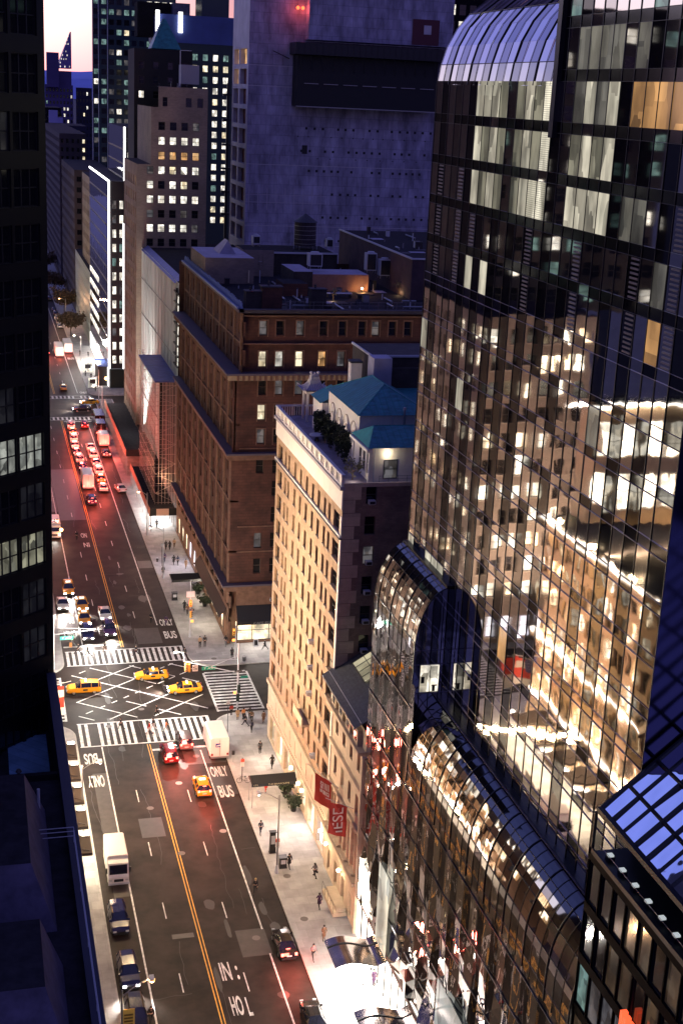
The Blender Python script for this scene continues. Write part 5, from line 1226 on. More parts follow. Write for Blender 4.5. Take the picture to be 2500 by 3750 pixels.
for y in [117 - 2.1 * i for i in range(23)]: pf.box(XP - .14, XP - .01, y - .05, y + .05, .14, 4.6, mull)
pf.box(XP - .16, XP - .01, 68.7, 117, 4.5, 4.75, mat('bronze_band', (.12, .05, .035), .5)); pf.build('shopfront_frame', T)
# wavy metal canopies at the doors
for i, (ya, yb, lb) in enumerate(((106.0, 110.4, 'wavy polished metal hotel canopy, the farther of two over the white lit pavement'), (95.0, 99.4, 'wavy polished metal hotel canopy, the nearer of two at the picture bottom'))):
    t = thing('wavy_canopy', lb, 'canopy', (35.6, (ya + yb) / 2, 4.3), 0, 'wavy hotel canopies'); c = MB(); n = 28; hw = (yb - ya) / 2
    mt = mat('polished_canopy_metal', (.30, .25, .24), .16, .95, var=.3, scale=.6)
    f = lambda u: .32 * math.sin(u * 5.4) + (.9 * max(0, u - .8) * 5 * .45)
    for k in range(n):
        u0, u1 = k / n, (k + 1) / n; xa, xb = -5.1 + 5.1 * u0, -5.1 + 5.1 * u1; za, zb = f(u0), f(u1)
        for s in (0, .10): c.quad((xa, -hw, za - s), (xb, -hw, zb - s), (xb, hw, zb - s), (xa, hw, za - s), mt)
        c.quad((xa, -hw, za - .1), (xb, -hw, zb - .1), (xb, -hw, zb), (xa, -hw, za), black); c.quad((xa, hw, za - .1), (xb, hw, zb - .1), (xb, hw, zb), (xa, hw, za), black)
        c.box(xa, xb, .9, 1.0, (za + zb) / 2 + .01, (za + zb) / 2 + .09, black)
    c.build('canopy_sheet', t, world=False)
    c = MB(); c.box(-4.8, -.2, -hw + .3, hw - .3, -.55, -.48, ledwarm); c.build('soffit_light', t, world=False)
area((33.2, 103, 3.9), (33.2, 103, 0), 4, 15, 5200, (1, .93, .82)); area((33.4, 92, 4.2), (33, 92, 0), 3, 8, 1500, (1, .93, .82)); area((35.0, 105, 9), (30, 105, 0), 1, 18, 2600, (1, .93, .84))

# ================================================================== NEIGHBOUR WITH SLOPED SKYLIGHT (right edge)
B = Bld('skylight_terrace_building', 'dark building at the lower right with a roof terrace under a sloped blue mirrored skylight', (50, 50, 0), cat='building')
nbk = mat('neighbour_bronze', (.0035, .003, .003), .7, spec=.05)
XN, YN = 35.7, 68.6
rows = [(34.6, 2.9), (30.9, 3.0), (27.2, 3.0), (23.5, 3.0), (19.8, 3.0)]
cols = grid(0, 36, 21, 1.6)
def np_(r, c):
    if r == 2: return rnd([(3, L_dim), (2, L_teal), (1, darkglass)])(r, c)
    return rnd([(3, lit('dull_amber_pane', (.33, .20, .10), (.24, .18, .12), .20, .8, .6)), (4, darkglass)])(r, c)
B.facade(XN, YN, -90, 36, 0, 38, cols, rows, nbk, '', .12, np_, black)
B.wall.quad((XN, YN, 38), (XN, 32, 38), (60, 32, 38), (60, YN, 38), mat('terrace_dark_floor', (.014, .018, .015), .4, var=.3, scale=.8))
B.wall.quad((60, 32, 38), (60, YN, 38), (60, YN, 50), (60, 32, 50), nbk); B.wall.quad((38.4, YN - .3, 38), (38.4, 32, 38), (38.4, 32, 40.4), (38.4, YN - .3, 40.4), nbk)
c = B.sub('terrace_rail'); c.box(XN, XN + .12, 32, YN, 38, 38.35, black); c.bar((XN + .1, YN - 1, 39), (XN + .1, 32, 39), .03, steel)
c.box(XN, XN + .18, YN - .2, YN, 38, 40.8, black); c.bar((XN + 1.6, YN - .1, 38.9), (38.4, YN - .1, 38.9), .03, steel); c.bar((XN + 1.6, YN - .1, 38), (XN + 1.6, YN - .1, 38.9), .03, steel)
sgl = mirror('skylight_blue_glass', (.85, .90, .95), .07, .6)
s_ = B.sub('sloped_skylight'); sl = .86
gx = [XN + .25 + 1.75 * i for i in range(9)]; gy = [YN - .2 - 1.5 * i for i in range(25)]
zf = lambda x: 40.75 + (x - XN) * sl
rr = random.Random(4)
for i in range(8):
    for j in range(24):
        a, b, c0 = [rr.uniform(-.07, .07) for _ in range(3)]
        s_.add([(gx[i], gy[j], zf(gx[i]) + a), (gx[i], gy[j + 1], zf(gx[i]) + b), (gx[i + 1], gy[j + 1], zf(gx[i + 1]) + c0), (gx[i + 1], gy[j], zf(gx[i + 1]) + a + c0 - b)], [(0, 1, 2, 3)], sgl)
fr_ = B.sub('skylight_frame')
for x in gx: fr_.bar((x, gy[0], zf(x) + .05), (x, gy[-1], zf(x) + .05), .22 if x != gx[0] else .42, black)
for y in gy: fr_.bar((gx[0], y, zf(gx[0]) + .05), (gx[-1], y, zf(gx[-1]) + .05), .2, black)
sg = B.sub('red_sign'); prev = None
for i in range(6):
    sg.box(XN - .5, XN - .1, 61.4 - i * .42, 61.7 - i * .42, 29.6 + .12 * i, 31.6 - .1 * i, mat('red_glow_sign', (.5, .03, .02), .5, emit=(1, .12, .04), es=1.5))
B.finish('office_window', 96)
for i in range(6):
    t = thing('terrace_lamp', 'small cube lamp on the dark roof terrace, %s of the row' % ('closest to the corner post', 'second', 'third', 'fourth', 'fifth', 'closest to the picture edge')[i], 'lamp', (36.5, 67.4 - i * 1.7, 38.0), 0, 'cube lamps in a row on the dark terrace')
    f = MB(); f.box(-.22, .22, -.22, .22, 0, .3, black); f.build('base', t, world=False); f = MB(); f.box(-.17, .17, -.17, .17, .3, .42, mat('frosted_lamp', (.6, .6, .6), .5, emit=(.9, 1, .95), es=.5)); f.build('diffuser', t, world=False)

# ================================================================== VEHICLES
VM = {}
def car_meshes(kind):
    if kind in VM: return VM[kind]
    parts = {}
    def P(n): return parts.setdefault(n, MB())
    # stations: y, half width, bottom, belt, top, top half width
    D = {'sedan': (4.8, [(-2.4, .74, .42, .70, .72, .70), (-2.25, .86, .28, .92, .95, .84), (-1.75, .90, .25, .98, 1.02, .86), (-.95, .92, .24, 1.0, 1.42, .62), (.35, .92, .24, .98, 1.45, .64), (1.15, .92, .24, .95, .98, .84), (2.0, .89, .26, .80, .84, .80), (2.32, .80, .34, .66, .68, .70), (2.42, .66, .44, .56, .57, .6)], 3, 4, (-1.45, 1.45)),
         'suv': (4.7, [(-2.35, .80, .40, .95, .98, .72), (-2.28, .90, .32, 1.05, 1.08, .80), (-2.0, .93, .30, 1.08, 1.66, .66), (-1.0, .94, .29, 1.08, 1.74, .70), (.45, .94, .29, 1.06, 1.72, .70), (1.15, .94, .29, 1.04, 1.08, .84), (2.05, .91, .30, .96, 1.0, .82), (2.33, .84, .36, .78, .80, .76), (2.4, .72, .44, .62, .63, .66)], 2, 4, (-1.4, 1.42)),
         'hatch': (4.5, [(-2.25, .78, .42, .85, .9, .7), (-2.18, .87, .30, 1.0, 1.04, .78), (-1.55, .90, .27, 1.03, 1.46, .62), (-.8, .91, .26, 1.02, 1.55, .66), (.35, .91, .26, 1.0, 1.52, .66), (1.2, .91, .26, .96, 1.0, .82), (1.95, .88, .28, .84, .88, .78), (2.22, .80, .36, .68, .7, .72), (2.3, .68, .44, .56, .58, .62)], 2, 4, (-1.4, 1.4))}
    L, S, a, b, axle = D[kind]
    def sec(s):
        y, hw, zb, zl, zt, ht = s
        half = [(hw * .90, zb), (hw, zb + .16), (hw, (zb + zl) / 2 + .05), (hw * .965, zl), (ht, zt - .05 if zt - zl > .2 else zl + .6 * (zt - zl)), (ht * .80, zt), (0, zt + .02)]
        return [(x, y, z) for x, z in half] + [(-x, y, z) for x, z in half[-2::-1]]
    rings = [sec(s) for s in S]; n = len(rings[0])
    for i in range(len(S) - 1):
        for j in range(n - 1):
            q = [rings[i][j], rings[i][j + 1], rings[i + 1][j + 1], rings[i + 1][j]]; part = 'body'; mm = p_white
            side = j in (3, n - 5); topf = 4 <= j <= n - 6
            if side and (a - 1 <= i <= b): part, mm = 'side_window' + ('#2' if j == 3 else ''), carglass
            if topf and i == b: part, mm = 'windscreen', carglass
            if topf and i == a - 1: part, mm = 'rear_window', carglass
            P(part).add(q, [(0, 1, 2, 3)], mm)
    P('body').poly(rings[0], p_white); P('body').poly(rings[-1][::-1], p_white)
    P('body').add([rings[i][0] for i in range(len(S))] + [rings[i][-1] for i in range(len(S))], [(i, i + 1, len(S) + i + 1, len(S) + i) for i in range(len(S) - 1)], black)
    for i in (a, a + 1 if kind == 'sedan' else a + 1, b):   # pillars
        for sx in (-1, 1):
            y, hw, zb, zl, zt, ht = S[i]; P('pillar').bar((sx * hw * .97, y, zl), (sx * (ht + .01), y, zt - .04), .07, p_white)
    f = S[-1][0]; r = S[0][0]; wz = S[-3][3]
    for sx, nm_ in ((-1, 'mirror'), (1, 'mirror#2')):
        P(nm_).box(sx * .95 - .1, sx * .95 + .1, .85, 1.02, .98, 1.12, p_white)
    P('grille').box(-.45, .45, f - .06, f + .025, .44, .60, black); P('bumper').box(-.72, .72, f - .12, f + .05, .26, .42, black)
    P('rear_bumper').box(-.74, .74, r - .05, r + .1, .30, .46, black)
    P('number_plate').box(-.24, .24, r - .035, r - .01, .62, .76, palemetal)
    P('roof_rail#2').bar((-.55, -1.2, S[a][4] + .03), (-.55, .2, S[a][4] + .03), .05, steel) if kind == 'suv' else None
    P('roof_rail').bar((.55, -1.2, S[a][4] + .03), (.55, .2, S[a][4] + .03), .05, steel) if kind == 'suv' else None
    VM[kind] = (L, {k: m.mesh(k.split('#')[0]) for k, m in parts.items()}, S, axle); return VM[kind]
_w = MB(); _w.cyl((-.11, 0, 0), (.11, 0, 0), .33, .33, 18, tyre); WHEEL = _w.mesh('wheel')
_w = MB(); _w.cyl((-.125, 0, 0), (.125, 0, 0), .20, .20, 14, rimm); RIM = _w.mesh('rim')
def lampmesh(x, y, z, sx, sy, sz): f = MB(); f.box(-sx, sx, -sy, sy, -sz, sz, headm); return f.mesh('lamp')
HL = lampmesh(0, 0, 0, .16, .07, .08); TL = lampmesh(0, 0, 0, .12, .06, .13)
def setm(o, m, old=None):
    for i, s_ in enumerate(o.material_slots):
        if old is None or s_.material == old: s_.link = 'OBJECT'; s_.material = m
def wheels(t, hw, axles, r=1.0):
    for y in axles:
        for sx in (-1, 1):
            w = link('wheel', WHEEL, t, False); w.location = (sx * hw, y, .33 * r); w.scale = (1.15 if r > 1 else 1, r, r)
            q = link('rim', RIM, w, False)
def car(kind, paint, x, y, rz, label, group, head=False, tail=False, taxi=False, name=None, cat=None):
    L, pm, S, axle = car_meshes(kind)
    t = thing(name or ('taxi' if taxi else {'sedan': 'sedan', 'suv': 'sport_utility_car', 'hatch': 'hatchback_car'}[kind]), label, cat or ('taxi' if taxi else 'car'), (x, y, .0), rz, group)
    for k, me in pm.items():
        k = k.split('#')[0]; o = link(k, me, t, False)
        if k in ('body', 'pillar', 'mirror'): setm(o, paint, p_white)
    wheels(t, .80, axle)
    f, r = S[-1], S[0]
    for sx in (-1, 1):
        h = link('headlight', HL, t, False); h.location = (sx * .62, f[0] - .02, .66); setm(h, headm if head else headoff)
        q = link('taillight', TL, t, False); q.location = (sx * .70, r[0] + .01, .86 if kind == 'sedan' else 1.0); setm(q, tailm if tail else tailoff)
    if tail: q = link('brake_light', HL, t, False); q.location = (0, S[1][0] + (.45 if kind == 'sedan' else .15), 1.12 if kind == 'sedan' else 1.6); q.scale = (1.2, .5, .35); setm(q, tailm)
    if taxi:
        m_ = MB(); m_.box(-.38, .38, -.12, .12, 0, .2, mat('taxi_roof_light', (.8, .8, .75), .4, emit=(1, .92, .7), es=1.6)); o = m_.build('roof_sign', t, world=False); o.location = (0, -.25, 1.47 if kind == 'sedan' else (1.74 if kind == 'suv' else 1.55))
        m_ = MB(); m_.box(-.945, -.925, -.5, .15, .6, .85, black); m_.box(.925, .945, -.5, .15, .6, .85, black); m_.build('door_emblem', t, world=False)
    M = t.matrix_basis
    if head: spot(M @ Vector((0, f[0] + .25, .8)), M @ Vector((0, f[0] + 9, -.2)), 4500, (1, .90, .80), 120, .25)
    if tail: point(M @ Vector((0, r[0] - 2.2, 2.2)), 1700, (1, .12, .08), .5)
    return t
PI = math.pi
Q1 = 'cars waiting at the crossing towards the viewer'; Q2 = 'cars queuing away with red tail lights'; Q3 = 'cars parked along the left kerb'
def east(kind, p, x, yf, lb, gp, **k): return car(kind, p, x, yf + 2.4, PI + random.uniform(-.02, .02), lb, gp, **k)
def west(kind, p, x, yr, lb, gp, **k): return car(kind, p, x, yr + 2.4, random.uniform(-.02, .02), lb, gp, **k)
east('suv', p_navy, 12.15, 120.8, 'black sport utility car with chrome grille parked behind the white delivery truck', Q3)
east('suv', p_navy, 12.2, 111.8, 'dark sport utility car parked with both headlights shining', Q3, head=True)
east('suv', p_black, 12.2, 105.2, 'black car half hidden under the yellow kerb sign', Q3)
west('sedan', p_black, 27.9, 113.6, 'black sedan standing by the right kerb with tail lights on', 'cars by the right kerb', tail=True)
west('sedan', p_black, 28.1, 101.8, 'black sedan cut off by the bottom edge, near the white lit pavement', 'cars by the right kerb')
west('suv', p_maroon, 22.1, 156.6, 'dark red sport utility car braking at the near stop line', 'cars stopping at the near crossing', tail=True)
west('suv', p_grey, 24.55, 160.0, 'grey sport utility car standing on the near crosswalk', 'cars stopping at the near crossing', tail=True)
west('hatch', p_yellow, 24.9, 147.3, 'yellow taxi braking in the right lane before the crossing', 'taxis', tail=True, taxi=True)
car('suv', p_yellow, 13.0, 180.6, PI / 2, 'boxy yellow taxi van at the left of the intersection', 'taxis', taxi=True)
car('sedan', p_yellow, 22.9, 183.9, PI / 2, 'yellow taxi sedan crossing in the far lane of the intersection', 'taxis', taxi=True)
car('sedan', p_yellow, 27.0, 178.5, PI / 2, 'yellow taxi sedan in the intersection nearest the right crosswalk', 'taxis', taxi=True, head=True)
east('suv', p_yellow, 13.5, 219.0, 'yellow taxi van last in the left lane, headlights on', Q1, taxi=True, head=True)
east('sedan', p_white, 12.15, 212.2, 'white sedan in the left kerb lane beside the taxis', Q1, head=True)
east('hatch', p_yellow, 15.2, 211.5, 'yellow taxi third in line, behind another taxi', Q1, taxi=True, head=True)
east('hatch', p_yellow, 15.1, 205.3, 'orange yellow taxi directly behind the navy car', Q1, taxi=True, head=True)
east('suv', p_navy, 15.1, 198.7, 'navy sport utility car first in the left queue at the crosswalk', Q1, head=True)
east('sedan', p_white, 18.5, 206.9, 'white car behind the plum car near the yellow line', Q1, head=True)
east('suv', p_purple, 18.55, 200.0, 'plum coloured car first at the yellow centre line', Q1, head=True)
qq = [('suv', p_purple, 21.6, 271.2, 'dark car with a purple roof trailing the queue', True, False), ('hatch', p_silver, 24.75, 280.4, 'silver car last in the right queue lane', True, False), ('sedan', p_yellow, 24.85, 287.4, 'yellow taxi in the queue ahead of the silver car', True, True),
      ('suv', p_white, 25.0, 294.0, 'white car ahead of the taxi in the right queue', True, False), ('sedan', p_silver, 25.0, 301.0, 'pale car in the middle of the right queue', True, False), ('suv', p_white, 24.9, 308.0, 'bright white car further up the right queue', True, False), ('sedan', p_white, 24.9, 315.0, 'small white car leading up the right queue', True, False),
      ('sedan', p_purple, 21.8, 297.8, 'plum car ahead of the white van', True, False), ('suv', p_silver, 21.6, 304.6, 'silver car second ahead of the white van', True, False), ('sedan', p_grey, 21.4, 311.0, 'grey car third ahead of the white van', True, False), ('sedan', p_white, 21.4, 317.4, 'white car fourth ahead of the white van', True, False), ('suv', p_white, 21.6, 324.0, 'white sport car near the head of the left queue', True, False), ('sedan', p_yellow, 21.8, 330.6, 'yellow taxi second at the far stop line', True, True), ('suv', p_silver, 21.8, 337.2, 'silver car first at the far stop line, left lane', True, False),
      ('suv', p_maroon, 25.2, 337.4, 'red lit car first at the far stop line, right lane', True, False), ('sedan', p_grey, 28.0, 309.2, 'grey sedan squeezed beside the long shed', True, False)]
for k, p, x, y, lb, tl_, tx in qq: west(k, p, x, y, lb, Q2, tail=tl_, taxi=tx)
car('sedan', p_silver, 28.3, 282.0, .12, 'silver sedan parked under the near shed', None)
car('sedan', p_yellow, 28.6, 366.0, PI / 2 + .1, 'yellow taxi crossing the far intersection', 'vehicles in the far intersection', taxi=True, head=True)
car('suv', p_black, 26.0, 357.6, PI / 2, 'black sport utility car crossing the far intersection', 'vehicles in the far intersection', head=True)
west('sedan', p_yellow, 22.8, 382.2, 'lone yellow taxi beyond the far intersection', 'taxis', taxi=True)
for i, y in enumerate((488, 497, 506, 516, 526, 554)): car('suv' if i % 2 else 'sedan', (p_white, p_silver, p_white, p_grey, p_black, p_grey)[i], 28.1, y, 0, ('nearest', 'second', 'third', 'fourth', 'fifth', 'last')[i] + ' of the pale cars parked far up the right kerb', 'cars parked far up the street')
west('sedan', p_maroon, 20.9, 436, 'red lit car beside the far bus', 'distant traffic', tail=True)
def boxtruck(x, y, rz, label, w, L, H, col, cab, kind='delivery_truck', head=False, tail=False, emblem=False, dark=False):
    t = thing(kind, label, 'truck' if 'truck' in kind else kind.split('_')[-1], (x, y, 0), rz); hw = w / 2; f0 = L / 2; cabl = .9
    b = MB(); nb = [(-hw, .55), (hw, .55), (hw, H - .15), (hw - .15, H), (-hw + .15, H), (-hw, H - .15)]
    v = [(px, -f0, pz) for px, pz in nb] + [(px, f0 - cabl, pz) for px, pz in nb]; k = 6
    b.add(v, [(i, (i + 1) % k, k + (i + 1) % k, k + i) for i in range(k)] + [(5, 4, 3, 2, 1, 0), (6, 7, 8, 9, 10, 11)], col)
    for s in (-1, 1): b.box(s * hw - .03, s * hw + .03, -f0, f0 - cabl, H * .42, H * .42 + .05, steel)
    b.box(-hw, hw, -f0 - .05, -f0 + .05, .35, .6, steel if not dark else black); b.build('body', t, world=False)
    c = MB(); pr = [(f0 - cabl, .45), (f0 + .35, .45), (f0 + .35, 1.25), (f0 + .12, 1.45), (f0 - .18, H - .55), (f0 - cabl, H - .3)]
    for s in (-1, 1): c.poly([(s * (hw - .02), py, pz) for py, pz in pr], cab)
    for (a0, a1), (b0, b1) in zip(pr, pr[1:]): c.quad((-hw + .02, a0, a1), (hw - .02, a0, a1), (hw - .02, b0, b1), (-hw + .02, b0, b1), cab)
    c.build('cab', t, world=False)
    g_ = MB(); g_.quad((-hw + .15, f0 + .13, 1.5), (hw - .15, f0 + .13, 1.5), (hw - .15, f0 - .13, H - .72), (-hw + .15, f0 - .13, H - .72), carglass); g_.build('windscreen', t, world=False)
    g_ = MB(); g_.box(-hw * .45, hw * .45, f0 + .35, f0 + .39, .75, 1.05, darksteel); g_.box(-hw, hw, f0 + .3, f0 + .42, .4, .6, palemetal); g_.build('grille', t, world=False)
    for s in (-1, 1):
        h = link('headlight', HL, t, False); h.location = (s * hw * .78, f0 + .34, .95); setm(h, headm if head else headoff)
        q = link('taillight', TL, t, False); q.location = (s * hw * .85, -f0 - .02, .9); setm(q, tailm if tail else tailoff)
        m_ = MB(); m_.box(s * (hw + .15) - .1, s * (hw + .15) + .1, f0 - .3, f0 - .15, 1.5, 2.1, black); m_.build('mirror', t, world=False)
    m_ = MB(); m_.box(-.03, .03, -f0 - .04, -f0 - .001, .7, H - .3, steel); m_.build('door_seam', t, world=False)
    if emblem:
        m_ = MB(); m_.box(-.55, .05, -f0 - .05, -f0 - .01, H * .60, H * .60 + .5, mat('postal_blue', (.03, .03, .25), .5)); m_.add([(-.5, -f0 - .06, H * .6 + .1), (.25, -f0 - .06, H * .6 + .2), (-.4, -f0 - .06, H * .6 + .3), (.3, -f0 - .06, H * .6 + .42)], [(0, 1, 2), (2, 1, 3)], white_cloth); m_.build('emblem', t, world=False)
    wheels(t, hw - .16, (-f0 + 1.2, f0 - .75), 1.2)
    M = t.matrix_basis
    if head: spot(M @ Vector((0, f0 + .6, .9)), M @ Vector((0, f0 + 9, 0)), 500, (1, .9, .8), 90)
    if tail: point(M @ Vector((0, -f0 - 1.2, 1.1)), 420, (1, .12, .08), .35)
    return t
boxtruck(12.85, 133.0, PI, 'tall white delivery truck parked at the left kerb facing the viewer', 2.2, 5.6, 3.2, p_white, p_white)
boxtruck(28.35, 160.0, 0, 'white mail truck with a blue emblem standing at the near crosswalk', 2.35, 6.0, 3.2, p_white, p_white, 'mail_truck', emblem=True)
boxtruck(21.75, 286.5, 0, 'white van with a small dark rear window in the left queue', 2.3, 7.0, 3.3, p_white, p_white, 'white_van', tail=True)
boxtruck(28.3, 322.0, 0, 'cream step van beside the long shed', 2.3, 5.5, 3.0, p_white, p_white, 'step_van', tail=True)
boxtruck(28.5, 333.0, 0, 'dark low box lorry right behind the dark bus', 2.4, 6.0, 3.2, p_black, p_black, 'dark_truck', tail=True, dark=True)
boxtruck(28.9, 342.0, 0, 'dark bus standing at the far crossing', 2.5, 8.5, 3.4, p_black, p_black, 'city_bus', tail=True, dark=True)
boxtruck(12.9, 253.5, PI, 'pink lit ambulance half hidden behind the dark tower edge', 2.3, 6.0, 3.0, p_white, p_white, 'ambulance', head=True)
boxtruck(24.7, 438.5, 0, 'white and red city bus far up the street', 2.5, 11, 3.2, p_white, p_white, 'city_bus', tail=True)
boxtruck(27.8, 445.0, 0, 'second pale city bus far up the street by the stop', 2.5, 11, 3.2, p_white, p_white, 'city_bus', tail=True)
for i, (x, y) in enumerate(((14.1, 249.8),)):
    f = MB(); f.ball((x, y, 2.0), .35, sodium); o = f.build('beacon_lamp'); tag(o, 'orange beacon glowing beside the half hidden ambulance', 'lamp'); point((x + .3, y - .6, 2), 300, (1, .3, .1), .3)

# ================================================================== STREET FURNITURE
def lamp(name, label, x, y, ax, ay, h=9.2, power=2600, col=(1, .66, .38), glow=True, base=palemetal, group='street lamps'):
    t = thing(name, label, 'street lamp', (x, y, .13), 0, group)
    f = MB(); f.cyl((0, 0, 0), (0, 0, 1.0), .22, .16, 8, base); f.cyl((0, 0, 1.0), (0, 0, h), .11, .07, 8, steel); f.build('pole', t, world=False)
    f = MB(); prev = Vector((0, 0, h - .6))
    for k in range(1, 7): u = k / 6; p = Vector((ax * u, ay * u, h - .6 + .9 * math.sin(u * 1.6))); f.cyl(prev, p, .05, .05, 6, steel); prev = p
    f.build('arm', t, world=False)
    f = MB(); f.box(ax - .2, ax + .2, ay - .35, ay + .35, h + .22, h + .4, palemetal); f.build('lamp_head', t, world=False)
    f = MB(); f.ball((ax, ay, h + .12), .28 if glow else .2, (sodium if col[1] < .6 else bulb) if glow else palemetal, 10, .8); f.build('lens', t, world=False)
    point((x + ax, y + ay, h - .1), power, col, .3); return t
lamp('street_lamp', 'arm street lamp with glowing orange head over the parked cars at the lower left', 10.2, 100.3, 2.6, .8, 8.6, 2400, (1, .50, .22))
lamp('street_lamp', 'slim street lamp with pale base by the two kerb kiosks', 30.0, 129.5, -2.2, .3, 9.6, 1100, (1, .72, .50), False)
lamp('street_lamp', 'added street lamp by the long awning of the brownstone', 30.1, 226, -2.2, .3, 9.2, 1500, (1, .60, .36), False)  # lamp added at a guessed kerb spot to light the road
lamp('street_lamp', 'added street lamp next to the near sidewalk shed', 30.2, 250.5, -1.6, .3, 8.5, 1800, (1, .52, .34))  # another added lamp, placed for light beside the shed
lamp('street_lamp', 'added street lamp on the left kerb behind the dark tower', 10.2, 262, 2.2, 0, 9.2, 2600, (1, .34, .24))  # added lamp, reddened to tint the far asphalt
lamp('street_lamp', 'added street lamp on the left kerb beside the ambulance', 10.2, 232, 2.2, 0, 9.2, 2400, (1, .34, .24))  # added as well, reddish light for the far lanes
lamp('street_lamp', 'added street lamp on the left kerb near the brown canopies', 9.9, 141, 2.0, 0, 9.0, 1200, (1, .66, .42), False)  # added lamp at a guessed spot, gives light without a glowing lens
lamp('street_lamp', 'street lamp at the far crossing before the bus', 30.2, 346.5, -2.0, 0, 9.0, 4200, (1, .85, .75))
lamp('street_lamp', 'glowing orange street lamp far down the right pavement', 30.3, 492, -2.2, 0, 9.5, 4500, (1, .50, .25))
lamp('street_lamp', 'pale street lamp at the far corner stop', 30.3, 420, -2.0, 0, 9.0, 6000, (1, .85, .78))
lamp('street_lamp', 'added street lamp on the left kerb along the red queue', 10.2, 300, 2.2, 0, 9.2, 3800, (1, .34, .24))  # added reddish lamp for the road tone along the queue
def sign(t, name, x, y, z, w, h, m, face=0, txt=None, tm=None):
    f = MB(); f.box(-w / 2, w / 2, -.02, .02, -h / 2, h / 2, m); o = f.build(name, t, world=False); o.location = (x, y, z); o.rotation_euler = (0, 0, face)
    if txt:
        me = text_mesh(txt, tm or white_cloth, w * .72, h * .55); q = link('lettering', me, o, False); q.location = (0, -.03, 0); q.rotation_euler = (R(90), 0, 0)
    return o
def signal_head(t, x, y, z, face=0, m=None, yellow=True, back=False):
    f = MB(); body = mat('signal_yellow', (.75, .38, .05), .5); f.box(-.2, .2, -.15, .15, -.55, .55, body if yellow else mat('signal_green_black', (.01, .03, .02), .5)); o = f.build('signal_head', t, world=False); o.location = (x, y, z); o.rotation_euler = (0, 0, face)
    f = MB(); f.ball((0, -.16, .34), .13, m or darksteel, 8); f.ball((0, -.16, 0), .11, darksteel, 8); f.ball((0, -.16, -.34), .11, darksteel, 8); q = f.build('signal_lens', o, world=False); return o
# near right corner mast
t = thing('traffic_signal_mast', 'tall signal mast with long arm and green avenue sign at the near right corner', 'traffic signal', (33.2, 171.2, .13), 0, 'traffic signal masts')
f = MB(); f.cyl((0, 0, 0), (0, 0, 10), .14, .1, 8, palemetal); f.build('pole', t, world=False)
f = MB(); tip = Vector((-7.2, 2.0, 6.9)); f.cyl((0, 0, 5.6), tip, .08, .05, 6, palemetal); f.cyl((0, 0, 8.2), (-3.6, 1, 6.3), .03, .03, 5, palemetal); f.cyl((0, 0, 7.6), tip, .03, .03, 5, palemetal); f.build('mast_arm', t, world=False)
f = MB(); f.cyl(tip, tip + Vector((-.1, 0, 1.3)), .04, .04, 6, palemetal); f.cyl(tip + Vector((-.1, 0, 1.3)), tip + Vector((-1.1, 0, 1.5)), .04, .05, 6, palemetal); f.ball(tip + Vector((-1.2, 0, 1.42)), .2, bulb, 8, .5); f.build('arm_luminaire', t, world=False)
point(Vector((33.2, 171.2, 0)) + tip + Vector((-1.2, 0, 1.2)), 10500, (1, .90, .78))
signal_head(t, -6.9, 1.9, 6.0, 0, None); signal_head(t, -6.5, 1.7, 6.0, R(90)); sign(t, 'turn_sign', -5.7, 1.5, 6.0, .75, .9, white_cloth, 0, 'S', black)
sign(t, 'street_name_sign', -3.9, 1.0, 6.1, 1.9, .5, greensign, 0, '7 AV'); sign(t, 'street_name_sign', .9, .1, 4.9, 1.0, .3, greensign); sign(t, 'one_way_sign', .0, -.15, 5.9, 1.0, .3, black, 0, 'ONE WAY')
signal_head(t, .12, -.2, 3.3, 0, None, False); signal_head(t, 0, -.2, 2.0, 0, None, False); o = sign(t, 'walk_signal', -.4, -.1, 2.7, .38, .38, signamber)
# far right corner pole (behind awning side)
t = thing('traffic_signal_mast', 'signal pole with red lights and a white board on the brownstone pavement', 'traffic signal', (30.7, 198.5, .13), 0, 'traffic signal masts')
f = MB(); f.cyl((0, 0, 0), (0, 0, 1.2), .2, .15, 8, palemetal); f.cyl((0, 0, 1.2), (0, 0, 9.5), .1, .07, 8, palemetal); f.build('pole', t, world=False)
sign(t, 'white_board', 0, -.15, 7.2, 1.3, .95, white_cloth); o = sign(t, 'one_way_sign', .05, -.15, 4.6, 1.1, .32, black, 0, 'ONE WAY'); signal_head(t, 0, -.2, 5.7, 0, signred); sign(t, 'walk_signal', .3, -.1, 2.7, .4, .4, signamber); signal_head(t, .1, -.2, 3.9, R(60))
point((30.6, 197.8, 6.0), 120, (1, .1, .05), .2)
t = thing('traffic_signal_mast', 'short pale signal pole with orange hand light at the curved corner kerb', 'traffic signal', (36.2, 189.2, .13), 0, 'traffic signal masts')
f = MB(); f.cyl((0, 0, 0), (0, 0, 5.2), .1, .08, 8, palemetal); f.build('pole', t, world=False); signal_head(t, -.3, 0, 4.3, 0, signamber); sign(t, 'walk_signal', -.35, -.1, 3.0, .4, .4, signamber)
t = thing('traffic_signal_mast', 'signal mast with green avenue sign reaching out behind the dark tower', 'traffic signal', (9.3, 189.0, .13), 0, 'traffic signal masts')
f = MB(); f.cyl((0, 0, 0), (0, 0, 8.5), .14, .1, 8, palemetal); f.build('pole', t, world=False); f = MB()
f.cyl((0, 0, 5.4), (6.0, -1.2, 6.4), .07, .05, 6, palemetal); f.cyl((0, 0, 6.5), (6.0, -1.2, 6.45), .03, .03, 5, palemetal); f.build('mast_arm', t, world=False)
sign(t, 'street_name_sign', 1.9, -.5, 5.0, 1.9, .5, greensign, 0, '7 AV')
point((14.5, 184.5, 6.5), 9500, (1, .93, .82)); f = MB(); f.ball((5.2, -1.1, 7.3), .22, bulb, 8, .6); f.build('arm_luminaire', t, world=False)
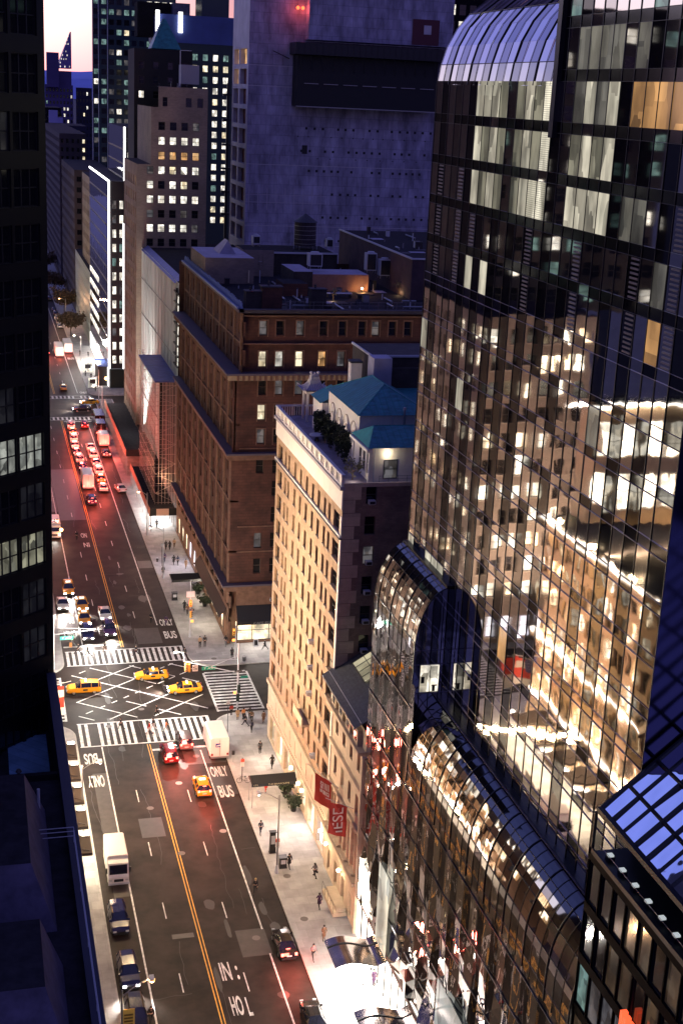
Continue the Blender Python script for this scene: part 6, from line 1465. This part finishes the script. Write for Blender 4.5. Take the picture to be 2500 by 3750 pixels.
t = thing('traffic_signal_mast', 'signal pole with orange light at the far intersection corner', 'traffic signal', (31.5, 372, .13), 0, 'traffic signal masts'); f = MB(); f.cyl((0, 0, 0), (0, 0, 8), .12, .1, 8, palemetal); f.cyl((0, 0, 6), (-3, 0, 6.6), .06, .05, 6, palemetal); f.build('pole', t, world=False); f = MB(); f.ball((2.2, 2.0, 5.2), .5, sodium, 8); f.build('amber_lamp', t, world=False); point((33, 371, 5), 700, (1, .4, .15))
# kerb furniture
def kiosk(name, lb, cat, x, y, w, d, h, m, top=None, rz=0, gp=None):
    t = thing(name, lb, cat, (x, y, .134), rz, gp); f = MB(); f.frustum((-w / 2, w / 2, -d / 2, d / 2), (-w / 2 + .04, w / 2 - .04, -d / 2 + .04, d / 2 - .04), .08, h, m, top or m); f.box(-w / 2 - .04, w / 2 + .04, -d / 2 - .04, d / 2 + .04, 0, .08, darksteel); f.build('casing', t, world=False)
    f = MB(); f.box(-w * .33, w * .33, -d / 2 - .02, -d / 2 + .01, h * .45, h * .85, palemetal if m is black else darksteel); f.build('front_panel', t, world=False)
    f = MB(); f.box(-w / 2 - .06, w / 2 + .06, -d / 2 - .06, d / 2 + .06, h, h + .08, darksteel); f.build('lid', t, world=False); return t
kiosk('phone_kiosk', 'slim dark phone kiosk on the right kerb', 'kiosk', 30.4, 133.8, .7, .45, 2.6, black)
kiosk('litter_bin', 'dark litter box behind the slim street lamp base', 'bin', 30.9, 130.6, .8, .7, 1.25, black)
kiosk('news_box', 'dark newspaper box before the brownstone awning', 'news box', 30.6, 215.3, .9, .8, 1.2, black)
kiosk('bus_shelter_panel', 'glowing bus shelter advertisement panel past the far crossing', 'bus shelter', 31.0, 386, 2.4, .4, 3.0, L_white)
kiosk('bus_shelter_panel', 'bluish glowing shelter panel further up the far pavement', 'bus shelter', 31.4, 408, 2.6, .4, 3.0, L_white)
t = thing('litter_basket', 'pale wire litter basket on the curved corner pavement', 'bin', (37.3, 187.9, .134)); f = MB()
for k in range(14): a = k * 6.283 / 14; f.bar((.28 * math.cos(a), .28 * math.sin(a), 0), (.36 * math.cos(a), .36 * math.sin(a), .95), .03, palemetal)
f.cyl((0, 0, .9), (0, 0, .98), .38, .38, 14, palemetal, False); f.build('basket', t, world=False); f = MB(); f.cyl((0, 0, .05), (0, 0, .7), .26, .32, 12, black); f.build('liner', t, world=False)
for lb, x, y in (('black fire hydrant with silver cap on the kerb by the strolling couple', 30.2, 234.9),):
    t = thing('fire_hydrant', lb, 'hydrant', (x, y, .134)); f = MB(); f.cyl((0, 0, 0), (0, 0, .65), .16, .15, 10, black); f.cyl((-.25, 0, .45), (.25, 0, .45), .07, .07, 8, black); f.build('barrel', t, world=False); f = MB(); f.ball((0, 0, .68), .17, palemetal, 8); f.build('cap', t, world=False)
def busstop(lb, x, y, h=3.2, gp='bus stop signs'):
    t = thing('bus_stop_sign', lb, 'sign', (x, y, .134), 0, gp); f = MB(); f.cyl((0, 0, 0), (0, 0, h), .05, .05, 6, darksteel); f.build('pole', t, world=False)
    sign(t, 'sign_plate', 0, -.07, h - .65, .45, 1.0, mat('sign_white', (.8, .75, .72), .5)); sign(t, 'red_panel', 0, -.1, h - .32, .45, .42, mat('sign_red', (.75, .10, .05), .5)); return t
busstop('red and white stop sign by the bicycle near the mail truck', 30.1, 150.9); busstop('red and white stop sign by the slim lamp and kerb kiosk', 30.35, 131.2, 3.4); busstop('red and white sign plate at the blown out pavement edge', 29.9, 99.5, 2.4)
t = thing('parking_meter', 'grey parking meter behind the mail truck at the kerb', 'parking meter', (29.9, 156.0, .134)); f = MB(); f.cyl((0, 0, 0), (0, 0, 1.1), .04, .04, 6, steel); f.build('post', t, world=False); f = MB(); f.box(-.18, .18, -.12, .12, 1.1, 1.6, black); f.build('head', t, world=False)
for lb, x, y, h in (('thin dark pole at the kerb beside the mail truck roof', 30.7, 164.6, 4.6), ('thin signpost with round plate beside the strolling couple', 30.7, 232.5, 4.2)):
    t = thing('sign_post', lb, 'post', (x, y, .134), 0, 'thin kerb posts'); f = MB(); f.cyl((0, 0, 0), (0, 0, h), .05, .04, 6, darksteel); f.build('post', t, world=False); f = MB(); f.cyl((0, -.06, h - .3), (0, -.02, h - .3), .28, .28, 12, steel); f.build('plate', t, world=False)
# bicycle chained to the stop sign
t = thing('bicycle', 'dark bicycle leaning on the red and white stop sign', 'bicycle', (30.2, 150.4, .134), R(80))
for nm, y in (('wheel', -.52), ('wheel', .52)):
    f = MB(); 
    for k in range(20): a, b = k * 6.283 / 20, (k + 1) * 6.283 / 20; f.bar((0, y + .33 * math.cos(a), .34 + .33 * math.sin(a)), (0, y + .33 * math.cos(b), .34 + .33 * math.sin(b)), .045, tyre)
    for k in range(6): a = k * 1.047; f.bar((0, y, .34), (0, y + .32 * math.cos(a), .34 + .32 * math.sin(a)), .01, steel)
    f.build(nm, t, world=False)
f = MB(); 
for a, b in (((0, -.52, .34), (0, -.05, .32)), ((0, -.52, .34), (0, -.18, .85)), ((0, -.05, .32), (0, -.18, .85)), ((0, -.05, .32), (0, .38, .82)), ((0, -.18, .80), (0, .36, .86)), ((0, .36, .95), (0, .52, .34))): f.bar(a, b, .045, black)
f.build('frame', t, world=False); f = MB(); f.box(-.07, .07, -.32, -.08, .86, .92, black); f.build('saddle', t, world=False); f = MB(); f.bar((-.28, .32, 1.0), (.28, .32, 1.0), .04, steel); f.build('handlebar', t, world=False)
# building canopies over the pavement
def awn(name, lb, x0, x1, yc, w, z, txt=None):
    t = thing(name, lb, 'canopy', (x0, yc, 0.134)); f = MB(); L = x1 - x0
    f.box(0, L, -w / 2, w / 2, z, z + .05, awning_black); f.add([(0, -w / 2, z + .05), (L, -w / 2, z + .05), (L, 0, z + .65), (0, 0, z + .65), (0, w / 2, z + .05), (L, w / 2, z + .05)], [(0, 1, 2, 3), (3, 2, 5, 4), (0, 3, 4)], awning_black)
    f.box(0, L, -w / 2 - .02, -w / 2, z - .35, z + .06, awning_black); f.build('canvas', t, world=False)
    f = MB()
    for s in (-1, 1): f.cyl((.15, s * w / 2 * .9, 0), (.15, s * w / 2 * .9, z), .04, .04, 6, steel)
    f.build('post', t, world=False)
    if txt: me = text_mesh(txt, mat('awning_gold_letters', (.6, .5, .3), .6), 2.6, .2); o = link('lettering', me, t, False); o.location = (L * .6, -w / 2 - .03, z - .12); o.rotation_euler = (R(90), 0, 0); me = text_mesh('171', MT['awning_gold_letters'], .45, .2); o = link('lettering', me, t, False); o.location = (.5, -w / 2 - .03, z - .12); o.rotation_euler = (R(90), 0, 0)
    return t
awn('entrance_awning', 'black entrance awning with small gold letters before the beige house', 29.9, 35.4, 145.0, 2.2, 3.2, 'THE BRIARCLIFFE'); awn('entrance_awning', 'long black awning over the brownstone entrance pavement', 30.1, 35.8, 216.8, 3.0, 3.4)
point((33, 144.6, 2.9), 420, (1, .80, .45), .3); point((34.8, 214, 3.0), 700, (1, .86, .66), .3)
for i, (y, z) in enumerate(((143.2, 3.4), (147.2, 3.4), (141.4, 3.4))):
    t = thing('door_lamp', 'bright globe lamp at the beige house entrance, %s' % ('right beside the awning', 'just behind the awning', 'first shop side of the awning')[i], 'lamp', (35.4, y, z), 0, 'globe lamps at the beige house entrance'); f = MB(); f.ball((0, 0, 0), .25, bulb, 10); f.build('globe', t, world=False); f = MB(); f.bar((0, 0, -.05), (.35, 0, -.15), .07, black); f.build('bracket', t, world=False)
for lb, x, y, h, r_ in (('round evergreen bush in a planter right of the beige house awning', 34.8, 142.6, 2.0, .85), ('bare dark shrub under the beige house awning', 34.6, 146.2, 1.9, .8), ('evergreen planter bush under the brownstone awning', 34.9, 217.6, 1.6, .9), ('evergreen planter bush before the brownstone shops', 35.1, 211.5, 1.6, .9)):
    t = tree('planter_bush', lb, (x, y, .134), h, r_, green_dark, 420, 'planter bushes', ls=.16, seed=int(y), stemf=.2); f = MB(); f.cyl((0, 0, 0), (0, 0, .5), .32, .4, 10, black); f.build('pot', t, world=False)
t = thing('sandwich_board', 'folding sandwich board in front of the corner cafe', 'sign', (40.2, 193.6, .134)); f = MB()
for s in (-1, 1): f.add([(-.35, s * .35, 0), (.35, s * .35, 0), (.35, 0, 1.1), (-.35, 0, 1.1)], [(0, 1, 2, 3)], palemetal); f.bar((-.35, s * .35, 0), (-.35, 0, 1.1), .06, palemetal); f.bar((.35, s * .35, 0), (.35, 0, 1.1), .06, palemetal)
f.build('board', t, world=False); f = MB(); f.add([(-.26, -.30, .2), (.26, -.30, .2), (.26, -.06, .95), (-.26, -.06, .95)], [(0, 1, 2, 3)], black); f.build('chalk_panel', t, world=False)
t = thing('kerb_sign', 'yellow lettered board on a pole at the lower left beside the parked cars', 'sign', (10.75, 100.5, .134)); f = MB(); f.cyl((0, 0, 0), (0, 0, 6.2), .07, .06, 6, darksteel); f.build('pole', t, world=False)
sign(t, 'yellow_board', 0, -.1, 5.6, 1.05, 1.9, mat('yellow_sign', (.62, .38, .08), .6, emit=(1, .55, .12), es=.12)); 
f = MB()
for k in range(4): f.box(-.38, .38, -.135, -.122, 4.95 + k * .32, 5.12 + k * .32, mat('sign_brown_letters', (.20, .10, .02), .6))
f.build('text_bars', t, world=False); sign(t, 'orange_board', .0, -.1, 3.9, .7, .8, mat('sign_orange', (.7, .2, .06), .6))
for i, (x, y, lb) in enumerate(((22.4, 151.9, 'in the red lit lane behind the dark red car'), (25.8, 139.6, 'beside the right lane line ahead of the black sedan'), (18.2, 146.3, 'in the left lane before the delivery truck'), (20.4, 135.6, 'on the yellow centre line'), (25.5, 118.2, 'in the pale asphalt patch'), (25.6, 158.7, 'just behind the grey car'), (15.4, 169.1, 'in the near crosswalk'), (20.3, 173.8, 'in the hatched box'), (31.0, 120.4, 'on the pavement by the stone steps'), (31.0, 128.7, 'on the pavement near the slim lamp'), (33.0, 189.5, 'on the curved corner pavement'))):
    z = .012 if x < 29 else .139; f = MB(); f.cyl((x, y, z - .01), (x, y, z), .42, .42, 20, mat('manhole_iron', (.10, .085, .08), .5) if i not in (0, 1) else mat('manhole_pale', (.26, .2, .2), .5)); tag(f.build('manhole_cover'), 'round manhole cover ' + lb, 'manhole cover', 'manhole covers')

# ================================================================== PEOPLE
skin = mat('skin', (.50, .32, .24), .6); skin_d = mat('skin_dark', (.22, .12, .08), .6)
def skel(pose):
    a, b, c, d, lean = pose   # leg swing, arm swing, elbow, knee, lean
    v = {}; J = lambda n, x, y, z, r: v.__setitem__(n, (Vector((x, y, z)), r))
    J('pelvis', 0, 0, .95, .145); J('waist', 0, lean * .3, 1.10, .125); J('chest', 0, lean * .7, 1.32, .155); J('neckb', 0, lean, 1.47, .07); J('neck', 0, lean, 1.54, .052); J('head', 0, lean + .02, 1.64, .098); J('crown', 0, lean + .01, 1.72, .085)
    E = [('pelvis', 'waist'), ('waist', 'chest'), ('chest', 'neckb'), ('neckb', 'neck'), ('neck', 'head'), ('head', 'crown')]
    for s, nm in ((1, 'L'), (-1, 'R')):
        sw = a * s; J('hip' + nm, s * .095, 0, .88, .10); ky = math.sin(sw) * .43; J('knee' + nm, s * .10, ky, .47 + .03 * abs(a), .062)
        back = -1 if sw < 0 else 0; ay = ky + math.sin(sw - (d if sw < 0 else 0)) * .40; J('ankle' + nm, s * .10, ay, .08 + (.07 if sw < 0 and a else 0), .042); J('toe' + nm, s * .11, ay + .15, .035, .033)
        E += [('pelvis', 'hip' + nm), ('hip' + nm, 'knee' + nm), ('knee' + nm, 'ankle' + nm), ('ankle' + nm, 'toe' + nm)]
        aw = -b * s; J('sh' + nm, s * .19, lean * .9, 1.42, .068); J('el' + nm, s * .25, lean * .8 + math.sin(aw) * .27, 1.16, .046); ey = lean * .8 + math.sin(aw) * .27
        J('wr' + nm, s * .23, ey + math.sin(aw + c) * .24, 1.16 - math.cos(aw + c) * .24, .030); w = v['wr' + nm][0]; dr = Vector((0, math.sin(aw + c), -math.cos(aw + c)))
        J('palm' + nm, *(w + dr * .08), .028); p = v['palm' + nm][0]; E += [('chest', 'sh' + nm), ('sh' + nm, 'el' + nm), ('el' + nm, 'wr' + nm), ('wr' + nm, 'palm' + nm)]
        side = Vector((0, math.cos(aw + c), math.sin(aw + c)))
        for k in range(4):
            q = p + dr * (.075 + .012 * (1.5 - abs(k - 1.5))) + side * (.026 * (k - 1.5)) - Vector((s * .012, 0, 0)); J('f%d%s' % (k, nm), *q, .008); E.append(('palm' + nm, 'f%d%s' % (k, nm)))
        q = w + dr * .07 + side * .06; J('th' + nm, *q, .010); E.append(('wr' + nm, 'th' + nm))
    return v, E
def skin_mesh(v, E, only=None, grow=0, root='pelvis', sub=1, name='body', scale=None):
    names = [n for n in v if only is None or n in only]; ix = {n: i for i, n in enumerate(names)}
    me = bpy.data.meshes.new(name); me.from_pydata([v[n][0] for n in names], [(ix[a], ix[b]) for a, b in E if a in ix and b in ix], [])
    o = bpy.data.objects.new(name, me); COL.objects.link(o); m = o.modifiers.new('s', 'SKIN'); m.use_smooth_shade = True
    lay = me.skin_vertices[0].data if me.skin_vertices else None
    if lay is None:
        bm = bmesh.new(); bm.from_mesh(me); bm.verts.layers.skin.verify(); bm.to_mesh(me); bm.free(); lay = me.skin_vertices[0].data
    for n in names:
        r = v[n][1] + grow; k = (scale or {}).get(n, 1); lay[ix[n]].radius = (r * k, r * k); lay[ix[n]].use_root = (n == root)
    if root in ix and root == 'pelvis':
        for n in ('pelvis', 'waist', 'chest'):
            if n in ix: rr = (v[n][1] + grow) * (scale or {}).get(n, 1); lay[ix[n]].radius = (rr * 1.0, rr * .78)
    s = o.modifiers.new('b', 'SUBSURF'); s.levels = sub
    bpy.context.view_layer.update(); dg = bpy.context.evaluated_depsgraph_get(); out_ = bpy.data.meshes.new_from_object(o.evaluated_get(dg)); bpy.data.objects.remove(o)
    out_.polygons.foreach_set('use_smooth', [True] * len(out_.polygons)); out_.name = name; return out_
POSES = {'walk': (.42, .45, .35, .5, .03), 'stride': (.55, .6, .5, .7, .06), 'stand': (0.06, .05, .15, .1, 0), 'hold': (.12, -.05, 1.3, .1, .02)}
PM = {}
for pn, pv in POSES.items():
    v, E = skel(pv); torso = ['pelvis', 'waist', 'chest', 'neckb'] + [a + s for a in ('sh', 'el', 'wr') for s in 'LR']; legs = ['pelvis'] + [a + s for a in ('hip', 'knee', 'ankle') for s in 'LR']
    long_ = dict(v); 
    PM[pn] = {'body': skin_mesh(v, E, name='body'), 'jacket': skin_mesh(v, E, torso, .016, name='jacket'), 'trousers': skin_mesh(v, E, legs, .012, name='trousers')}
    sh = MB()
    for s in 'LR': a_, t_ = v['ankle' + s][0], v['toe' + s][0]; sh.cyl(a_ - Vector((0, .04, .0)) + Vector((0, 0, .0)), t_ + Vector((0, .05, .01)), .055, .04, 8, black)
    PM[pn]['shoe'] = sh.mesh('shoe')
    hm = MB(); hc = v['head'][0]; hm.ball((hc.x, hc.y - .025, hc.z + .045), .118, black, 10, 1.0); hm.box(-.09, .09, hc.y - .13, hc.y - .06, hc.z - .12, hc.z + .04, black); PM[pn]['hair'] = hm.mesh('hair', True)
    fa = MB()
    for s in (-1, 1): fa.ball((s * .035, hc.y + .092, hc.z + .005), .012, black, 6)
    fa.box(-.03, .03, hc.y + .09, hc.y + .10, hc.z - .055, hc.z - .045, mat('lips', (.35, .12, .10), .6)); fa.cyl((0, hc.y + .09, hc.z), (0, hc.y + .115, hc.z - .025), .008, .014, 5, skin)
    PM[pn]['face'] = fa.mesh('face')
    ct = MB(); n = 14; rg_ = [(1.08, .165, .13), (.95, .185, .15), (.75, .20, .17), (.55, .215, .19)]
    vs = [(rx_ * math.cos(2 * math.pi * i / n), v['waist'][0].y + ry_ * math.sin(2 * math.pi * i / n), z) for z, rx_, ry_ in rg_ for i in range(n)]
    ct.add(vs, [(j * n + i, j * n + (i + 1) % n, (j + 1) * n + (i + 1) % n, (j + 1) * n + i) for j in range(3) for i in range(n)], black); PM[pn]['coat_skirt'] = ct.mesh('coat_skirt', True)
bagm = MB(); bagm.box(-.06, .06, -.17, .17, -.38, -.08, black); bagm.bar((0, -.12, -.08), (0, 0, .04), .02, black); bagm.bar((0, .12, -.08), (0, 0, .04), .02, black); BAG = bagm.mesh('bag')
bp_ = MB(); bp_.box(-.15, .15, -.33, -.16, 1.05, 1.5, black); BPK = bp_.mesh('backpack')
cl = lambda n, c: mat('cloth_' + n, c, .85)
CB, CG, CT, CR, CO, CW, CN, CP, CBR, CL = cl('black', (.012, .012, .014)), cl('grey', (.16, .16, .17)), cl('tan', (.42, .26, .14)), cl('red', (.45, .03, .02)), cl('orange', (.65, .25, .08)), cl('white', (.65, .65, .66)), cl('navy', (.02, .022, .05)), cl('plum', (.05, .02, .06)), cl('brown', (.14, .08, .045)), cl('lilac', (.50, .40, .55))
HB, HBL = mat('hair_dark', (.02, .014, .01), .6), mat('hair_blond', (.50, .34, .14), .6)
def person(x, y, face, pose, top, legs, lb, hair=HB, sk=skin, bag=None, pack=None, coat=False, s=1.0):
    z = .134 if (x > 29.3 or x < 10.9) else .0
    if 170.6 < y < 187 or 349 < y < 376: z = 0
    t = tag(link('person', PM[pose]['body'], None), lb, 'person'); t.location = (x, y, z); t.rotation_euler = (0, 0, R(face)); t.scale = (s, s, s); setm(t, sk) if t.material_slots else None
    if not t.material_slots: PM[pose]['body'].materials.append(skin); setm(t, sk)
    for part, m in (('jacket', top), ('trousers', legs), ('shoe', CB), ('hair', hair), ('face', None)) + ((('coat_skirt', top),) if coat else ()):
        me = PM[pose][part]; o = link(part, me, t, False)
        if m:
            if not o.material_slots: me.materials.append(m)
            setm(o, m)
    if bag: o = link('bag', BAG, t, False); o.location = (.27, .05, .88); setm(o, bag)
    if pack: o = link('backpack', BPK, t, False); setm(o, pack)
    return t
# face: 0 = walking away (+y), 180 = towards the viewer, 90 = to the left
PP = [(29.9, 138.0, 180, 'walk', CN, CN, 'person in a dark jacket walking near the kerb below the awning post', 0), (31.6, 130.4, 190, 'walk', CB, CB, 'person in black striding past the kerb kiosks', 2), (33.9, 127.9, 20, 'walk', CG, CB, 'person in a grey top carrying dark bags by the lanterns', 1),
      (33.0, 122.1, 5, 'walk', CP, CB, 'person in a plum coat with a white shopping bag', 3), (32.1, 116.4, 180, 'hold', CBR, CBR, 'person in a long brown coat above the wavy canopy', 2), (30.3, 113.5, 185, 'stride', CG, CB, 'person in dark clothes striding at the lit pavement edge', 0),
      (27.0, 126.3, 160, 'walk', CB, CB, 'blond person in black stepping in the road by the kerb', 4), (32.5, 147.8, 180, 'walk', CR, CR, 'person in a bright red coat behind the black awning', 2), (34.5, 153.7, 0, 'walk', CB, CB, 'person in a dark long coat beyond the awning', 2), (33.8, 158.0, 180, 'stand', CB, CB, 'person in black standing before the lit shop corner', 2),
      (33.9, 164.3, 0, 'walk', CG, CB, 'person in grey with a dark backpack near the corner', 5), (33.4, 166.2, 60, 'stride', CB, CB, 'person in black striding past the corner group', 0), (32.1, 169.6, 10, 'stand', CR, CB, 'person in a red jacket waiting at the right crosswalk', 0), (32.7, 168.1, 0, 'stand', CT, CBR, 'person in a tan coat waiting behind the signal mast', 2),
      (33.5, 168.1, 30, 'stand', CO, CB, 'person in an orange top within the corner group', 1), (34.4, 168.2, 0, 'stand', CB, CB, 'taller person in black in the corner group', 0), (36.0, 166.7, 180, 'stand', CBR, CBR, 'person in a brown coat at the beige house corner', 2), (34.5, 167.2, 350, 'walk', CBR, CB, 'person in dark brown just in front of the corner group', 0),
      (16.9, 167.9, 95, 'walk', CB, CB, 'person in black alone on the left of the near crosswalk', 1), (20.5, 166.1, 90, 'walk', CR, CW, 'person in a red top on the near crosswalk', 0), (21.1, 167.0, 90, 'walk', CB, CW, 'person in black and white beside the red topped walker', 0), (22.7, 166.2, 270, 'walk', CO, CW, 'person in an orange jacket on the near crosswalk', 0), (22.1, 171.2, 120, 'walk', CB, CB, 'person in black walking just inside the hatched box', 0),
      (34.2, 108.9, 180, 'walk', CL, CL, 'pale lilac figure washed out on the white lit pavement', 0), (36.0 - .9, 108.4, 200, 'stand', CP, CP, 'figure in purple by the hotel door on the white pavement', 2), (13.5, 107.0, 180, 'walk', CB, CB, 'person in black walking beside the lowest parked car', 0),
      (12.6, 197.9, 270, 'stride', CBR, CB, 'person in brown pulling an orange suitcase at the far crosswalk', 6), (13.2, 194.4, 270, 'stride', CB, CB, 'person in black right behind the suitcase puller', 0), (14.6, 193.4, 90, 'stride', CB, CB, 'person crossing in front of the navy car', 0), (17.2, 194.6, 90, 'walk', CB, CBR, 'person crossing in front of the plum car', 0), (21.7, 192.5, 80, 'stride', CB, CB, 'person in black with a red bag mid crosswalk', 7), (28.7, 190.6, 180, 'walk', CB, CB, 'person in black with a pale box at the crosswalk end', 8),
      (25.5, 205.6, 0, 'walk', CB, CB, 'dark figure crossing the empty lanes left of the bus lettering', 0), (27.7, 204.2, 0, 'walk', CP, CP, 'dark figure walking over the bus lane lettering', 0), (31.6, 194.2, 180, 'stand', CT, CB, 'person in a pale tan top, left of the pair at the curved corner', 0), (32.4, 194.4, 180, 'stand', CB, CB, 'person in black, right of the pair at the curved corner', 0),
      (35.6, 194.2, 0, 'walk', CB, CG, 'person in a black jacket at the cafe corner', 0), (35.7, 189.3, 0, 'stand', CB, CB, 'person in a long black coat by the pale signal pole', 2), (31.5, 209.9, 0, 'walk', CB, CB, 'person in black beside the white sign board', 2), (31.7, 208.0, 0, 'walk', CBR, CB, 'person in brown just in front of the black clad walker', 0),
      (32.6, 254.8, 180, 'walk', CN, CB, 'lone person under the bright white shed', 0), (32.6, 241.3, 0, 'walk', CB, CB, 'left walker of the pair past the bright shed', 2), (33.3, 241.3, 0, 'walk', CB, CB, 'right walker of the pair past the bright shed', 2), (34.3, 242.4, 180, 'walk', CT, CBR, 'person in tan close to the lit shop fronts', 0), (31.5, 234.7, 0, 'walk', CP, CN, 'person in plum next to the thin signpost', 0),
      (32.9, 233.0, 10, 'walk', CB, CB, 'left walker of the pair nearing the long awning', 2), (33.6, 232.7, 10, 'walk', CN, CB, 'right walker of the pair nearing the long awning', 0), (34.8, 230.9, 180, 'walk', CT, CT, 'person in a light coat beside the violet shop light', 2), (30.3, 227.7, 180, 'stand', CB, CB, 'person in black at the kerb before the long awning', 2), (16.9, 249.4, 0, 'walk', CB, CB, 'dark figure walking in the left lanes beside the lane lettering', 0),
      (41.3, 191.9, 90, 'walk', CB, CB, 'person in black leaving past the cafe windows', 2), (31.1, 435.6, 0, 'walk', CB, CB, 'tiny dark figure near the far bus', 0), (33.5, 433.3, 0, 'walk', CB, CB, 'tiny dark figure against the bright far pavement', 0), (33.1, 417.4, 0, 'stand', CB, CB, 'tiny figure by the bluish shelter', 0), (32.5, 395.6, 0, 'stand', CB, CB, 'tiny figure right of the far shelter', 0), (31.6, 398.6, 0, 'stand', CB, CB, 'tiny figure behind the far shelter', 0), (30.3, 402.7, 0, 'walk', CP, CB, 'tiny figure left of the far shelter', 0),
      (31.4, 381.3, 0, 'walk', CB, CB, 'tiny figure at the far crossing corner', 0), (32.6, 386.8, 0, 'walk', CB, CB, 'tiny figure beyond the far crossing corner', 0), (32.3, 488.3, 0, 'walk', CB, CB, 'tiny figure up the far pavement', 0), (33.3, 485.4, 0, 'walk', CB, CB, 'second tiny figure up the far pavement', 0), (30.4, 356.9, 0, 'stand', CBR, CB, 'tiny figure on the far right crosswalk', 0)]
for x, y, fc, ps, a, b, lb, ex in PP:
    person(x, y, fc, ps, a, b, lb, HBL if ex == 4 else HB, bag={1: CB, 3: CW, 7: CR, 8: CW}.get(ex), pack=CN if ex == 5 else None, coat=ex in (2, 3), s=1.0 + random.uniform(-.03, .04))
t = thing('suitcase', 'orange suitcase pulled across the far crosswalk', 'suitcase', (12.3, 197.2, 0)); f = MB(); f.box(-.2, .2, -.15, .15, .08, .75, CO); f.build('shell', t, world=False); f = MB(); f.bar((-.1, .1, .75), (-.1, .25, 1.05), .03, black); f.bar((.1, .1, .75), (.1, .25, 1.05), .03, black); f.build('handle', t, world=False)

# ================================================================== SHOP FRONT LIGHT, ADDED FLOODLIGHTS AND FILL
def floodlight(lb, x, y, z, tx, ty, tz, sx, sy, p, c):
    t = thing('floodlight', lb, 'lamp', (x, y, z), 0, 'added roof edge floodlights'); f = MB(); f.box(-.25, .25, -.4, .4, 0, .4, black); f.build('housing', t, world=False); f = MB(); f.box(.26, .28, -.35, .35, .05, .35, bulb); f.build('lens', t, world=False)  # fixtures added to go with the warm light on the beige front
    return area((x + .6, y, z + .3), (tx, ty, tz), sx, sy, p, c)
area((6.3, 145, 31.2), (35.7, 147, 27), 1, 26, 6000, (1, .80, .58), 100)  # broad warm light added from the store roof towards the beige front
for i, y in enumerate((134, 145, 156)): floodlight('added black floodlight on the golden store cornice, %s of three' % ('nearest', 'middle', 'farthest')[i], 4.9, y, 30.7, 35.7, y, 20, .6, .6, 900, (1, .72, .42))
area((8.5, 146, 4.2), (8.5, 146, 0), 3, 30, 3800, (1, .84, .60)); area((7.5, 145, 6.0), (4.6, 145, 22), 1.2, 30, 27000, (1, .66, .34)); area((7.6, 145, 29.0), (4.6, 145, 18), .8, 30, 22000, (1, .70, .38))
area((-5, 186, 6), (-5, 189.5, 22), 14, 1, 6500, (1, .78, .62), 75); area((8.5, 215, 6), (4.6, 215, 26), 1, 40, 6500, (1, .80, .66), 75); area((35.2, 138, 3.2), (31, 138, 0), 1, 12, 1300, (1, .84, .80)); area((35.2, 155, 3.2), (31, 155, 0), 1, 12, 900, (1, .82, .66))  # first two areas are added light on the mirrored brown block
area((35.6, 232, 3.4), (31, 232, 0), 1, 14, 1200, (.95, .88, 1)); area((35.4, 203, 3.6), (31, 203, 0), 1, 12, 900, (1, .86, .66)); area((42, 194, 3.4), (42, 189, 0), 8, 1, 700, (1, .9, .8))
point((33, 425, 6), 9000, (1, .9, .78), 1.0); point((33, 395, 6), 5000, (.95, .95, 1), 1.0)

# ---- small plant and clutter on the roofs
def clutter(root, x0, x1, y0, y1, z, n, seed, avoid=()):
    r = random.Random(seed)
    for i in range(n):
        x, y = r.uniform(x0, x1), r.uniform(y0, y1)
        if any(a < x < b and c < y < d for a, b, c, d in avoid): continue
        k = r.random(); f = MB()
        if k < .35: h = r.uniform(.4, 1.5); f.cyl((x, y, z), (x, y, z + h), .1, .1, 7, r.choice((steel, darksteel, palemetal))); f.cyl((x, y, z + h), (x, y, z + h + .15), .2, .12, 7, darksteel); f.build('vent_pipe', root)
        elif k < .6: w, d, h = r.uniform(.5, 1.4), r.uniform(.5, 1.4), r.uniform(.5, 1.3); f.box(x - w / 2, x + w / 2, y - d / 2, y + d / 2, z, z + h, r.choice((steel, darksteel, mb_, palemetal))); f.box(x - w / 2 - .06, x + w / 2 + .06, y - d / 2 - .06, y + d / 2 + .06, z + h, z + h + .08, darksteel); f.build('roof_vent_box', root)
        elif k < .8:
            l = r.uniform(2, 6); q = (x + l, y) if r.random() < .5 else (x, y + l); f.cyl((x, y, z + .3), (q[0], q[1], z + .3), .14, .14, 6, steel); f.cyl((x, y, z), (x, y, z + .3), .1, .1, 5, steel); f.build('duct', root)
        else:
            w, d = r.uniform(1, 3), r.uniform(1, 3); f.box(x - w / 2, x + w / 2, y - d / 2, y + d / 2, z + .001 * i, z + .04 + .001 * i, r.choice((rooflight, mat('roof_patch', (.05, .045, .06), .7), asphalt_old))); f.build('roof_patch', root)
clutter(pal, 40, 66, 199, 245, 51, 95, 1, ((49, 64, 220, 234), (36, 52, 228, 250), (50, 64, 240, 262), (38, 44, 198, 203), (53, 60, 212, 217)))
clutter(broot, 46, 58, 132, 152, 43.8, 10, 2, ((38, 53, 131, 153),))
for o in list(COL.objects):
    if o.name == 'apartment_block': clutter(o, -10, 3.6, 35, 77, 41, 34, 3, ((-20, 3.4, 39, 59.2), (-20, 3.3, 60.8, 75)))
    if o.name == 'low_shop_block': clutter(o, 37, 46, 288, 343, 5.2, 40, 4)
    if o.name == 'brick_side_building': clutter(o, 69, 84, 215, 255, 57.5, 22, 5)
    if o.name == 'tan_brick_tower': clutter(o, 42, 50, 322, 345, 82.4, 10, 6)
